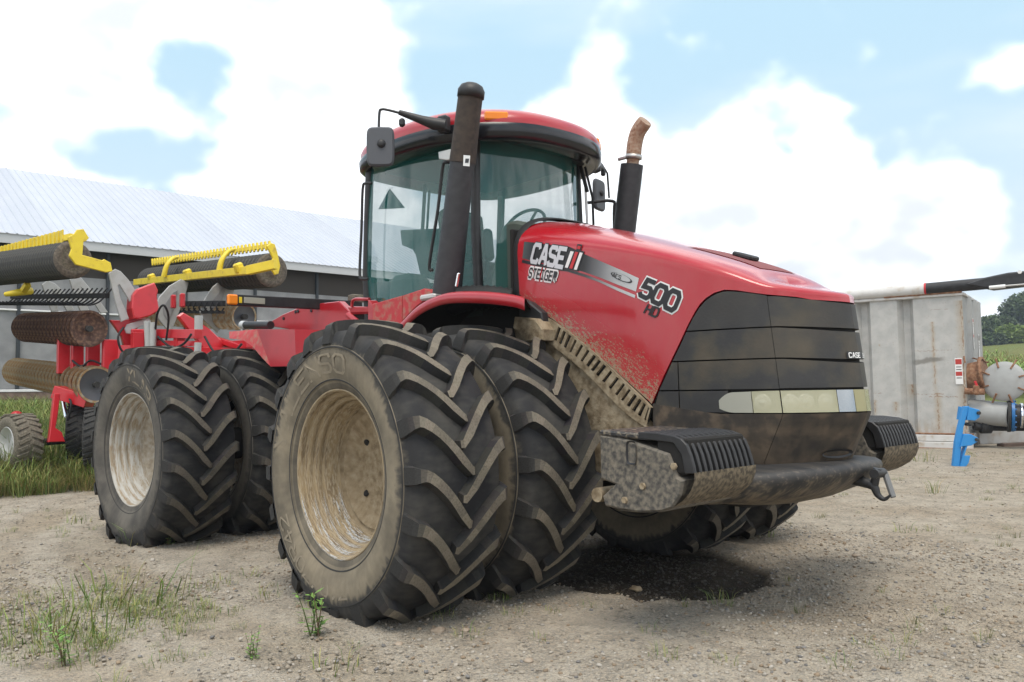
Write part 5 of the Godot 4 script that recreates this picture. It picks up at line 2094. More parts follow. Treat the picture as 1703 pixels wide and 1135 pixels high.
		if s > 0:
			rod.tube(curve([Vector3(-0.732, 3.804, 1.22), Vector3(-0.817, 3.839, 1.3), Vector3(-0.861, 3.849, 1.33), Vector3(-0.882, 3.827, 1.34), Vector3(-0.877, 3.681, 1.35), Vector3(-0.86, 3.55, 1.35)], 5), 0.011, 8)
		else:
			rod.tube([Vector3(-0.68, 3.79, -1.2), Vector3(-0.8, 3.76, -1.42), Vector3(-0.8, 3.5, -1.44)], 0.011, 8)
		part("mirror_rod", cab, rod.done(M.black))
		var kb := MB.new()
		kb.box(Vector3(0.05, 0.07, 0.05), Transform3D(Basis(), Vector3(-0.7, 3.715, 1.24 * s)), 0.015)
		part("mirror_marker", cab, kb.done(M.black))
		var mp: Vector3 = Vector3(-0.844, 3.53, 1.36)
		mp.z *= s
		var mi := MB.new()
		var mpoly := []
		for i in 24:
			var a := TAU * i / 24.0
			mpoly.append(Vector2(signf(cos(a)) * pow(absf(cos(a)), 0.35) * 0.115, signf(sin(a)) * pow(absf(sin(a)), 0.35) * 0.165))
		var mx := frame_z(Vector3(0.72, 0.0, 0.62 * s) if s > 0 else Vector3(0.95, 0, -0.25), mp)
		mi.prism(mpoly, -0.045, 0.0, mx, 0.014)
		part("mirror_shell", cab, mi.done(M.mirror_back))
		var mk := MB.new()
		mk.lathe([Vector2(0.0, 0.036), Vector2(0.016, 0.032), Vector2(0.024, 0.016), Vector2(0.024, 0.0)], 16, mx * Transform3D(Basis(), Vector3(0.01, 0.02, 0.0)))
		part("mirror_joint", cab, mk.done(M.black))
	# handrails
	var hr := MB.new()
	hr.tube(curve([Vector3(-1.576, 3.424, 0.98), Vector3(-1.647, 3.435, 1), Vector3(-1.7, 3.389, 1), Vector3(-1.724, 2.997, 1), Vector3(-1.758, 2.606, 1), Vector3(-1.706, 2.55, 1), Vector3(-1.645, 2.545, 0.98)], 4), 0.013, 8)
	part("rear_handrail", cab, hr.done(M.black))
	var h2 := MB.new()
	h2.tube(curve([Vector3(-0.522, 3.402, 0.86), Vector3(-0.526, 3.402, 0.92), Vector3(-0.576, 3.362, 0.92), Vector3(-0.648, 3.019, 0.92), Vector3(-0.774, 2.576, 0.92), Vector3(-0.75, 2.529, 0.9)], 4), 0.014, 8)
	part("door_handrail", cab, h2.done(M.black))
	var brk := MB.new()
	brk.prism([Vector2(-0.611, 3.506), Vector2(-0.43, 3.49), Vector2(-0.328, 3.441), Vector2(-0.328, 3.397), Vector2(-0.488, 3.407), Vector2(-0.603, 3.443)], 0.92, 0.94, Transform3D(), 0.005)
	part("stack_bracket", cab, brk.done(M.zinc))
	var h3 := MB.new()
	h3.tube(curve([Vector3(-0.5, 3.3, -0.78), Vector3(-0.36, 3.32, -0.98), Vector3(-0.36, 3.2, -1.0), Vector3(-0.38, 2.6, -1.0)], 4), 0.016, 8)
	part("left_handrail", cab, h3.done(M.black))
	# intake stack on the right
	var lo: Array = [Vector3(-0.43, 2.28, 1.0), Vector3(-0.34, 2.72, 1.0), Vector3(-0.21, 3.32, 1.0)]
	var ins := MB.new()
	ins.tube(lo, [0.118, 0.108, 0.1], 20, true)
	part("intake_stack", T, ins.done(M.stack_black))
	var ins2 := MB.new()
	ins2.tube([Vector3(-0.212, 3.31, 1.0), Vector3(-0.15, 3.6, 1.0), Vector3(-0.098, 3.83, 1.0)], [0.106, 0.1, 0.098], 20)
	part("intake_screen", T, ins2.done(M.stack_brown))
	var cap := MB.new()
	cap.lathe([Vector2(-0.02, 0.1), Vector2(-0.02, 0.108), Vector2(0.035, 0.108), Vector2(0.075, 0.085), Vector2(0.095, 0.045), Vector2(0.1, 0.0)], 24, frame_z(Vector3(0.21, 0.97, 0), Vector3(-0.095, 3.83, 1.0)))
	part("intake_cap", T, cap.done(M.black))
	var stk := MB.new()
	stk.quad(Vector3(-0.064, 3.325, 1.105), Vector3(-0.072, 3.242, 1.105), Vector3(0.008, 3.22, 1.105), Vector3(0.017, 3.302, 1.105))
	part("warning_sticker", T, stk.done(M.white_paint))
	var ski := MB.new()
	ski.quad(Vector3(-0.039, 3.291, 1.107), Vector3(-0.047, 3.259, 1.107), Vector3(-0.003, 3.25, 1.107), Vector3(0.005, 3.281, 1.107))
	part("sticker_pictogram", T, ski.done(M.ink))
	# ribbed boot from the stack's foot to the bonnet
	var bt := MB.new()
	var path := curve([Vector3(-0.44, 2.22, 0.96), Vector3(-0.3, 2.24, 0.92), Vector3(-0.1, 2.24, 0.82), Vector3(0.02, 2.22, 0.7)], 8)
	var rad := []
	for i in path.size():
		rad.append(0.105 + 0.012 * (i % 2) - 0.03 * i / path.size())
	bt.tube(path, rad, 16)
	part("intake_boot", T, bt.done(M.rubber_seal))
	var cl := MB.new()
	cl.box(Vector3(0.02, 0.11, 0.02), Transform3D(Basis(Vector3(0, 0, 1), -0.3), Vector3(-0.2, 2.37, 1.07)), 0.004)
	part("boot_clamp", T, cl.done(M.chrome))
	# exhaust on the left
	var ex := MB.new()
	ex.tube([Vector3(-0.33, 2.5, -1.0), Vector3(-0.123, 3.63, -1.0)], 0.108, 24)
	part("exhaust_stack", T, ex.done(M.stack_black))
	var ep := MB.new()
	ep.tube(curve([Vector3(-0.118, 3.62, -1.0), Vector3(-0.1, 3.72, -1.0), Vector3(-0.085, 3.82, -1.0), Vector3(-0.04, 3.93, -1.0), Vector3(0.05, 4.01, -1.0)], 5), [0.06, 0.06, 0.06, 0.06, 0.062, 0.072, 0.074, 0.074, 0.074, 0.074, 0.074, 0.074, 0.074, 0.074, 0.074, 0.074, 0.074, 0.074, 0.074, 0.072, 0.068], 18, true)
	part("exhaust_tip", T, ep.done(M.tip))
	var ec := MB.new()
	ec.lathe([Vector2(-0.02, 0.066), Vector2(-0.02, 0.08), Vector2(0.02, 0.08), Vector2(0.02, 0.066)], 20, frame_z(Vector3(0.15, 0.98, 0), Vector3(-0.102, 3.7, -1.0)))
	ec.box(Vector3(0.1, 0.03, 0.03), Transform3D(Basis(), Vector3(-0.2, 3.7, -0.95)), 0.006)
	part("exhaust_clamp", T, ec.done(M.steel))
	# front fenders
	for s in [1, -1]:
		var path2: Array = curve([Vector2(-0.747, 2.023), Vector2(-0.635, 2.083), Vector2(-0.451, 2.174), Vector2(-0.252, 2.226), Vector2(-0.025, 2.245), Vector2(0.36, 2.212), Vector2(0.679, 2.163), Vector2(0.811, 2.126)], 4)
		var fe := MB.new()
		var R := []
		for q in path2:
			var row := PackedVector3Array()
			for k in [[0.72, 0.0], [1.1, 0.005], [1.25, 0.0], [1.285, -0.01], [1.3, -0.035], [1.3, -0.085], [1.285, -0.09]]:
				row.append(Vector3(q.x - (1.3 - k[0]) * 0.95 * sm(0.1, 0.8, q.x), q.y + k[1], k[0] * s))
			R.append(row)
		fe.grid(R, s < 0)
		part("front_fender", T, fe.done(M.red))
		var un := MB.new()
		var R2 := []
		for q in path2:
			R2.append(PackedVector3Array([Vector3(q.x - 0.55 * sm(0.1, 0.8, q.x), q.y - 0.02, 0.72 * s), Vector3(q.x - 0.02, q.y - 0.02, 1.28 * s)]))
		un.grid(R2, s > 0)
		part("fender_lining", T, un.done(M.dark))
		# dusty red panels below the cab
		var pa := MB.new()
		pa.prism([Vector2(-1.591, 2.307), Vector2(-1.116, 2.339), Vector2(-1.119, 2.06), Vector2(-1.593, 2.075)], 0.8, 0.97, Transform3D() if s > 0 else Transform3D(Basis(), Vector3(0, 0, -1.77)), 0.006)
		part("cab_side_panel", T, pa.done(M.red_dusty))
		var pb := MB.new()
		pb.prism([Vector2(-1.106, 2.338), Vector2(-0.785, 2.369), Vector2(-0.642, 2.324), Vector2(-0.918, 2.217), Vector2(-1.109, 2.117)], 0.8, 0.97, Transform3D() if s > 0 else Transform3D(Basis(), Vector3(0, 0, -1.77)), 0.006)
		part("cab_side_panel", T, pb.done(M.red_dusty))
	var wt := MB.new()
	wt.box(Vector3(0.22, 0.05, 0.12), Transform3D(Basis(), Vector3(-0.72, 2.29, 0.93)), 0.02)
	part("step_light", T, wt.done(M.zinc))
	var inn := MB.new()
	inn.prism([Vector2(-1.206, 2.322), Vector2(0.138, 2.177), Vector2(0.118, 1.919), Vector2(-1.303, 2.001)], 0.6, 0.72, Transform3D(), 0.01)
	part("wheel_arch_panel", T, inn.done(M.dark))

# ---------------------------------------------------------------- rear half
func make_rear_body(T: Node3D) -> void:
	# tall red side panel that slopes down to the back
	var a := MB.new()
	a.prism([Vector2(-4.281, 2.305), Vector2(-3.82, 2.397), Vector2(-3.417, 2.445), Vector2(-2.987, 2.448), Vector2(-2.575, 2.436), Vector2(-2.374, 2.315), Vector2(-2.237, 2.184), Vector2(-2.105, 1.956), Vector2(-2.151, 1.752), Vector2(-3.118, 1.684), Vector2(-3.585, 1.761), Vector2(-3.672, 2.216)], 0.67, 0.75, Transform3D(), 0.008)
	part("rear_side_panel", T, a.done(M.red))
	var b := MB.new()
	b.prism([Vector2(-4.281, 2.305), Vector2(-3.82, 2.397), Vector2(-3.417, 2.445), Vector2(-2.987, 2.448), Vector2(-2.575, 2.436), Vector2(-2.374, 2.315), Vector2(-2.237, 2.184), Vector2(-2.105, 1.956), Vector2(-2.151, 1.752), Vector2(-3.118, 1.684), Vector2(-3.585, 1.761), Vector2(-3.672, 2.216)], -0.75, -0.67, Transform3D(), 0.008)
	part("rear_side_panel", T, b.done(M.red))
	for p in [Vector2(-3.79, 2.347), Vector2(-3.501, 2.399), Vector2(-3.445, 2.401), Vector2(-3.145, 2.383)]:
		var bo := MB.new()
		bo.bolt(Vector3(p.x, p.y, 0.75), Vector3(0, 0, 1), 0.02, 0.012)
		part("bolt", T, bo.done(M.ink))
	# deck between the panels and the cab
	var d := MB.new()
	d.box(Vector3(1.35, 0.05, 1.36), Transform3D(Basis(), Vector3(-2.55, 2.12, 0)), 0.01)
	part("rear_deck", T, d.done(M.red))
	var e := MB.new()
	e.prism([Vector2(-2.178, 2.344), Vector2(-1.764, 2.303), Vector2(-1.754, 2.234), Vector2(-2.1, 2.256)], 0.3, 0.9, Transform3D(), 0.02)
	part("battery_cover", T, e.done(M.red))
	var e2 := MB.new()
	e2.prism([Vector2(-2.156, 2.273), Vector2(-1.765, 2.248), Vector2(-1.622, 2.08), Vector2(-1.98, 2.08)], 0.3, 0.86, Transform3D(), 0.01)
	part("cover_recess", T, e2.done(M.dark))
	var e3 := MB.new()
	e3.prism([Vector2(-1.7, 2.357), Vector2(-1.669, 2.349), Vector2(-1.568, 2.251), Vector2(-1.579, 2.141), Vector2(-1.701, 2.155)], 0.86, 0.95, Transform3D(), 0.006)
	part("cab_corner_post", T, e3.done(M.red))
	var r := MB.new()
	r.tube(curve([Vector3(-2.066, 2.323, 0.9), Vector3(-2.054, 2.374, 0.9), Vector3(-1.999, 2.393, 0.9), Vector3(-1.848, 2.379, 0.9), Vector3(-1.753, 2.37, 0.9)], 4), 0.016, 8)
	r.tube([Vector3(-2.049, 2.243, 0.95), Vector3(-1.929, 2.183, 0.95), Vector3(-1.822, 2.135, 0.95)], 0.03, 10)
	part("grab_rail", T, r.done(M.red))
	var tn := MB.new()
	tn.prism([Vector2(-2.832, 2.481), Vector2(-2.819, 2.538), Vector2(-2.721, 2.542), Vector2(-2.625, 2.526), Vector2(-2.589, 2.478), Vector2(-2.589, 2.44)], 0.4, 0.5, Transform3D(), 0.01)
	part("filler_box", T, tn.done(M.tyre_dusty))
	# rear fender: faceted, dusty lip towards the back
	for s in [1, -1]:
		var t0: Array = [Vector2(-3.993, 2.189), Vector2(-3.292, 2.171), Vector2(-2.454, 2.117)]
		var f := MB.new()
		var p0 := Vector3(t0[0].x, t0[0].y, 1.3 * s)
		var p1 := Vector3(t0[1].x, t0[1].y, 1.3 * s)
		var p2 := Vector3(t0[2].x, t0[2].y, 1.3 * s)
		var lo: Array = [Vector2(-3.897, 2.109), Vector2(-3.54, 2.07), Vector2(-3.303, 1.988), Vector2(-3.062, 1.854), Vector2(-2.885, 1.769), Vector2(-2.35, 1.759)]
		var L := []
		for q in lo:
			L.append(Vector3(q.x, q.y, 1.34 * s))
		f.flat()
		var inn := Vector3(0, 0, -0.5 * s)
		var F := [[p0, p1, p1 + inn, p0 + inn], [p1, p2, p2 + inn, p1 + inn]]
		for q in F:
			f._q(q[0], q[1], q[2], q[3], s < 0)
		f._q(L[4], L[5], p2, p1, s < 0)
		f._q(L[5], L[5] + inn + Vector3(0.12, -0.1, 0), p2 + inn + Vector3(0.1, 0, 0), p2, s < 0)
		part("rear_fender", T, f.done(M.red))
		var li := MB.new()
		li.flat()
		for q in [[L[0], L[1], p1, p0], [L[1], L[2], p1, p1], [L[2], L[3], p1, p1], [L[3], L[4], p1, p1]]:
			if q[2] == q[3]:
				if s > 0:
					li.tri(q[0], q[1], q[2])
				else:
					li.tri(q[0], q[2], q[1])
			else:
				li._q(q[0], q[1], q[2], q[3], s < 0)
		var so := MB.new()
		part("fender_lip", T, li.done(M.red_dusty))
		var u := MB.new()
		u.flat()
		for k in 5:
			u._q(L[k], L[k + 1], L[k + 1] + inn, L[k] + inn, s > 0)
		part("fender_lining", T, u.done(M.dark))
	# roller-ended black bracket on the fender
	var rb := MB.new()
	rb.tube([Vector3(-4.249, 2.292, 1), Vector3(-3.6, 2.248, 1)], 0.045, 14)
	part("roller", T, rb.done(M.black))
	var rc := MB.new()
	rc.tube([Vector3(-4.331, 2.298, 1), Vector3(-4.233, 2.291, 1)], 0.05, 14)
	rc.box(Vector3(0.04, 0.12, 0.04), Transform3D(Basis(), Vector3(-4.314, 2.262, 1)), 0.006)
	part("roller_bracket", T, rc.done(M.zinc))
	# outrigger bar with amber marker
	var ba := MB.new()
	var b0: Vector3 = Vector3(-3, 2.426, 1.739)
	var b1: Vector3 = Vector3(-3, 2.447, 0.226)
	ba.bar(b0, b1, 0.07, 0.11, 0.006)
	part("marker_bar", T, ba.done(M.black))
	var dirx := (b1 - b0).normalized()
	var am := MB.new()
	am.box(Vector3(0.05, 0.1, 0.1), Transform3D(Basis(), b0 + dirx * 0.03 + Vector3(0.045, 0.0, 0)), 0.012)
	part("marker_lamp", T, am.done(M.amber))
	var ref := MB.new()
	ref.box(Vector3(0.01, 0.06, 0.22), Transform3D(Basis(), b0 + dirx * 0.26 + Vector3(0.041, 0, 0)), 0.002)
	part("reflector_tape", T, ref.done(M.lens_white))
	var ry := MB.new()
	ry.box(Vector3(0.01, 0.06, 0.03), Transform3D(Basis(), b0 + dirx * 0.115 + Vector3(0.041, 0, 0)), 0.002)
	part("reflector_tape", T, ry.done(M.yellow))

# ---------------------------------------------------------------- folded disc harrow behind the tractor
func disc_mesh(face: Material, rim: Material, r: float) -> ArrayMesh:
	# dished disc, axis z, hollow side to +z, notched rim
	var mb := MB.new()
	mb.lathe([Vector2(0.0, r), Vector2(-0.03, r * 0.8), Vector2(-0.055, r * 0.5), Vector2(-0.065, r * 0.25), Vector2(-0.065, 0.0)], 28)
	var m := mb.done(face)
	var b := MB.new()
	b.lathe([Vector2(-0.075, 0.0), Vector2(-0.072, r * 0.25), Vector2(-0.063, r * 0.5), Vector2(-0.038, r * 0.8), Vector2(-0.008, r), Vector2(0.0, r)], 28)
	b.lathe([Vector2(0.004, r * 0.985), Vector2(0.0, r * 0.86)], 28)
	return b.done(rim, m)

func plate_part(n: String, T: Node3D, poly: Array, x: float, th: float, m: Material, bev := 0.008) -> MeshInstance3D:
	# polygon given as (z, y), cut in a plate that stands across the harrow
	var mb := MB.new()
	mb.prism(poly, -th, 0.0, Transform3D(Basis(Vector3(0, 0, -1), Vector3(0, 1, 0), Vector3(1, 0, 0)), Vector3(x, 0, 0)) * Transform3D(Basis(Vector3(-1, 0, 0), Vector3(0, 1, 0), Vector3(0, 0, -1)), Vector3.ZERO) * Transform3D(Basis(Vector3(1, 0, 0), Vector3(0, 1, 0), Vector3(0, 0, -1)), Vector3.ZERO) if false else _xframe(x), bev)
	return part(n, T, mb.done(m))

func _xframe(x: float) -> Transform3D:
	# local x -> world z, local y -> world y, local z -> world -x ; depth runs backwards
	return Transform3D(Basis(Vector3(0, 0, 1), Vector3(0, 1, 0), Vector3(-1, 0, 0)), Vector3(x, 0, 0)) * Transform3D(Basis(Vector3(1, 0, 0), Vector3(0, 1, 0), Vector3(0, 0, 1)), Vector3(0, 0, 0))

func make_harrow() -> void:
	var T := thing("disc_harrow", "red and yellow disc harrow with folded wings on the grass behind the tractor", "harrow")
	# four gangs of discs, each disc a part
	var gangs := [
		[Vector3(-9.349, 2.567, 1.331), Vector3(-13.879, 2.884, 1.297), 18, disc_mesh(M.disc_rust, M.disc_rust, 0.295)],
		[Vector3(-9.32, 1.675, 1.22), Vector3(-15.903, 2.054, 1.075), 24, disc_mesh(M.disc_face, M.disc_tan, 0.3)],
		[Vector3(-9.412, 2.89, -1.264), Vector3(-15.041, 3.385, -1.26), 20, disc_mesh(M.disc_face, M.disc_tan, 0.255)]]
	var tan_disc := [disc_mesh(M.disc_tan, M.disc_tan, 0.3), disc_mesh(M.disc_tan, M.disc_tan, 0.255)]
	for g in gangs:
		var a: Vector3 = g[0]
		var b: Vector3 = g[1]
		var ax := (a - b).normalized()
		for k in g[2]:
			var p := a.lerp(b, float(k) / (g[2] - 1))
			var xf := frame_z(ax.rotated(Vector3.UP, 0.16), p)
			part("disc", T, g[3] if k == 0 or g[2] == 18 else tan_disc[0 if g[2] == 24 else 1], xf)
		var sh := MB.new()
		sh.tube([a + ax * 0.06, b - ax * 0.1], 0.05, 10)
		part("gang_shaft", T, sh.done(M.tyre_small))
	# tyre packer rollers on top, ring by ring
	var ring := MB.new()
	ring.lathe([Vector2(-0.062, 0.2), Vector2(-0.06, 0.27), Vector2(-0.04, 0.298), Vector2(0.0, 0.305), Vector2(0.04, 0.298), Vector2(0.06, 0.27), Vector2(0.062, 0.2)], 32)
	var ringm := ring.done(M.roller)
	for g in [[Vector3(-9.457, 3.671, 1.548), Vector3(-13.565, 3.899, 2.234), 42], [Vector3(-8.565, 3.647, -1.389), Vector3(-14.653, 4.11, -1.328), 42]]:
		var a: Vector3 = g[0]
		var b: Vector3 = g[1]
		var ax := (a - b).normalized()
		for k in g[2]:
			var p := a.lerp(b, (k + 0.6) / g[2])
			part("roller_ring", T, ringm, frame_z(ax, p))
		var core := MB.new()
		core.tube([a + ax * 0.01, b], 0.22, 20)
		part("roller_core", T, core.done(M.tyre_dusty))
		var hub := MB.new()
		hub.lathe([Vector2(-0.03, 0.3), Vector2(0.0, 0.275), Vector2(0.005, 0.2), Vector2(-0.01, 0.17), Vector2(0.015, 0.1), Vector2(0.03, 0.05), Vector2(0.03, 0.0)], 28, frame_z(ax, a + ax * 0.01))
		part("roller_end", T, hub.done(M.roller_end))
	# yellow frame of the near wing
	plate_part("roller_arm", T, [Vector2(1.72, 3.954), Vector2(1.628, 4.03), Vector2(1.595, 4.091), Vector2(1.501, 4.112), Vector2(1.421, 3.978), Vector2(1.464, 3.925), Vector2(1.498, 3.912), Vector2(1.512, 3.701), Vector2(1.223, 3.643), Vector2(1.197, 3.665), Vector2(1.098, 3.616), Vector2(1.069, 3.483), Vector2(1.158, 3.456), Vector2(1.604, 3.541), Vector2(1.699, 3.673), Vector2(1.667, 3.78)], -9.15, 0.06, M.yellow)
	var yb := MB.new()
	yb.bar(Vector3(-9.39, 4.025, 1.578), Vector3(-9.529, 4.007, 1.657), 0.1, 0.1)
	yb.bar(Vector3(-9.615, 4.007, 1.602), Vector3(-14.187, 4.094, 2.342), 0.06, 0.16, 0.008)
	part("scraper_bar", T, yb.done(M.yellow))
	var a0: Vector3 = Vector3(-9.573, 4.103, 1.639)
	var a1: Vector3 = Vector3(-14.181, 4.2, 2.346)
	for k in 30:
		var s := MB.new()
		var p := a0.lerp(a1, k / 29.0)
		s.box(Vector3(0.16, 0.22, 0.025), Transform3D(Basis(Vector3(0, 0, 1), 0.0), p - Vector3(0, 0.07, -0.06)), 0.004)
		part("scraper", T, s.done(M.yellow))
	var lowy := MB.new()
	lowy.tube([Vector3(-11.646, 3.376, 1.705), Vector3(-11.461, 3.309, 1.944), Vector3(-11.603, 3.281, 2.098)], [0.07, 0.06, 0.04], 8)
	lowy.bar(Vector3(-11.328, 3.453, 1.808), Vector3(-11.512, 3.331, 1.852), 0.1, 0.08)
	part("linkage", T, lowy.done(M.yellow))
	# yellow frame of the far wing
	var fb := MB.new()
	fb.bar(Vector3(-14.25, 4.005, -0.887), Vector3(-8.302, 3.57, -0.865), 0.12, 0.13)
	fb.bar(Vector3(-8.322, 3.57, -0.842), Vector3(-7.772, 3.626, -1.073), 0.1, 0.15)
	part("roller_beam", T, fb.done(M.yellow))
	plate_part("roller_arm", T, [Vector2(-1.141, 4.008), Vector2(-1.228, 4.07), Vector2(-1.294, 4.056), Vector2(-1.339, 3.925), Vector2(-1.395, 3.689), Vector2(-1.362, 3.55), Vector2(-1.296, 3.524), Vector2(-1.241, 3.603), Vector2(-1.229, 3.705), Vector2(-1.262, 3.813), Vector2(-1.207, 3.911)], -8.3, 0.05, M.yellow)
	for q in [[Vector3(-12.193, 3.9, -0.784), Vector3(-12.14, 4.119, -0.823), Vector3(-12.161, 4.268, -0.937), Vector3(-12.296, 4.324, -1.081)], [Vector3(-9.577, 3.699, -0.86), Vector3(-9.538, 3.893, -0.887), Vector3(-9.554, 4.06, -1.003), Vector3(-9.672, 4.137, -1.166)]]:
		var c := MB.new()
		c.tube(curve(q, 4), [0.09, 0.088, 0.086, 0.084, 0.08, 0.075, 0.07, 0.066, 0.064, 0.062, 0.06, 0.058, 0.056], 6, true, 0.6)
		part("roller_bracket", T, c.done(M.yellow))
	for q in [[Vector3(-13.184, 3.993, -0.873), 0.16], [Vector3(-11.16, 3.851, -0.887), 0.17], [Vector3(-8.662, 3.651, -0.832), 0.18]]:
		var c := MB.new()
		c.box(Vector3(0.16, q[1], 0.14), Transform3D(Basis(Vector3(1, 0, 0), 0.4), q[0]), 0.03)
		part("clamp", T, c.done(M.yellow))
	var f0: Vector3 = Vector3(-14.387, 4.506, -1.289)
	var f1: Vector3 = Vector3(-8.469, 4.061, -1.309)
	var cb := MB.new()
	cb.bar(f0, f1, 0.06, 0.07)
	part("scraper_bar", T, cb.done(M.yellow))
	for k in 38:
		var s := MB.new()
		s.box(Vector3(0.05, 0.17, 0.035), Transform3D(Basis(Vector3(0, 0, 1), 0.35), f0.lerp(f1, k / 37.0) + Vector3(0.03, 0.0, 0.02)), 0.006)
		part("scraper", T, s.done(M.yellow))
	# grey carrier arms
	plate_part("carrier_arm", T, [Vector2(1.039, 3.491), Vector2(0.939, 3.569), Vector2(0.855, 3.536), Vector2(0.731, 3.406), Vector2(0.596, 3.195), Vector2(0.633, 3.072), Vector2(0.708, 3.047), Vector2(0.775, 3.163), Vector2(0.871, 3.316), Vector2(0.898, 3.294), Vector2(0.849, 3.078), Vector2(0.714, 2.767), Vector2(0.835, 2.701), Vector2(0.912, 2.955)], -9.45, 0.05, M.grey_plate)
	plate_part("carrier_arm", T, [Vector2(1.101, 3.612), Vector2(1.003, 3.709), Vector2(0.902, 3.661), Vector2(0.653, 3.355), Vector2(0.44, 3.052), Vector2(0.565, 3.023), Vector2(0.734, 3.294), Vector2(0.91, 3.494), Vector2(0.835, 3.254), Vector2(0.751, 3.035), Vector2(0.892, 3.006), Vector2(0.996, 3.244)], -11.6, 0.05, M.grey_plate)
	plate_part("carrier_arm", T, [Vector2(1.377, 3.587), Vector2(1.279, 3.674), Vector2(1.156, 3.626), Vector2(0.948, 3.434), Vector2(0.819, 3.142), Vector2(0.943, 3.112), Vector2(1.07, 3.334), Vector2(1.195, 3.486), Vector2(1.131, 3.308), Vector2(1.087, 3.104), Vector2(1.208, 3.086)], -12.4, 0.05, M.grey_plate)
	plate_part("carrier_arm", T, [Vector2(-0.752, 3.726), Vector2(-0.903, 3.679), Vector2(-0.87, 3.523), Vector2(-0.735, 3.104), Vector2(-0.602, 2.749), Vector2(-0.523, 2.712), Vector2(-0.343, 2.934), Vector2(-0.275, 3.114), Vector2(-0.35, 3.349), Vector2(-0.537, 3.581)], -11.2, 0.05, M.grey_plate)
	plate_part("carrier_arm", T, [Vector2(-1.431, 3.786), Vector2(-1.563, 3.738), Vector2(-1.504, 3.547), Vector2(-1.399, 3.226), Vector2(-1.238, 2.757), Vector2(-1.157, 2.651), Vector2(-0.881, 2.901), Vector2(-0.824, 3.033), Vector2(-0.901, 3.264), Vector2(-1.059, 3.514), Vector2(-1.243, 3.689)], -10.4, 0.05, M.grey_plate)
	for q in [[-11.14, [Vector2(-0.687, 3.505), Vector2(-0.597, 3.452), Vector2(-0.409, 3.151), Vector2(-0.433, 3.014), Vector2(-0.523, 2.881), Vector2(-0.611, 3.162)]], [-10.34, [Vector2(-1.313, 3.55), Vector2(-1.208, 3.484), Vector2(-1.037, 3.222), Vector2(-0.993, 3.049), Vector2(-1.097, 2.884), Vector2(-1.21, 3.186)]]]:
		plate_part("arm_opening", T, q[1], q[0], 0.012, M.curtain, 0.003)
	for g in [[-9.44, [Vector2(0.995, 3.464), Vector2(0.967, 3.406), Vector2(0.948, 3.338), Vector2(0.919, 3.281), Vector2(0.841, 2.978), Vector2(0.848, 2.809)]], [-10.385, [Vector2(-1.487, 3.684), Vector2(-1.452, 3.588), Vector2(-1.429, 3.505), Vector2(-1.159, 3.44), Vector2(-1.045, 3.261), Vector2(-0.888, 3.002), Vector2(-1.29, 3.046)]], [-11.185, [Vector2(-0.842, 3.626), Vector2(-0.819, 3.542), Vector2(-0.786, 3.458), Vector2(-0.547, 3.407), Vector2(-0.425, 3.225), Vector2(-0.349, 3.037), Vector2(-0.686, 3.078)]]]:
		for q in g[1]:
			var bl := MB.new()
			bl.bolt(Vector3(g[0], q.y, q.x), Vector3(1, 0, 0), 0.022, 0.015)
			part("bolt", T, bl.done(M.rubber_seal))
	# red centre frame
	plate_part("red_shield", T, [Vector2(0.692, 3.142), Vector2(0.627, 3.248), Vector2(0.531, 3.295), Vector2(0.347, 3.381), Vector2(0.287, 3.251), Vector2(0.305, 3.147), Vector2(0.263, 2.912), Vector2(0.409, 2.813), Vector2(0.583, 2.754), Vector2(0.669, 2.76), Vector2(0.709, 2.929)], -9.6, 0.3, M.red_harrow, 0.02)
	plate_part("red_gusset", T, [Vector2(0.949, 2.744), Vector2(0.8, 2.741), Vector2(0.638, 2.768), Vector2(0.377, 2.801), Vector2(0.454, 2.695), Vector2(0.569, 2.568), Vector2(0.508, 2.335), Vector2(0.708, 2.25), Vector2(0.768, 2.48)], -9.7, 0.1, M.red_harrow)
	plate_part("draw_plate", T, [Vector2(0.245, 2.755), Vector2(0.169, 2.818), Vector2(-0.006, 2.728), Vector2(-0.275, 2.56), Vector2(-0.551, 2.308), Vector2(-0.409, 2.214), Vector2(-0.208, 2.15), Vector2(-0.108, 2.326), Vector2(0.09, 2.556)], -8.6, 0.12, M.red_harrow, 0.015)
	var fr := MB.new()
	fr.bar(Vector3(-9.51, 2.525, 0.608), Vector3(-7.787, 2.426, 0.185), 0.14, 0.14)
	fr.bar(Vector3(-9.518, 2.374, 0.603), Vector3(-7.795, 2.278, 0.181), 0.12, 0.08)
	fr.bar(Vector3(-8.839, 2.498, 0.76), Vector3(-8.869, 1.934, 0.743), 0.16, 0.14)
	fr.bar(Vector3(-8.293, 2.415, 0.295), Vector3(-8.319, 1.921, 0.281), 0.14, 0.14)
	fr.bar(Vector3(-8.831, 2.441, 0.446), Vector3(-8.858, 1.935, 0.432), 0.1, 0.12)
	fr.bar(Vector3(-8.919, 2.326, -0.663), Vector3(-7.618, 2.29, -0.613), 0.2, 0.12)
	fr.bar(Vector3(-9.084, 2.484, -0.467), Vector3(-7.655, 2.195, -0.58), 0.1, 0.08)
	fr.bar(Vector3(-9.463, 2.168, 0.824), Vector3(-7.946, 2.076, -0.866), 0.2, 0.3)
	part("centre_frame", T, fr.done(M.red_harrow))
	for q in [[Vector3(-10.647, 2.186, 1.391), 0.19], [Vector3(-10.27, 2.162, 1.27), 0.18], [Vector3(-9.878, 2.139, 1.132), 0.2], [Vector3(-9.472, 2.097, 0.977), 0.24]]:
		var mb := MB.new()
		mb.box(Vector3(0.12, 0.62, q[1]), Transform3D(Basis(Vector3.UP, 0.0), q[0] + Vector3(0, 0, 0)), 0.012)
		part("gang_frame", T, mb.done(M.red_harrow))
	var lg := MB.new()
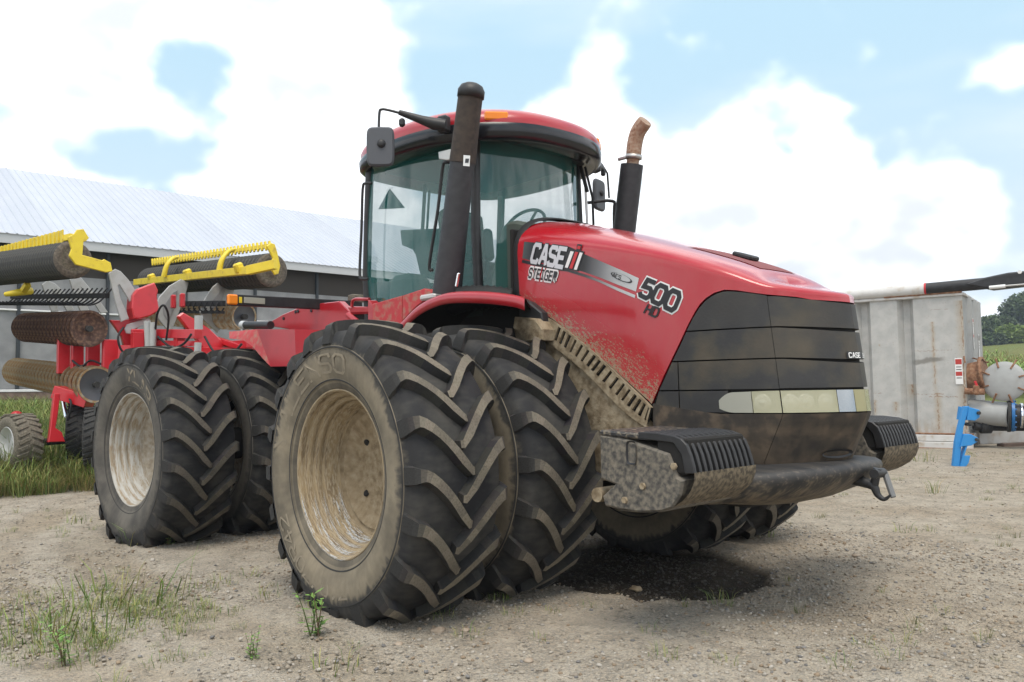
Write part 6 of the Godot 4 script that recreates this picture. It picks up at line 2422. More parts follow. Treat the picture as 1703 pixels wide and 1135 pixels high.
	lg.prism([Vector2(1.777, 1.541), Vector2(1.693, 1.54), Vector2(1.721, 1.211), Vector2(1.751, 1.006), Vector2(1.657, 0.927), Vector2(1.612, 0.784), Vector2(1.848, 0.787), Vector2(1.819, 1.028)], 0.0, 0.12, _xframe(-9.5), 0.01)
	lg.bar(Vector3(-9.966, 1.57, 1.629), Vector3(-9.616, 1.407, 1.227), 0.3, 0.2)
	part("wheel_bracket", T, lg.done(M.red_harrow))
	var cy := MB.new()
	cy.tube([Vector3(-8.727, 2.678, 0.651), Vector3(-8.741, 2.046, 0.611)], 0.05, 12)
	part("hydraulic_cylinder", T, cy.done(M.grey_plate))
	var cy2 := MB.new()
	cy2.tube([Vector3(-8.664, 2.657, 0.579), Vector3(-8.696, 2.045, 0.561)], 0.05, 12)
	part("hydraulic_cylinder", T, cy2.done(M.grey_plate))
	var cy3 := MB.new()
	cy3.tube([Vector3(-7.174, 2.657, 0.422), Vector3(-7.185, 2.453, 0.417)], 0.06, 12)
	cy3.tube([Vector3(-7.201, 2.259, 0.418), Vector3(-7.216, 2.083, 0.419)], 0.05, 12)
	part("hydraulic_cylinder", T, cy3.done(M.grey_plate))
	var ro := MB.new()
	ro.tube([Vector3(-10.021, 1.413, 1.526), Vector3(-9.89, 1.16, 1.509)], 0.035, 10)
	part("cylinder_rod", T, ro.done(M.chrome))
	plate_part("lever", T, [Vector2(0.763, 2.588), Vector2(0.726, 2.67), Vector2(0.383, 2.796), Vector2(0.343, 2.737), Vector2(0.612, 2.594), Vector2(0.667, 2.512), Vector2(0.734, 2.52)], -9.5, 0.04, M.grey_plate)
	# bolts on the shield, hydraulic hoses
	for q in [Vector2(0.634, 3.055), Vector2(0.614, 2.934), Vector2(0.353, 3.062), Vector2(0.568, 3.12), Vector2(0.452, 3.097), Vector2(0.622, 2.863)]:
		var bl := MB.new()
		bl.bolt(Vector3(-9.59, q.y, q.x), Vector3(1, 0, 0), 0.024, 0.016)
		part("bolt", T, bl.done(M.zinc))
	for h in [[Vector3(-8.644, 2.542, 0.547), Vector3(-8.295, 2.779, 0.63), Vector3(-8.124, 2.879, 0.598), Vector3(-8.289, 2.711, 0.467), Vector3(-8.436, 2.361, 0.449)], [Vector3(-9.089, 2.586, 0.894), Vector3(-8.942, 2.428, 1.016), Vector3(-8.926, 2.238, 0.983), Vector3(-8.951, 2.089, 0.848)], [Vector3(-8.625, 2.426, 0.515), Vector3(-8.18, 2.234, 0.454), Vector3(-7.951, 2.281, 0.353), Vector3(-7.762, 2.421, 0.306)], [Vector3(-7.727, 2.388, 0.115), Vector3(-7.421, 2.098, 0.049), Vector3(-7.17, 2.108, -0.079), Vector3(-7.059, 2.25, -0.19)], [Vector3(-10.218, 2.089, 1.355), Vector3(-9.903, 1.98, 1.296), Vector3(-9.799, 2.076, 1.188), Vector3(-9.575, 2.011, 1.084)], [Vector3(-9.881, 1.568, 1.535), Vector3(-9.605, 1.375, 1.511), Vector3(-9.658, 1.108, 1.546)]]:
		var hm := MB.new()
		hm.tube(curve(h, 5), 0.018, 6)
		part("hydraulic_hose", T, hm.done(M.rubber_seal))
	# white letters on the upright
	var wl := MB.new()
	var z0: Array = [Vector2(0.73, 2.444), Vector2(0.665, 2.446), Vector2(0.663, 2.27), Vector2(0.728, 2.269)]
	letters(wl, "TER", 0.22, func(q: Vector2) -> Vector3:
		# read downwards
		var t: Vector2 = z0[1].lerp(z0[2], q.x)
		var b: Vector2 = z0[0].lerp(z0[3], q.x)
		var w := b.lerp(t, q.y)
		return Vector3(-8.98, w.y, w.x), 0.35, 0.7)
	part("frame_lettering", T, wl.done(M.white_paint))
	var tb := MB.new()
	tb.box(Vector3(0.06, 0.5, 0.2), Transform3D(Basis(), Vector3(-9.02, (z0[0].y + z0[2].y) * 0.5 - 0.05, (z0[0].x + z0[1].x) * 0.5)), 0.01)
	part("lettered_upright", T, tb.done(M.red_harrow))
	# spring tines below the near roller
	var t0: Vector3 = Vector3(-9.557, 3.137, 1.013)
	var t1: Vector3 = Vector3(-13.589, 3.456, 1.623)
	var bar := MB.new()
	bar.bar(t0, t1, 0.08, 0.08)
	part("tine_bar", T, bar.done(M.rubber_seal))
	for k in 22:
		var p := t0.lerp(t1, (k + 0.5) / 22.0)
		var mb := MB.new()
		mb.tube(curve([p + Vector3(0, 0.14, -0.12), p + Vector3(0, 0.02, -0.03), p + Vector3(0, -0.12, 0.1), p + Vector3(0, -0.17, 0.26), p + Vector3(0, -0.12, 0.44)], 4), 0.014, 5)
		part("tine", T, mb.done(M.rubber_seal))
	var t2: Vector3 = Vector3(-12.817, 3.386, -0.735)
	var t3: Vector3 = Vector3(-9.452, 3.113, -0.9)
	var bar2 := MB.new()
	bar2.bar(t2, t3, 0.07, 0.1)
	bar2.bar(t2 + Vector3(0, -0.16, 0), t3 + Vector3(0, -0.16, 0), 0.04, 0.05)
	part("tine_bar", T, bar2.done(M.rubber_seal))
	for k in 14:
		var p := t2.lerp(t3, (k + 0.5) / 14.0)
		var mb := MB.new()
		mb.tube(curve([p + Vector3(0, 0.02, 0.05), p + Vector3(0, -0.09, 0.08), p + Vector3(0, -0.15, 0.0), p + Vector3(0, -0.08, -0.06)], 4), 0.014, 5)
		part("tine", T, mb.done(M.rubber_seal))
	for q in [Vector3(-10.869, 3.248, -0.514), Vector3(-10.35, 3.223, -0.493)]:
		var mb := MB.new()
		mb.box(Vector3(0.1, 0.26, 0.09), Transform3D(Basis(), q), 0.02)
		part("tine_clamp", T, mb.done(M.red_harrow))
	# carrying wheels
	var ws := MB.new()
	var prof := [Vector2(-0.17, 0.26), Vector2(-0.2, 0.34), Vector2(-0.18, 0.42), Vector2(-0.12, 0.45), Vector2(0.0, 0.455), Vector2(0.12, 0.45), Vector2(0.18, 0.42), Vector2(0.2, 0.34), Vector2(0.17, 0.26)]
	ws.lathe(prof, 40)
	for k in 26:
		for s in [-1, 1]:
			var an := TAU * (k + (0.5 if s > 0 else 0.0)) / 26.0
			var pr := Vector3(cos(an), sin(an), 0)
			ws.box(Vector3(0.03, 0.06, 0.17), Transform3D(Basis(pr, pr.cross(Vector3(0, 0, -1)), Vector3(0, 0, 1)) * Basis(Vector3(1, 0, 0), 0.4 * s), pr * 0.455 + Vector3(0, 0, 0.1 * s)), 0.005)
	var small := ws.done(M.tyre_small)
	var wd := MB.new()
	wd.lathe(prof, 40)
	for k in 26:
		for s in [-1, 1]:
			var an := TAU * (k + (0.5 if s > 0 else 0.0)) / 26.0
			var pr := Vector3(cos(an), sin(an), 0)
			wd.box(Vector3(0.03, 0.06, 0.17), Transform3D(Basis(pr, pr.cross(Vector3(0, 0, -1)), Vector3(0, 0, 1)) * Basis(Vector3(1, 0, 0), 0.4 * s), pr * 0.455 + Vector3(0, 0, 0.1 * s)), 0.005)
	var dusty := wd.done(M.tyre_dusty)
	var rm := MB.new()
	rm.lathe([Vector2(0.17, 0.27), Vector2(0.185, 0.262), Vector2(0.12, 0.24), Vector2(0.06, 0.16), Vector2(0.09, 0.08), Vector2(0.09, 0.0)], 28)
	rm.lathe([Vector2(-0.17, 0.27), Vector2(-0.12, 0.24), Vector2(-0.06, 0.16), Vector2(-0.06, 0.0)], 28)
	var rimm := rm.done(M.zinc)
	for q in [[Vector3(-9.351, 0.852, 1.182), -0.32, small], [Vector3(-10.076, 0.93, 1.245), -0.32, small], [Vector3(-9.972, 0.767, 2.164), 0.2, dusty], [Vector3(-12.077, 0.696, 2.398), 0.2, dusty]]:
		var w := Node3D.new()
		w.name = "wheel" if not T.has_node("wheel") else "wheel_%03d" % T.get_child_count()
		w.position = q[0]
		w.rotation.y = q[1]
		T.add_child(w)
		part("tyre", w, q[2])
		part("rim", w, rimm)
	var hub := MB.new()
	hub.lathe([Vector2(-0.03, 0.11), Vector2(0.03, 0.11), Vector2(0.05, 0.0)], 18, frame_z(Vector3(1, 0, 0.2), Vector3(-12.045, 1.136, 1.802)))
	part("wheel_hub", T, hub.done(M.red_harrow))
	var ax := MB.new()
	ax.tube([Vector3(-10.268, 0.738, 2.19), Vector3(-9.55, 0.822, 1.101)], 0.06, 10)
	part("axle", T, ax.done(M.rubber_seal))

# ---------------------------------------------------------------- long barn
func make_barn() -> void:
	var T := thing("barn", "long grey walled barn with a ribbed white metal roof behind the harrow", "barn")
	M.roof_white = tri_tex(ntex(noise(301, 0.01, 4), [[0.0, lin(0.4, 0.435, 0.49)], [1.0, lin(0.46, 0.49, 0.54)]], 256), 0.3, 0.42)
	var ct := tri_tex(ntex(noise(302, 0.012, 5), [[0.0, lin(0.2, 0.2, 0.205)], [0.5, lin(0.25, 0.25, 0.255)], [1.0, lin(0.3, 0.3, 0.3)]], 512), 0.25, 0.7)
	M.curtain = ct
	M.wall_gap = plain(lin(0.05, 0.042, 0.035), 0.9)
	M.post = plain(lin(0.028, 0.034, 0.04), 0.6)
	M.fascia = plain(lin(0.5, 0.51, 0.52), 0.45)
	M.board = tri_tex(ntex(noise(303, 0.02, 5), [[0.0, lin(0.12, 0.08, 0.06)], [1.0, lin(0.24, 0.17, 0.135)]], 256), 0.8, 0.85)
	M.concrete = bumpy(tri_tex(ntex(noise(304, 0.015, 6), [[0.0, lin(0.2, 0.185, 0.12)], [0.4, lin(0.36, 0.34, 0.255)], [1.0, lin(0.46, 0.44, 0.35)]], 512), 0.35, 0.92), ntex(noise(305, 0.04, 4), [], 256, 3.0), 0.5)
	var X := -22.0
	var zb := 12.0
	var za := -26.0
	var ye := 6.3
	var yr := 9.75
	var xr := -29.0
	var slope := (yr - ye) / (X - xr)
	# roof sheets about a metre wide, each with its ribs
	var n := 38
	var wdt := (zb - za) / n
	var sheet := MB.new()
	var R := []
	for e in 2:
		var row := PackedVector3Array()
		var x := 0.42 if e == 0 else xr - X
		var y := -0.42 * slope if e == 0 else yr - ye
		for k in 4:
			var z0 := wdt * k / 4.0
			for q in [[0.0, 0.0], [0.03, 0.0], [0.05, 0.022], [0.08, 0.022], [0.1, 0.0]]:
				row.append(Vector3(x, y + q[1], z0 + q[0]))
		row.append(Vector3(x, y, wdt))
		R.append(row)
	sheet.flat()
	for j in R[0].size() - 1:
		sheet.quad(R[0][j], R[1][j], R[1][j + 1], R[0][j + 1])
	var sm_ := sheet.done(M.roof_white)
	var tones := []
	for k in 4:
		var m: StandardMaterial3D = M.roof_white.duplicate()
		var t: float = [1.0, 0.985, 0.993, 0.972][k]
		m.albedo_color = Color(t, t, t * 1.01)
		m.uv1_offset = Vector3(k * 0.31, k * 0.17, 0)
		tones.append(m)
	for k in n:
		var o := part("roof_sheet", T, sm_, Transform3D(Basis(), Vector3(X, ye, za + wdt * k)))
		o.material_override = tones[(k * 7 + k / 3) % 4]
	var back := MB.new()
	back.box(Vector3(7.6, 0.03, zb - za), Transform3D(Basis(Vector3(0, 0, 1), atan(slope)), Vector3(xr - 3.43, yr - 1.74, (za + zb) / 2.0)), 0.004)
	part("rear_roof_slope", T, back.done(M.roof_white))
	var fa := MB.new()
	fa.box(Vector3(0.05, 0.3, zb - za), Transform3D(Basis(), Vector3(X + 0.36, ye - 0.33, (za + zb) / 2.0)), 0.006)
	part("fascia", T, fa.done(M.fascia))
	var sf := MB.new()
	sf.box(Vector3(0.4, 0.03, zb - za), Transform3D(Basis(), Vector3(X + 0.14, ye - 0.42, (za + zb) / 2.0)), 0.004)
	part("soffit", T, sf.done(M.wall_gap))
	# wall in bays between posts
	var pitch := 2.37
	var nb := 16
	var pm := MB.new()
	pm.box(Vector3(0.1, 4.6, 0.09), Transform3D(), 0.008)
	var post := pm.done(M.post)
	var cm := MB.new()
	var rows := []
	for k in 19:
		var f := k / 18.0
		var row := PackedVector3Array()
		for i in 9:
			var g := i / 8.0
			row.append(Vector3(0.02 * sin(g * PI) * (0.4 + 0.6 * sin(f * 11.0)) + 0.008 * sin(f * 40.0), lerpf(1.68, 5.05, f), lerpf(-pitch / 2.0 + 0.04, pitch / 2.0 - 0.04, g)))
		rows.append(row)
	cm.grid(rows, true)
	var cur := cm.done(M.curtain)
	var gm := MB.new()
	gm.box(Vector3(0.05, 1.0, pitch - 0.08), Transform3D(), 0.01)
	var gap := gm.done(M.wall_gap)
	var rl := MB.new()
	rl.box(Vector3(0.05, 0.05, pitch - 0.08), Transform3D(), 0.008)
	var rail := rl.done(M.white_paint)
	for k in nb:
		var z := -0.08 + 5.0 * pitch - k * pitch
		part("post", T, post, Transform3D(Basis(), Vector3(X + 0.03, 3.7, z)))
		part("curtain_panel", T, cur, Transform3D(Basis(), Vector3(X, 0, z - pitch / 2.0)))
		part("upper_opening", T, gap, Transform3D(Basis(), Vector3(X - 0.05, 5.5, z - pitch / 2.0)))
		part("rail", T, rail, Transform3D(Basis(), Vector3(X + 0.05, 3.97, z - pitch / 2.0)))
	var wl := MB.new()
	wl.box(Vector3(0.04, 0.07, zb - za - 0.4), Transform3D(Basis(), Vector3(X + 0.08, 1.66, (za + zb) / 2.0)), 0.008)
	part("drip_rail", T, wl.done(M.white_paint))
	var bd := MB.new()
	bd.box(Vector3(0.05, 0.22, zb - za - 0.4), Transform3D(Basis(), Vector3(X + 0.06, 1.51, (za + zb) / 2.0)), 0.008)
	part("bottom_board", T, bd.done(M.board))
	var cw := MB.new()
	cw.box(Vector3(0.2, 1.5, zb - za - 0.4), Transform3D(Basis(), Vector3(X - 0.05, 0.66, (za + zb) / 2.0)), 0.015)
	part("concrete_wall", T, cw.done(M.concrete))
	var inner := MB.new()
	inner.box(Vector3(0.1, 5.6, zb - za - 0.5), Transform3D(Basis(), Vector3(X - 0.22, 3.3, (za + zb) / 2.0)), 0.01)
	inner.box(Vector3(13.5, 5.4, 0.15), Transform3D(Basis(), Vector3(X - 7.0, 3.2, za + 0.3)), 0.01)
	inner.box(Vector3(13.5, 5.4, 0.15), Transform3D(Basis(), Vector3(X - 7.0, 3.2, zb - 0.3)), 0.01)
	inner.box(Vector3(0.1, 5.6, zb - za - 0.5), Transform3D(Basis(), Vector3(X - 13.8, 3.3, (za + zb) / 2.0)), 0.01)
	part("wall", T, inner.done(M.curtain))
	for z in [za + 0.3, zb - 0.3]:
		var gb := MB.new()
		gb.prism([Vector2(X - 0.2, 5.85), Vector2(xr, yr - 0.08), Vector2(X - 13.8, 5.85)], z - 0.06, z + 0.06, Transform3D(), 0.01)
		part("gable", T, gb.done(M.curtain))

# ---------------------------------------------------------------- steel tank, its pipework and the boom above it
const TANK_AT := Vector3(-1.882, 0.04, -14.477)
const TANK_TURN := 0.2114

func tank_paint() -> ImageTexture:
	# 6 m of front wall (right end at the corner) by 3.2 m of height
	var na := noise(401, 0.02, 5)
	var nb := noise(402, 0.09, 3)
	var runs := []
	var rng := RandomNumberGenerator.new()
	rng.seed = 44
	# x from the corner in metres, y top, length, width
	for r in [[0.62, 2.85, 1.4, 0.02], [0.58, 1.25, 1.05, 0.035], [1.12, 1.45, 0.25, 0.05], [1.9, 1.1, 0.3, 0.02], [3.1, 2.05, 0.5, 0.04], [0.03, 3.3, 1.1, 0.05], [0.05, 1.9, 1.6, 0.06], [1.75, 2.4, 0.05, 0.01], [1.45, 1.05, 0.2, 0.03]]:
		runs.append(r)
	return paint(900, 480, func(px: int, py: int) -> Color:
		var x := 6.0 * (1.0 - px / 900.0)
		var y := 0.3 + 3.2 * (1.0 - py / 480.0)
		var n := na.get_noise_2d(px, py)
		var c := Color(0.4, 0.4, 0.385).lerp(Color(0.47, 0.465, 0.445), clampf(0.5 + n * 1.2, 0.0, 1.0))
		var rust := Color(0.2, 0.085, 0.03)
		var tan := Color(0.36, 0.27, 0.16)
		var k := 0.0
		var st := 0.0
		for r in runs:
			var d: float = absf(x - r[0] + nb.get_noise_2d(r[0] * 300.0, py * 1.0) * 0.02)
			var t: float = (r[1] - y) / r[2]
			if t > 0.0 and t < 1.0:
				k = maxf(k, sm(r[3] * 0.6, r[3] * 0.2, d) * sm(-0.3, 0.2, nb.get_noise_2d(px * 1.5, py * 0.6)))
			if t > 0.0 and t < 1.8:
				st = maxf(st, sm(r[3] * 3.5, 0.0, d) * 0.5 * sm(1.8, 0.5, t))
		# horizontal scrapes
		for r in [[0.25, 1.0, 2.2, 0.008], [0.45, 1.1, 1.22, 0.012], [0.3, 0.65, 3.12, 0.006], [0.18, 0.75, 1.16, 0.012], [1.75, 1.95, 1.25, 0.012]]:
			if x > r[0] and x < r[1]:
				k = maxf(k, sm(r[3], r[3] * 0.4, absf(y - r[2] - 0.02 * nb.get_noise_2d(px, 5.0))) * sm(-0.25, 0.1, nb.get_noise_2d(px * 1.2, py)))
		st = maxf(st, 0.55 * sm(0.75, 0.3, y) * sm(0.0, 0.5, na.get_noise_2d(px * 2.0, py * 0.5) + 0.2))
		c = c.lerp(tan, clampf(st, 0.0, 0.8))
		c = c.lerp(rust, clampf(k, 0.0, 1.0) * 0.6)
		# grey smear under the upper run
		var sme := sm(0.42, 0.2, absf(x - 0.75)) * sm(0.07, 0.02, absf(y - 1.98 + (x - 0.7) * 0.1 + n * 0.05))
		c = c.lerp(Color(0.17, 0.16, 0.14), sme * 0.8)
		# chips
		if nb.get_noise_2d(px * 2.3 + 900.0, py * 2.3) > 0.62:
			c = c.lerp(rust, 0.8)
		return c.linear_to_srgb())

func make_tank() -> void:
	var T := thing("storage_tank", "grey corrugated steel tank on a white skid with rust streaks", "tank", "", TANK_AT, TANK_TURN)
	var mw := plain(Color(1, 1, 1), 0.55)
	mw.albedo_texture = tank_paint()
	var me := tri_tex(ntex(noise(403, 0.02, 5), [[0.0, lin(0.28, 0.25, 0.2)], [0.3, lin(0.33, 0.335, 0.33)], [1.0, lin(0.38, 0.39, 0.385)]], 256), 0.6, 0.55)
	var white := tri_tex(ntex(noise(404, 0.02, 5), [[0.0, lin(0.4, 0.33, 0.26)], [0.35, lin(0.55, 0.54, 0.52)], [1.0, lin(0.62, 0.61, 0.6)]], 256), 0.6, 0.6)
	var rusty := tri_tex(ntex(noise(405, 0.04, 5), [[0.0, lin(0.1, 0.04, 0.02)], [0.5, lin(0.26, 0.13, 0.07)], [1.0, lin(0.36, 0.26, 0.17)]], 256), 1.2, 0.8)
	var y0 := 0.34
	var y1 := 3.42
	# front wall: broad flats with inward channels
	var prof := [Vector2(0, 0)]
	var x := -1.2
	var cols := [[-1.05, 0.0], [-1.12, 0.0], [-1.2, -0.1], [-1.38, -0.1], [-1.46, 0.0]]
	var P := PackedVector2Array([Vector2(0, 0), Vector2(-0.5, 0.0)])
	var at := -1.0
	while at > -5.8:
		P.append_array([Vector2(at, 0), Vector2(at - 0.1, -0.19), Vector2(at - 0.24, -0.19), Vector2(at - 0.34, 0)])
		at -= 0.92
	P.append(Vector2(-6.0, 0))
	var fw := MB.new()
	fw.flat()
	for i in P.size() - 1:
		for k in 1:
			var a := P[i]
			var b := P[i + 1]
			var q := [Vector3(b.x, y0, b.y), Vector3(a.x, y0, a.y), Vector3(a.x, y1, a.y), Vector3(b.x, y1, b.y)]
			var uv := []
			for v in q:
				uv.append(Vector2(1.0 + v.x / 6.0, 1.0 - (v.y - 0.3) / 3.2))
			fw.tri(q[0], q[1], q[2], uv[0], uv[1], uv[2])
			fw.tri(q[0], q[2], q[3], uv[0], uv[2], uv[3])
	part("front_wall", T, fw.done(mw))
	var ew := MB.new()
	ew.flat()
	var E := [[0.0, 0.0], [-0.55, 0.0], [-0.68, 0.09], [-0.8, 0.09], [-0.93, 0.0], [-1.5, 0.0], [-1.63, 0.09], [-1.78, 0.09], [-1.9, 0.0], [-2.25, 0.0], [-2.35, 0.09], [-2.5, 0.09], [-2.6, 0.0], [-2.9, 0.0]]
	for i in E.size() - 1:
		var a = E[i]
		var b = E[i + 1]
		ew.quad(Vector3(a[1], y0, a[0]), Vector3(b[1], y0, b[0]), Vector3(b[1], y1, b[0]), Vector3(a[1], y1, a[0]))
	part("end_wall", T, ew.done(me))
	var bx := MB.new()
	bx.box(Vector3(5.9, y1 - y0, 0.05), Transform3D(Basis(), Vector3(-3.0, (y0 + y1) / 2.0, -2.87)), 0.004)
	bx.box(Vector3(0.05, y1 - y0, 2.7), Transform3D(Basis(), Vector3(-5.97, (y0 + y1) / 2.0, -1.5)), 0.004)
	part("far_walls", T, bx.done(me))
	var tp := MB.new()
	tp.box(Vector3(6.1, 0.06, 3.0), Transform3D(Basis(), Vector3(-3.0, y1 + 0.01, -1.45)), 0.01)
	part("top_plate", T, tp.done(white))
	var rm := MB.new()
	rm.box(Vector3(1.6, 0.05, 0.1), Transform3D(Basis(), Vector3(-0.8, y1 + 0.055, 0.02)), 0.008)
	part("rusty_rim", T, rm.done(rusty))
	# skid
	var sk := MB.new()
	sk.box(Vector3(6.3, 0.14, 0.12), Transform3D(Basis(), Vector3(-3.05, 0.09, 0.16)), 0.01)
	sk.box(Vector3(6.3, 0.14, 0.12), Transform3D(Basis(), Vector3(-3.05, 0.24, 0.1)), 0.01)
	sk.box(Vector3(6.2, 0.1, 3.0), Transform3D(Basis(), Vector3(-3.0, 0.29, -1.4)), 0.01)
	part("skid", T, sk.done(white))
	var ru := MB.new()
	ru.box(Vector3(6.3, 0.03, 0.14), Transform3D(Basis(), Vector3(-3.05, 0.018, 0.165)), 0.005)
	ru.box(Vector3(6.25, 0.03, 0.14), Transform3D(Basis(), Vector3(-3.02, 0.335, 0.06)), 0.005)
	part("rusty_edge", T, ru.done(rusty))
	# warning labels on the end wall and the corner
	var lab := [
		# x, y, z, width, height, on the end (1) or the front (0), kind
		[0.102, 2.75, -0.74, 0.11, 0.34, 1, 0], [0.102, 2.4, -0.74, 0.11, 0.34, 1, 0], [0.102, 2.3, -1.705, 0.14, 0.6, 1, 1], [0.102, 1.75, -1.705, 0.13, 0.4, 1, 2], [0.102, 1.75, -2.425, 0.14, 0.6, 1, 0], [-0.13, 1.72, 0.012, 0.15, 0.58, 0, 0]]
	for l in lab:
		var xf := Transform3D(Basis(Vector3.UP, PI / 2.0 if l[5] == 1 else 0.0), Vector3(l[0], l[1], l[2]))
		var mb := MB.new()
		mb.box(Vector3(l[3], l[4], 0.008), xf, 0.001)
		var o := part("warning_label", T, mb.done(M.lens_yellow if l[6] == 2 else M.white_paint))
		if l[6] == 2:
			o.material_override = plain(lin(0.7, 0.6, 0.03), 0.5)
			continue
		var hd := MB.new()
		hd.box(Vector3(l[3] * 0.84, l[4] * 0.2, 0.012), xf * Transform3D(Basis(), Vector3(0, l[4] * 0.36, 0)), 0.001)
		if l[5] == 0:
			hd.box(Vector3(l[3] * 0.84, l[4] * 0.16, 0.012), xf * Transform3D(Basis(), Vector3(0, -l[4] * 0.1, 0)), 0.001)
		part("label_heading", o, hd.done(plain(lin(0.45, 0.04, 0.03) if l[6] == 0 else lin(0.02, 0.02, 0.02), 0.5)))
		var tx := MB.new()
		for k in 3:
			tx.box(Vector3(l[3] * 0.7, l[4] * 0.03, 0.01), xf * Transform3D(Basis(), Vector3(0, l[4] * (0.16 - 0.1 * k - (0.22 if k == 2 and l[5] == 0 else 0.0)), 0)), 0.0005)
		part("label_print", o, tx.done(M.ink))
	# round manway cover with its clamps, valve and outlet
	var mc := MB.new()
	var mx := Transform3D(Basis(Vector3.UP, -0.75), Vector3(0.95, 1.72, -0.05)) 
	var cf := frame_z(Vector3(-0.12, 0.08, 1.0), Vector3(0.72, 1.48, -0.02))
	mc.lathe([Vector2(-0.06, 0.4), Vector2(0.0, 0.43), Vector2(0.02, 0.42), Vector2(0.05, 0.34), Vector2(0.08, 0.2), Vector2(0.09, 0.0)], 36, cf)
	part("manway_cover", T, mc.done(me))
	for k in 8:
		var an := TAU * k / 8.0 + 0.3
		var cl := MB.new()
		cl.bar(cf * Vector3(cos(an) * 0.3, sin(an) * 0.3, 0.07), cf * Vector3(cos(an) * 0.52, sin(an) * 0.52, -0.02), 0.035, 0.03)
		part("clamp_bolt", T, cl.done(rusty))
	var nk := MB.new()
	nk.tube([Vector3(0.0, 1.55, -0.4), Vector3(0.35, 1.62, -0.35)], 0.34, 22)
	nk.lathe([Vector2(-0.03, 0.34), Vector2(-0.03, 0.42), Vector2(0.03, 0.42), Vector2(0.03, 0.36)], 24, frame_z(Vector3(1, 0.15, 0.1), Vector3(0.32, 1.62, -0.35)))
	part("manway_neck", T, nk.done(rusty))
	var vl := MB.new()
	vl.tube([Vector3(-0.02, 1.28, 0.06), Vector3(0.35, 1.26, 0.1)], 0.07, 12)
	vl.box(Vector3(0.12, 0.22, 0.14), Transform3D(Basis(), Vector3(0.2, 1.3, 0.1)), 0.03)
	part("drain_valve", T, vl.done(rusty))
	var vh := MB.new()
	vh.box(Vector3(0.05, 0.12, 0.05), Transform3D(Basis(Vector3(0, 0, 1), 0.3), Vector3(0.2, 1.44, 0.13)), 0.01)
	part("valve_handle", T, vh.done(M.print_red))
	var so := MB.new()
	so.bar(Vector3(-0.02, 2.05, 0.02), Vector3(0.0, 1.9, 0.06), 0.03, 0.03)
	so.bar(Vector3(0.08, 2.02, -0.6), Vector3(0.4, 1.9, -0.4), 0.03, 0.03)
	part("hinge_rod", T, so.done(rusty))
	# outlet pipe with blue flange
	var ou := MB.new()
	ou.tube([Vector3(0.0, 0.82, -0.3), Vector3(0.78, 0.76, -0.18)], 0.27, 24)
	part("outlet_pipe", T, ou.done(me))
	var P1 := TANK_AT
	var dirf := Vector3(0.9, -0.04, -0.12).normalized()
	for q in [[0.76, M.tyre_small, 0.36, "flange_gasket"], [0.83, null, 0.35, "blue_flange"]]:
		var fl := MB.new()
		var z := frame_z(dirf, Vector3(q[0], 0.745, -0.17))
		fl.lathe([Vector2(-0.03, 0.0), Vector2(-0.03, q[2]), Vector2(0.03, q[2]), Vector2(0.03, 0.0)], 28, z, true)
		for k in 14:
			var an := TAU * k / 14.0
			fl.bolt(z * Vector3(cos(an) * q[2] * 0.9, sin(an) * q[2] * 0.9, 0.03), dirf, 0.022, 0.03)
		part(q[3], T, fl.done(q[1] if q[1] else plain(lin(0.01, 0.12, 0.33), 0.4)))
	# suction hose on the outlet
	var H := thing("suction_hose", "thick black suction hose clamped to the blue tank flange", "hose", "", TANK_AT, TANK_TURN)
	var hs := MB.new()
	hs.tube([Vector3(0.87, 0.74, -0.18), Vector3(1.6, 0.71, -0.28), Vector3(2.9, 0.68, -0.5)], [0.245, 0.26, 0.26], 24)
	part("hose", H, hs.done(M.black))
	for d in [0.14, 0.24, 0.46, 0.58]:
		var c := MB.new()
		c.lathe([Vector2(-0.025, 0.25), Vector2(-0.025, 0.268), Vector2(0.025, 0.268), Vector2(0.025, 0.25)], 28, frame_z(dirf, Vector3(0.85 + d, 0.745 - d * 0.04, -0.17 - d * 0.13)))
		part("hose_clamp", H, c.done(M.chrome))
	# rail behind the tank that carries the pump
	var R := thing("white_skid_beam", "long white steel beam on the ground right of the tank", "beam", "", TANK_AT, TANK_TURN)
	var be := MB.new()
	be.bar(Vector3(0.1, 0.26, -0.55), Vector3(2.6, 0.26, -3.9), 0.14, 0.36, 0.015)
	part("beam", R, be.done(white))
	var wo := MB.new()
	wo.bar(Vector3(0.5, 0.04, -1.0), Vector3(2.6, 0.04, -3.8), 0.2, 0.09, 0.01)
	part("timber_packing", R, wo.done(M.board))
	var lp := thing("drain_pipe", "thin black pipe lying along the white beam under the hose", "pipe", "", TANK_AT, TANK_TURN)
	var l1 := MB.new()
	l1.tube([Vector3(0.1, 0.5, -0.1), Vector3(0.6, 0.48, -0.45), Vector3(2.8, 0.46, -1.6)], 0.09, 12)
	part("pipe", lp, l1.done(M.black))
	var l2 := MB.new()
	l2.lathe([Vector2(-0.1, 0.1), Vector2(-0.1, 0.15), Vector2(0.1, 0.15), Vector2(0.1, 0.1)], 16, frame_z(Vector3(0.8, 0, -0.4), Vector3(0.3, 0.49, -0.25)))
	part("coupling", lp, l2.done(M.tyre_small))
	var l3 := MB.new()
	l3.tube(curve([Vector3(1.28, 0.62, -0.55), Vector3(1.36, 0.5, -0.6), Vector3(1.5, 0.42, -0.7), Vector3(1.8, 0.4, -0.8)], 5), 0.018, 6)
	part("small_hose", lp, l3.done(M.rubber_seal))
	# pump at the frame edge
	var K := thing("pump_unit", "black pump with silver hose clamps at the right frame edge", "pump", "", TANK_AT, TANK_TURN)
	var k1 := MB.new()
	k1.tube([Vector3(1.05, 1.55, -0.25), Vector3(1.62, 1.55, -0.45)], 0.1, 18)
	part("hose_stub", K, k1.done(M.chrome))
	var k2 := MB.new()
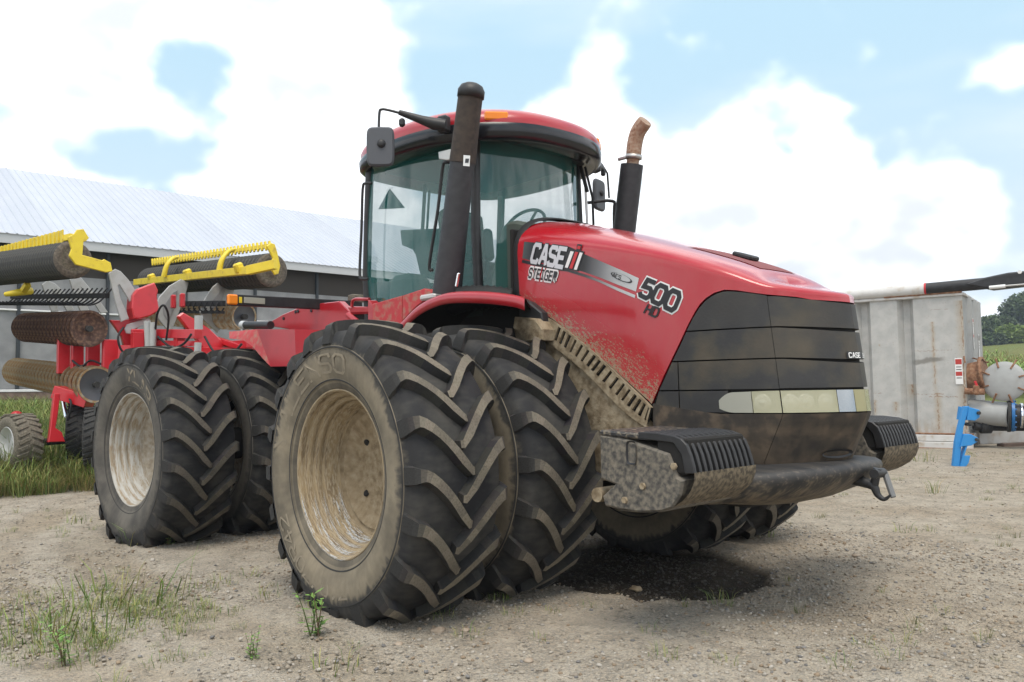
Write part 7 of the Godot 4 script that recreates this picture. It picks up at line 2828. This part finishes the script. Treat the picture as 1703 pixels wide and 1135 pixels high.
	for d in [1.5, 1.62, 1.76, 1.9]:
		k2.lathe([Vector2(-0.04, 0.0), Vector2(-0.04, 0.24), Vector2(0.04, 0.24), Vector2(0.04, 0.0)], 22, frame_z(Vector3(0.93, 0, -0.35), Vector3(d, 1.55, -0.42 - (d - 1.5) * 0.38)), true)
	k2.tube([Vector3(1.5, 1.55, -0.42), Vector3(2.6, 1.55, -0.85)], 0.16, 18)
	part("pump_body", K, k2.done(M.black))
	var k3 := MB.new()
	k3.box(Vector3(0.2, 0.44, 0.2), Transform3D(Basis(), Vector3(1.52, 2.05, -0.5)), 0.05)
	k3.box(Vector3(0.5, 0.12, 0.3), Transform3D(Basis(), Vector3(1.95, 2.3, -0.6)), 0.03)
	k3.tube([Vector3(1.95, 1.7, -0.6), Vector3(1.95, 2.9, -0.6)], 0.07, 10)
	part("gearbox", K, k3.done(M.black))
	var k4 := MB.new()
	k4.tube([Vector3(1.8, 1.9, -0.52), Vector3(1.86, 2.35, -0.52)], 0.035, 10)
	part("cylinder", K, k4.done(M.chrome))
	var k5 := MB.new()
	k5.box(Vector3(0.5, 1.0, 0.12), Transform3D(Basis(), Vector3(2.25, 0.72, -0.45)), 0.02)
	part("stand", K, k5.done(M.black))
	# pipe boom lying over the tank
	var B := thing("pipe_boom", "long white and black pipe boom lying across the tank top", "boom", "", TANK_AT, TANK_TURN)
	var b1 := MB.new()
	b1.tube([Vector3(-6.2, 3.55, -0.1), Vector3(-0.72, 3.6, 0.02)], 0.13, 18)
	part("white_pipe", B, b1.done(white))
	var bb := MB.new()
	bb.tube([Vector3(-0.74, 3.6, 0.02), Vector3(-0.7, 3.6, 0.02)], 0.135, 18)
	part("red_band", B, bb.done(M.print_red))
	var b2 := MB.new()
	b2.tube([Vector3(-0.71, 3.6, 0.02), Vector3(0.5, 3.62, 0.03), Vector3(2.2, 3.64, 0.05), Vector3(3.4, 3.6, 0.05)], [0.13, 0.13, 0.12, 0.12], 18)
	part("black_pipe", B, b2.done(M.black))
	var b3 := MB.new()
	b3.prism([Vector2(0.1, 3.62), Vector2(0.5, 3.74), Vector2(0.9, 3.8), Vector2(1.35, 3.81), Vector2(1.8, 3.78), Vector2(2.3, 3.68), Vector2(2.6, 3.6), Vector2(1.9, 3.52), Vector2(0.6, 3.46)], -0.12, 0.2, Transform3D(), 0.03)
	part("joint_cover", B, b3.done(M.black))
	var b4 := MB.new()
	b4.tube([Vector3(0.55, 3.5, 0.24), Vector3(0.85, 3.51, 0.24)], 0.04, 10)
	part("ram_end", B, b4.done(M.white_paint))
	var b5 := MB.new()
	b5.tube([Vector3(0.85, 3.51, 0.24), Vector3(1.5, 3.52, 0.24), Vector3(2.0, 3.6, 0.24), Vector3(2.8, 3.56, 0.24)], 0.022, 8)
	part("ram_rod", B, b5.done(M.steel))
	var b6 := MB.new()
	b6.bolt(Vector3(1.12, 3.79, 0.2), Vector3(0, 0, 1), 0.045, 0.02)
	b6.box(Vector3(0.07, 0.1, 0.06), Transform3D(Basis(), Vector3(2.12, 3.6, 0.25)), 0.01)
	part("boom_pin", B, b6.done(M.white_paint))

# ---------------------------------------------------------------- small things in the yard
func make_yard_things() -> void:
	# blue coupling frame leaning by the tank
	var at: Vector3 = Vector3(-0.438, 0, -9.659)
	var T := thing("coupler_frame", "bright blue steel coupler plate standing upright in front of the tank corner", "coupler")
	var mat := plain(lin(0.025, 0.23, 0.56), 0.42)
	M.blue = mat
	# traced on an upright plane that faces the yard
	var fr := Transform3D(Basis(Vector3(0.669, 0, -0.743), Vector3(0, 1, 0), Vector3(0.743, 0, 0.669)), Vector3(at.x, 0, at.z))
	var mb := MB.new()
	mb.prism([Vector2(-0.009, 1.091), Vector2(0.086, 1.09), Vector2(-0.037, 0.712), Vector2(-0.083, 0.418), Vector2(-0.144, 0.01), Vector2(-0.248, 0.043), Vector2(-0.186, 0.472), Vector2(-0.121, 0.724)], -0.04, 0.04, Transform3D(fr.basis, Vector3(-0.6, 0, -10.55)), 0.008)
	part("main_plate", T, mb.done(mat))
	var m2 := MB.new()
	m2.prism([Vector2(0.065, 1.08), Vector2(0.253, 1.024), Vector2(0.247, 0.898), Vector2(0.159, 0.836), Vector2(0.022, 0.848)], -0.3, -0.22, Transform3D(fr.basis, Vector3(-0.6, 0, -10.55)), 0.008)
	m2.prism([Vector2(0.065, 1.08), Vector2(0.253, 1.024), Vector2(0.247, 0.898), Vector2(0.159, 0.836), Vector2(0.022, 0.848)], -0.02, 0.06, Transform3D(fr.basis, Vector3(-0.6, 0, -10.55)), 0.008)
	part("upper_hook", T, m2.done(mat))
	var m3 := MB.new()
	m3.prism([Vector2(-0.053, 0.607), Vector2(0.064, 0.605), Vector2(0.197, 0.53), Vector2(0.173, 0.467), Vector2(0.065, 0.405), Vector2(-0.126, 0.387)], -0.05, 0.08, Transform3D(fr.basis, Vector3(-0.6, 0, -10.55)), 0.008)
	part("lower_bracket", T, m3.done(mat))
	var m4 := MB.new()
	m4.prism([Vector2(-0.031, 0.396), Vector2(0.001, 0.396), Vector2(-0.06, 0.229), Vector2(0.046, 0.227), Vector2(0.008, 0.102), Vector2(-0.07, 0.009), Vector2(-0.154, 0.01)], -0.04, 0.07, Transform3D(fr.basis, Vector3(-0.6, 0, -10.55)), 0.006)
	part("foot", T, m4.done(mat))
	for q in [Vector2(0.154, 0.509), Vector2(0.219, 0.972), Vector2(0.082, 0.773)]:
		var m5 := MB.new()
		m5.lathe([Vector2(-0.1, 0.03), Vector2(0.1, 0.03), Vector2(0.1, 0.0)], 14, Transform3D(fr.basis, Vector3(-0.6, 0, -10.55)) * Transform3D(Basis(), Vector3(q.x, q.y, 0)), true)
		part("pin", T, m5.done(M.tyre_small))
	var m6 := MB.new()
	m6.lathe([Vector2(-0.04, 0.0), Vector2(-0.04, 0.06), Vector2(0.04, 0.06), Vector2(0.04, 0.0)], 16, Transform3D(fr.basis, Vector3(-0.6, 0, -10.55)) * Transform3D(Basis(), Vector3(-0.02, 0.16, -0.04)), true)
	part("roller", T, m6.done(M.disc_rust))
	# a tan clod on the damp patch with painted shade
	var cl: Vector3 = Vector3(0.793, 0, 0.193)
	var rk := MB.new()
	var rows := []
	for a in 8:
		var row := PackedVector3Array()
		for b in 13:
			var th := PI * a / 7.0
			var ph := TAU * (b % 12) / 12.0
			var q := Vector3(sin(th) * cos(ph), cos(th) * 0.5, sin(th) * sin(ph))
			q *= 0.8 + 0.6 * gn2.get_noise_3d(q.x * 0.5, q.y * 0.5, q.z * 0.5)
			row.append(q * Vector3(0.055, 0.05, 0.075))
		rows.append(row)
	rk.grid(rows, true)
	var C := thing("clay_clod", "tan clod of clay lying on the dark damp patch with painted shade", "clod", "", cl + Vector3(0, ground_y(cl.x, cl.z) - 0.03, 0), 0.8)
	part("clod", C, rk.done(M.mud))
	var sp := [[Vector3(0.756, 0, 2.004), 0.05, "largest rounded tan stone below the front outer tyre"], [Vector3(0.814, 0, 2.321), 0.03, "round brown stone left of the largest stone"], [Vector3(0.876, 0, 1.883), 0.03, "pale stone right of the largest stone below the tyres"], [Vector3(1.508, 0, 1.955), 0.03, "flat orange brown stone near the bottom of the yard"], [Vector3(1.489, 0, 1.56), 0.022, "small white and tan stone right of the orange stone"], [Vector3(1.506, 0, -1.866), 0.04, "pale flat stone in the gravel right of the bumper"]]
	for s in sp:
		var p: Vector3 = s[0]
		p.y = ground_y(p.x, p.z) + 0.004
		var o := thing("stone", s[2], "stone", "stones on the yard", p, s[1] * 50.0)
		var mi := part("stone_body", o, rk.done(M.disc_tan) if false else _stone(s[1]))
		mi.position.y = 0.0

func _stone(r: float) -> ArrayMesh:
	var rk := MB.new()
	var rows := []
	for a in 8:
		var row := PackedVector3Array()
		for b in 13:
			var th := PI * a / 7.0
			var ph := TAU * (b % 12) / 12.0
			var q := Vector3(sin(th) * cos(ph), cos(th) * 0.6, sin(th) * sin(ph))
			q *= 0.85 + 0.5 * gn2.get_noise_3d(q.x * 0.4 + r * 700.0, q.y * 0.4, q.z * 0.4)
			row.append(q * r)
		rows.append(row)
	rk.grid(rows, true)
	return rk.done(M.pebble)

# ---------------------------------------------------------------- grass bank and weeds
func blade(mb: MB, p: Vector3, d: Vector3, h: float, w: float, bend: float, c: Color) -> void:
	var s := Vector3(-d.z, 0, d.x) * w
	var q0 := p
	var q1 := p + Vector3(0, h * 0.55, 0) + d * bend * 0.3
	var q2 := p + Vector3(0, h * (1.0 - 0.35 * bend / (bend + h)), 0) + d * bend
	mb.col = c * 0.85
	mb.quad(q0 - s, q0 + s, q1 + s * 0.8, q1 - s * 0.8)
	mb.col = c
	mb.tri(q1 - s * 0.8, q1 + s * 0.8, q2)

func grass_mesh(sd: int, n: int, h0: float, h1: float, r: float, w: float, cols: Array) -> ArrayMesh:
	var rng := RandomNumberGenerator.new()
	rng.seed = sd
	var mb := MB.new()
	mb.flat()
	for k in n:
		var a := rng.randf() * TAU
		var rr := r * sqrt(rng.randf())
		var p := Vector3(cos(a) * rr, -0.01, sin(a) * rr)
		var a2 := a + rng.randf_range(-1.3, 1.3)
		var h := rng.randf_range(h0, h1)
		var c: Color = cols[rng.randi() % cols.size()]
		blade(mb, p, Vector3(cos(a2), 0, sin(a2)), h, w * rng.randf_range(0.6, 1.2), h * rng.randf_range(0.1, 1.3), c * rng.randf_range(0.8, 1.2))
	return mb.done(M.leaf)

# stems with small leaves
func leafy_mesh(sd: int, n: int, h0: float, h1: float) -> ArrayMesh:
	var rng := RandomNumberGenerator.new()
	rng.seed = sd
	var mb := MB.new()
	for k in n:
		var a := rng.randf() * TAU
		var lean := Vector3(cos(a), 0, sin(a)) * rng.randf_range(0.1, 0.6)
		var h := rng.randf_range(h0, h1)
		var p0 := Vector3(rng.randf_range(-0.02, 0.02), -0.01, rng.randf_range(-0.02, 0.02))
		var p1 := p0 + Vector3(0, h, 0) + lean * h
		mb.col = Color(0.16, 0.1, 0.07) if rng.randf() < 0.4 else Color(0.1, 0.14, 0.04)
		mb.tube([p0, p0.lerp(p1, 0.5) + Vector3(0, h * 0.06, 0), p1], [0.003, 0.0022, 0.0012], 4, false)
		mb.flat()
		for q in 9:
			var f := (q + 1) / 9.5
			var p := p0.lerp(p1, f)
			var b := rng.randf() * TAU
			var d := Vector3(cos(b), rng.randf_range(-0.1, 0.5), sin(b))
			var s := Vector3(-sin(b), 0, cos(b)) * 0.009
			var l := rng.randf_range(0.02, 0.045)
			mb.col = Color(0.17, 0.31, 0.065) * rng.randf_range(0.7, 1.3)
			mb.tri(p, p + d * l * 0.5 + s, p + d * l)
			mb.tri(p, p + d * l, p + d * l * 0.5 - s)
	return mb.done(M.leaf)

func scatter(n: String, label: String, mesh: Mesh, xf: Array) -> void:
	var mm := MultiMesh.new()
	mm.transform_format = MultiMesh.TRANSFORM_3D
	mm.mesh = mesh
	mm.instance_count = xf.size()
	for k in xf.size():
		mm.set_instance_transform(k, xf[k])
	var mi := MultiMeshInstance3D.new()
	mi.name = numbered(n)
	mi.multimesh = mm
	mi.set_meta("kind", "stuff")
	mi.set_meta("label", label)
	add_child(mi)

func make_weeds() -> void:
	var rng := RandomNumberGenerator.new()
	rng.seed = 9
	var green := [Color(0.17, 0.26, 0.05), Color(0.12, 0.2, 0.045), Color(0.23, 0.29, 0.07), Color(0.31, 0.29, 0.1)]
	var straw := [Color(0.3, 0.22, 0.08), Color(0.36, 0.27, 0.11), Color(0.22, 0.2, 0.06), Color(0.13, 0.17, 0.04), Color(0.16, 0.19, 0.05)]
	var tall := grass_mesh(1, 34, 0.2, 0.58, 0.15, 0.006, green)
	var dry := grass_mesh(2, 34, 0.14, 0.34, 0.13, 0.0055, straw)
	var a := []
	var b := []
	for k in 5200:
		var x := rng.randf_range(-21.5, -8.5)
		var z := rng.randf_range(-9.0, 8.0)
		var e := -8.75 + 0.25 * gn1.get_noise_2d(z * 1.2, 7.0) - 0.10 * maxf(0.0, 1.5 - z)
		if x > e - rng.randf() * 0.25:
			continue
		var s := rng.randf_range(0.7, 1.25) * (0.75 + 0.25 * sm(e, e - 1.0, x))
		var t := Transform3D(Basis(Vector3.UP, rng.randf() * TAU).scaled(Vector3(s, s, s)), Vector3(x, ground_y(x, z), z))
		var edge := sm(e - 2.2, e - 0.3, x + gn1.get_noise_2d(x * 2.0, z * 2.0) * 1.5)
		if rng.randf() < 0.12 + 0.62 * edge:
			b.append(t)
		else:
			a.append(t)
	# a denser lip along the yard's edge
	for k in 900:
		var z := rng.randf_range(-6.0, 7.5)
		var e := -8.75 + 0.25 * gn1.get_noise_2d(z * 1.2, 7.0) - 0.10 * maxf(0.0, 1.5 - z)
		var x := e - absf(rng.randfn()) * 0.5
		var s := rng.randf_range(0.5, 1.1)
		var t := Transform3D(Basis(Vector3.UP, rng.randf() * TAU).scaled(Vector3(s, s, s)), Vector3(x, ground_y(x, z), z))
		if rng.randf() < 0.7:
			b.append(t)
		else:
			a.append(t)
	scatter("grass", "long green grass growing on the bank below the barn", tall, a)
	scatter("dry_grass", "yellowing dry grass along the edge of the yard", dry, b)
	# single tufts and weeds that can be told apart
	var tuft := [grass_mesh(11, 34, 0.05, 0.2, 0.13, 0.0028, green), grass_mesh(12, 22, 0.03, 0.13, 0.1, 0.0026, green), grass_mesh(13, 42, 0.05, 0.24, 0.24, 0.0028, green + [Color(0.22, 0.2, 0.07)]), grass_mesh(14, 20, 0.05, 0.16, 0.09, 0.0025, straw)]
	var leafy := [leafy_mesh(15, 6, 0.08, 0.22), leafy_mesh(16, 4, 0.14, 0.34)]
	var spots := [
		# pixel-free world spots: x, z, mesh, size, label
		[Vector3(-1.433, 0, 3.157), 2, 1.9, "widest grass tuft in the gravel left of the big front tyre"],
		[Vector3(-0.986, 0, 3.539), 2, 1.7, "spreading grass tuft just ahead of the widest tuft"],
		[Vector3(-0.887, 0, 3.796), 0, 1.4, "grass tuft at the lower left frame edge"],
		[Vector3(-0.827, 0, 3.189), 0, 1.0, "upright grass tuft beside the widest tuft"],
		[Vector3(0.319, 0, 2.58), 4, 1.5, "leafy weed growing in front of the lettered front tyre"],
		[Vector3(0.005, 0, 2.055), 5, 1.0, "tall flowering weed leaning against the foot of the front tyre"],
		[Vector3(-0.808, 0, 2.35), 1, 1.0, "flat green weed between the two right hand outer tyres"],
		[Vector3(-3.627, 0, 2.319), 0, 1.5, "low weed at the foot of the rear outer tyre"],
		[Vector3(-3.248, 0, 2.166), 4, 1.4, "leafy weed beside the foot of the rear outer tyre"],
		[Vector3(1.546, 0, 0.201), 0, 0.8, "grass tuft on the near edge of the dark damp patch with painted shade"],
		[Vector3(0.393, 0, -2.149), 0, 1.5, "long grass tuft beside the far left front tyre"],
		[Vector3(1.357, 0, -3.284), 1, 1.2, "low grass tuft in the open gravel right of the bumper"],
		[Vector3(0.464, 0, -6.326), 3, 1.8, "dry straw coloured tuft beyond the tow hook"],
		[Vector3(-1.447, 0, -10.844), 0, 1.9, "green tuft in front of the tank skid"],
		[Vector3(0.963, 0, 1.93), 1, 0.9, "small tuft in the stones below the front tyres"],
		[Vector3(0.547, 0, 1.814), 1, 0.8, "tuft tucked under the tread of the front outer tyre"],
		[Vector3(0.472, 0, 1.266), 0, 0.7, "tuft between the two right hand front tyres"],
		[Vector3(0.877, 0, 2.759), 1, 1.2, "small tuft at the bottom frame edge below the front tyre"],
		[Vector3(-5.543, 0, 2.401), 1, 1.4, "tuft on the gravel in front of the dry grass bank"],
		[Vector3(0.468, 0, 3.04), 4, 0.8, "small leafy weed near the bottom frame edge"],
		[Vector3(-0.205, 0, 3.794), 4, 1.2, "pale leafy weed at the lower left of the yard"],
		[Vector3(1.036, 0, 0.966), 1, 0.6, "tiny tuft by the pebbles at the edge of the damp patch with painted shade"]]
	for s in spots:
		var mesh: Mesh = tuft[s[1]] if s[1] < 4 else leafy[s[1] - 4]
		var at: Vector3 = s[0]
		at.y = ground_y(at.x, at.z)
		var t := thing("grass_tuft" if s[1] < 4 else "leafy_weed", s[3], "weed", "weeds in the gravel", at, rng.randf() * TAU)
		var f := part("foliage", t, mesh)
		f.scale = Vector3.ONE * s[2]
	# sparse seedlings nobody would count
	var c := []
	for k in 900:
		var x := rng.randf_range(-8.4, 4.0)
		var z := rng.randf_range(-13.5, 4.4)
		if gn1.get_noise_2d(x * 0.9 + 300.0, z * 0.9) < rng.randf_range(-0.1, 0.3):
			continue
		if x > -0.6 and x < 1.6 and z > -1.2 and z < 0.8:
			continue
		var s := rng.randf_range(0.2, 0.8)
		c.append(Transform3D(Basis(Vector3.UP, rng.randf() * TAU).scaled(Vector3(s, s, s)), Vector3(x, ground_y(x, z), z)))
	scatter("sparse_grass", "thin sparse grass seedlings coming up through the gravel", tuft[1], c)
	var d := []
	for k in 700:
		var x := rng.randf_range(-8.0, 4.0)
		var z := rng.randf_range(-13.5, 4.4)
		if gn1.get_noise_2d(x * 0.9 + 500.0, z * 0.9) < rng.randf_range(0.0, 0.3):
			continue
		var s := rng.randf_range(0.2, 0.7)
		d.append(Transform3D(Basis(Vector3.UP, rng.randf() * TAU).scaled(Vector3(s, s, s)), Vector3(x, ground_y(x, z), z)))
	scatter("dry_sprigs", "thin dry reddish sprigs coming up through the gravel", tuft[3], d)
	# drifts of finer grass in the left foreground
	var f := []
	for k in 230:
		var p := Vector2(-1.082, 3.444) + Vector2(rng.randfn(), rng.randfn()) * 0.5
		var s := rng.randf_range(0.3, 0.9)
		f.append(Transform3D(Basis(Vector3.UP, rng.randf() * TAU).scaled(Vector3(s, s, s)), Vector3(p.x, ground_y(p.x, p.y), p.y)))
	scatter("sparse_grass", "fine grass thinning out over the left foreground gravel", tuft[1], f)
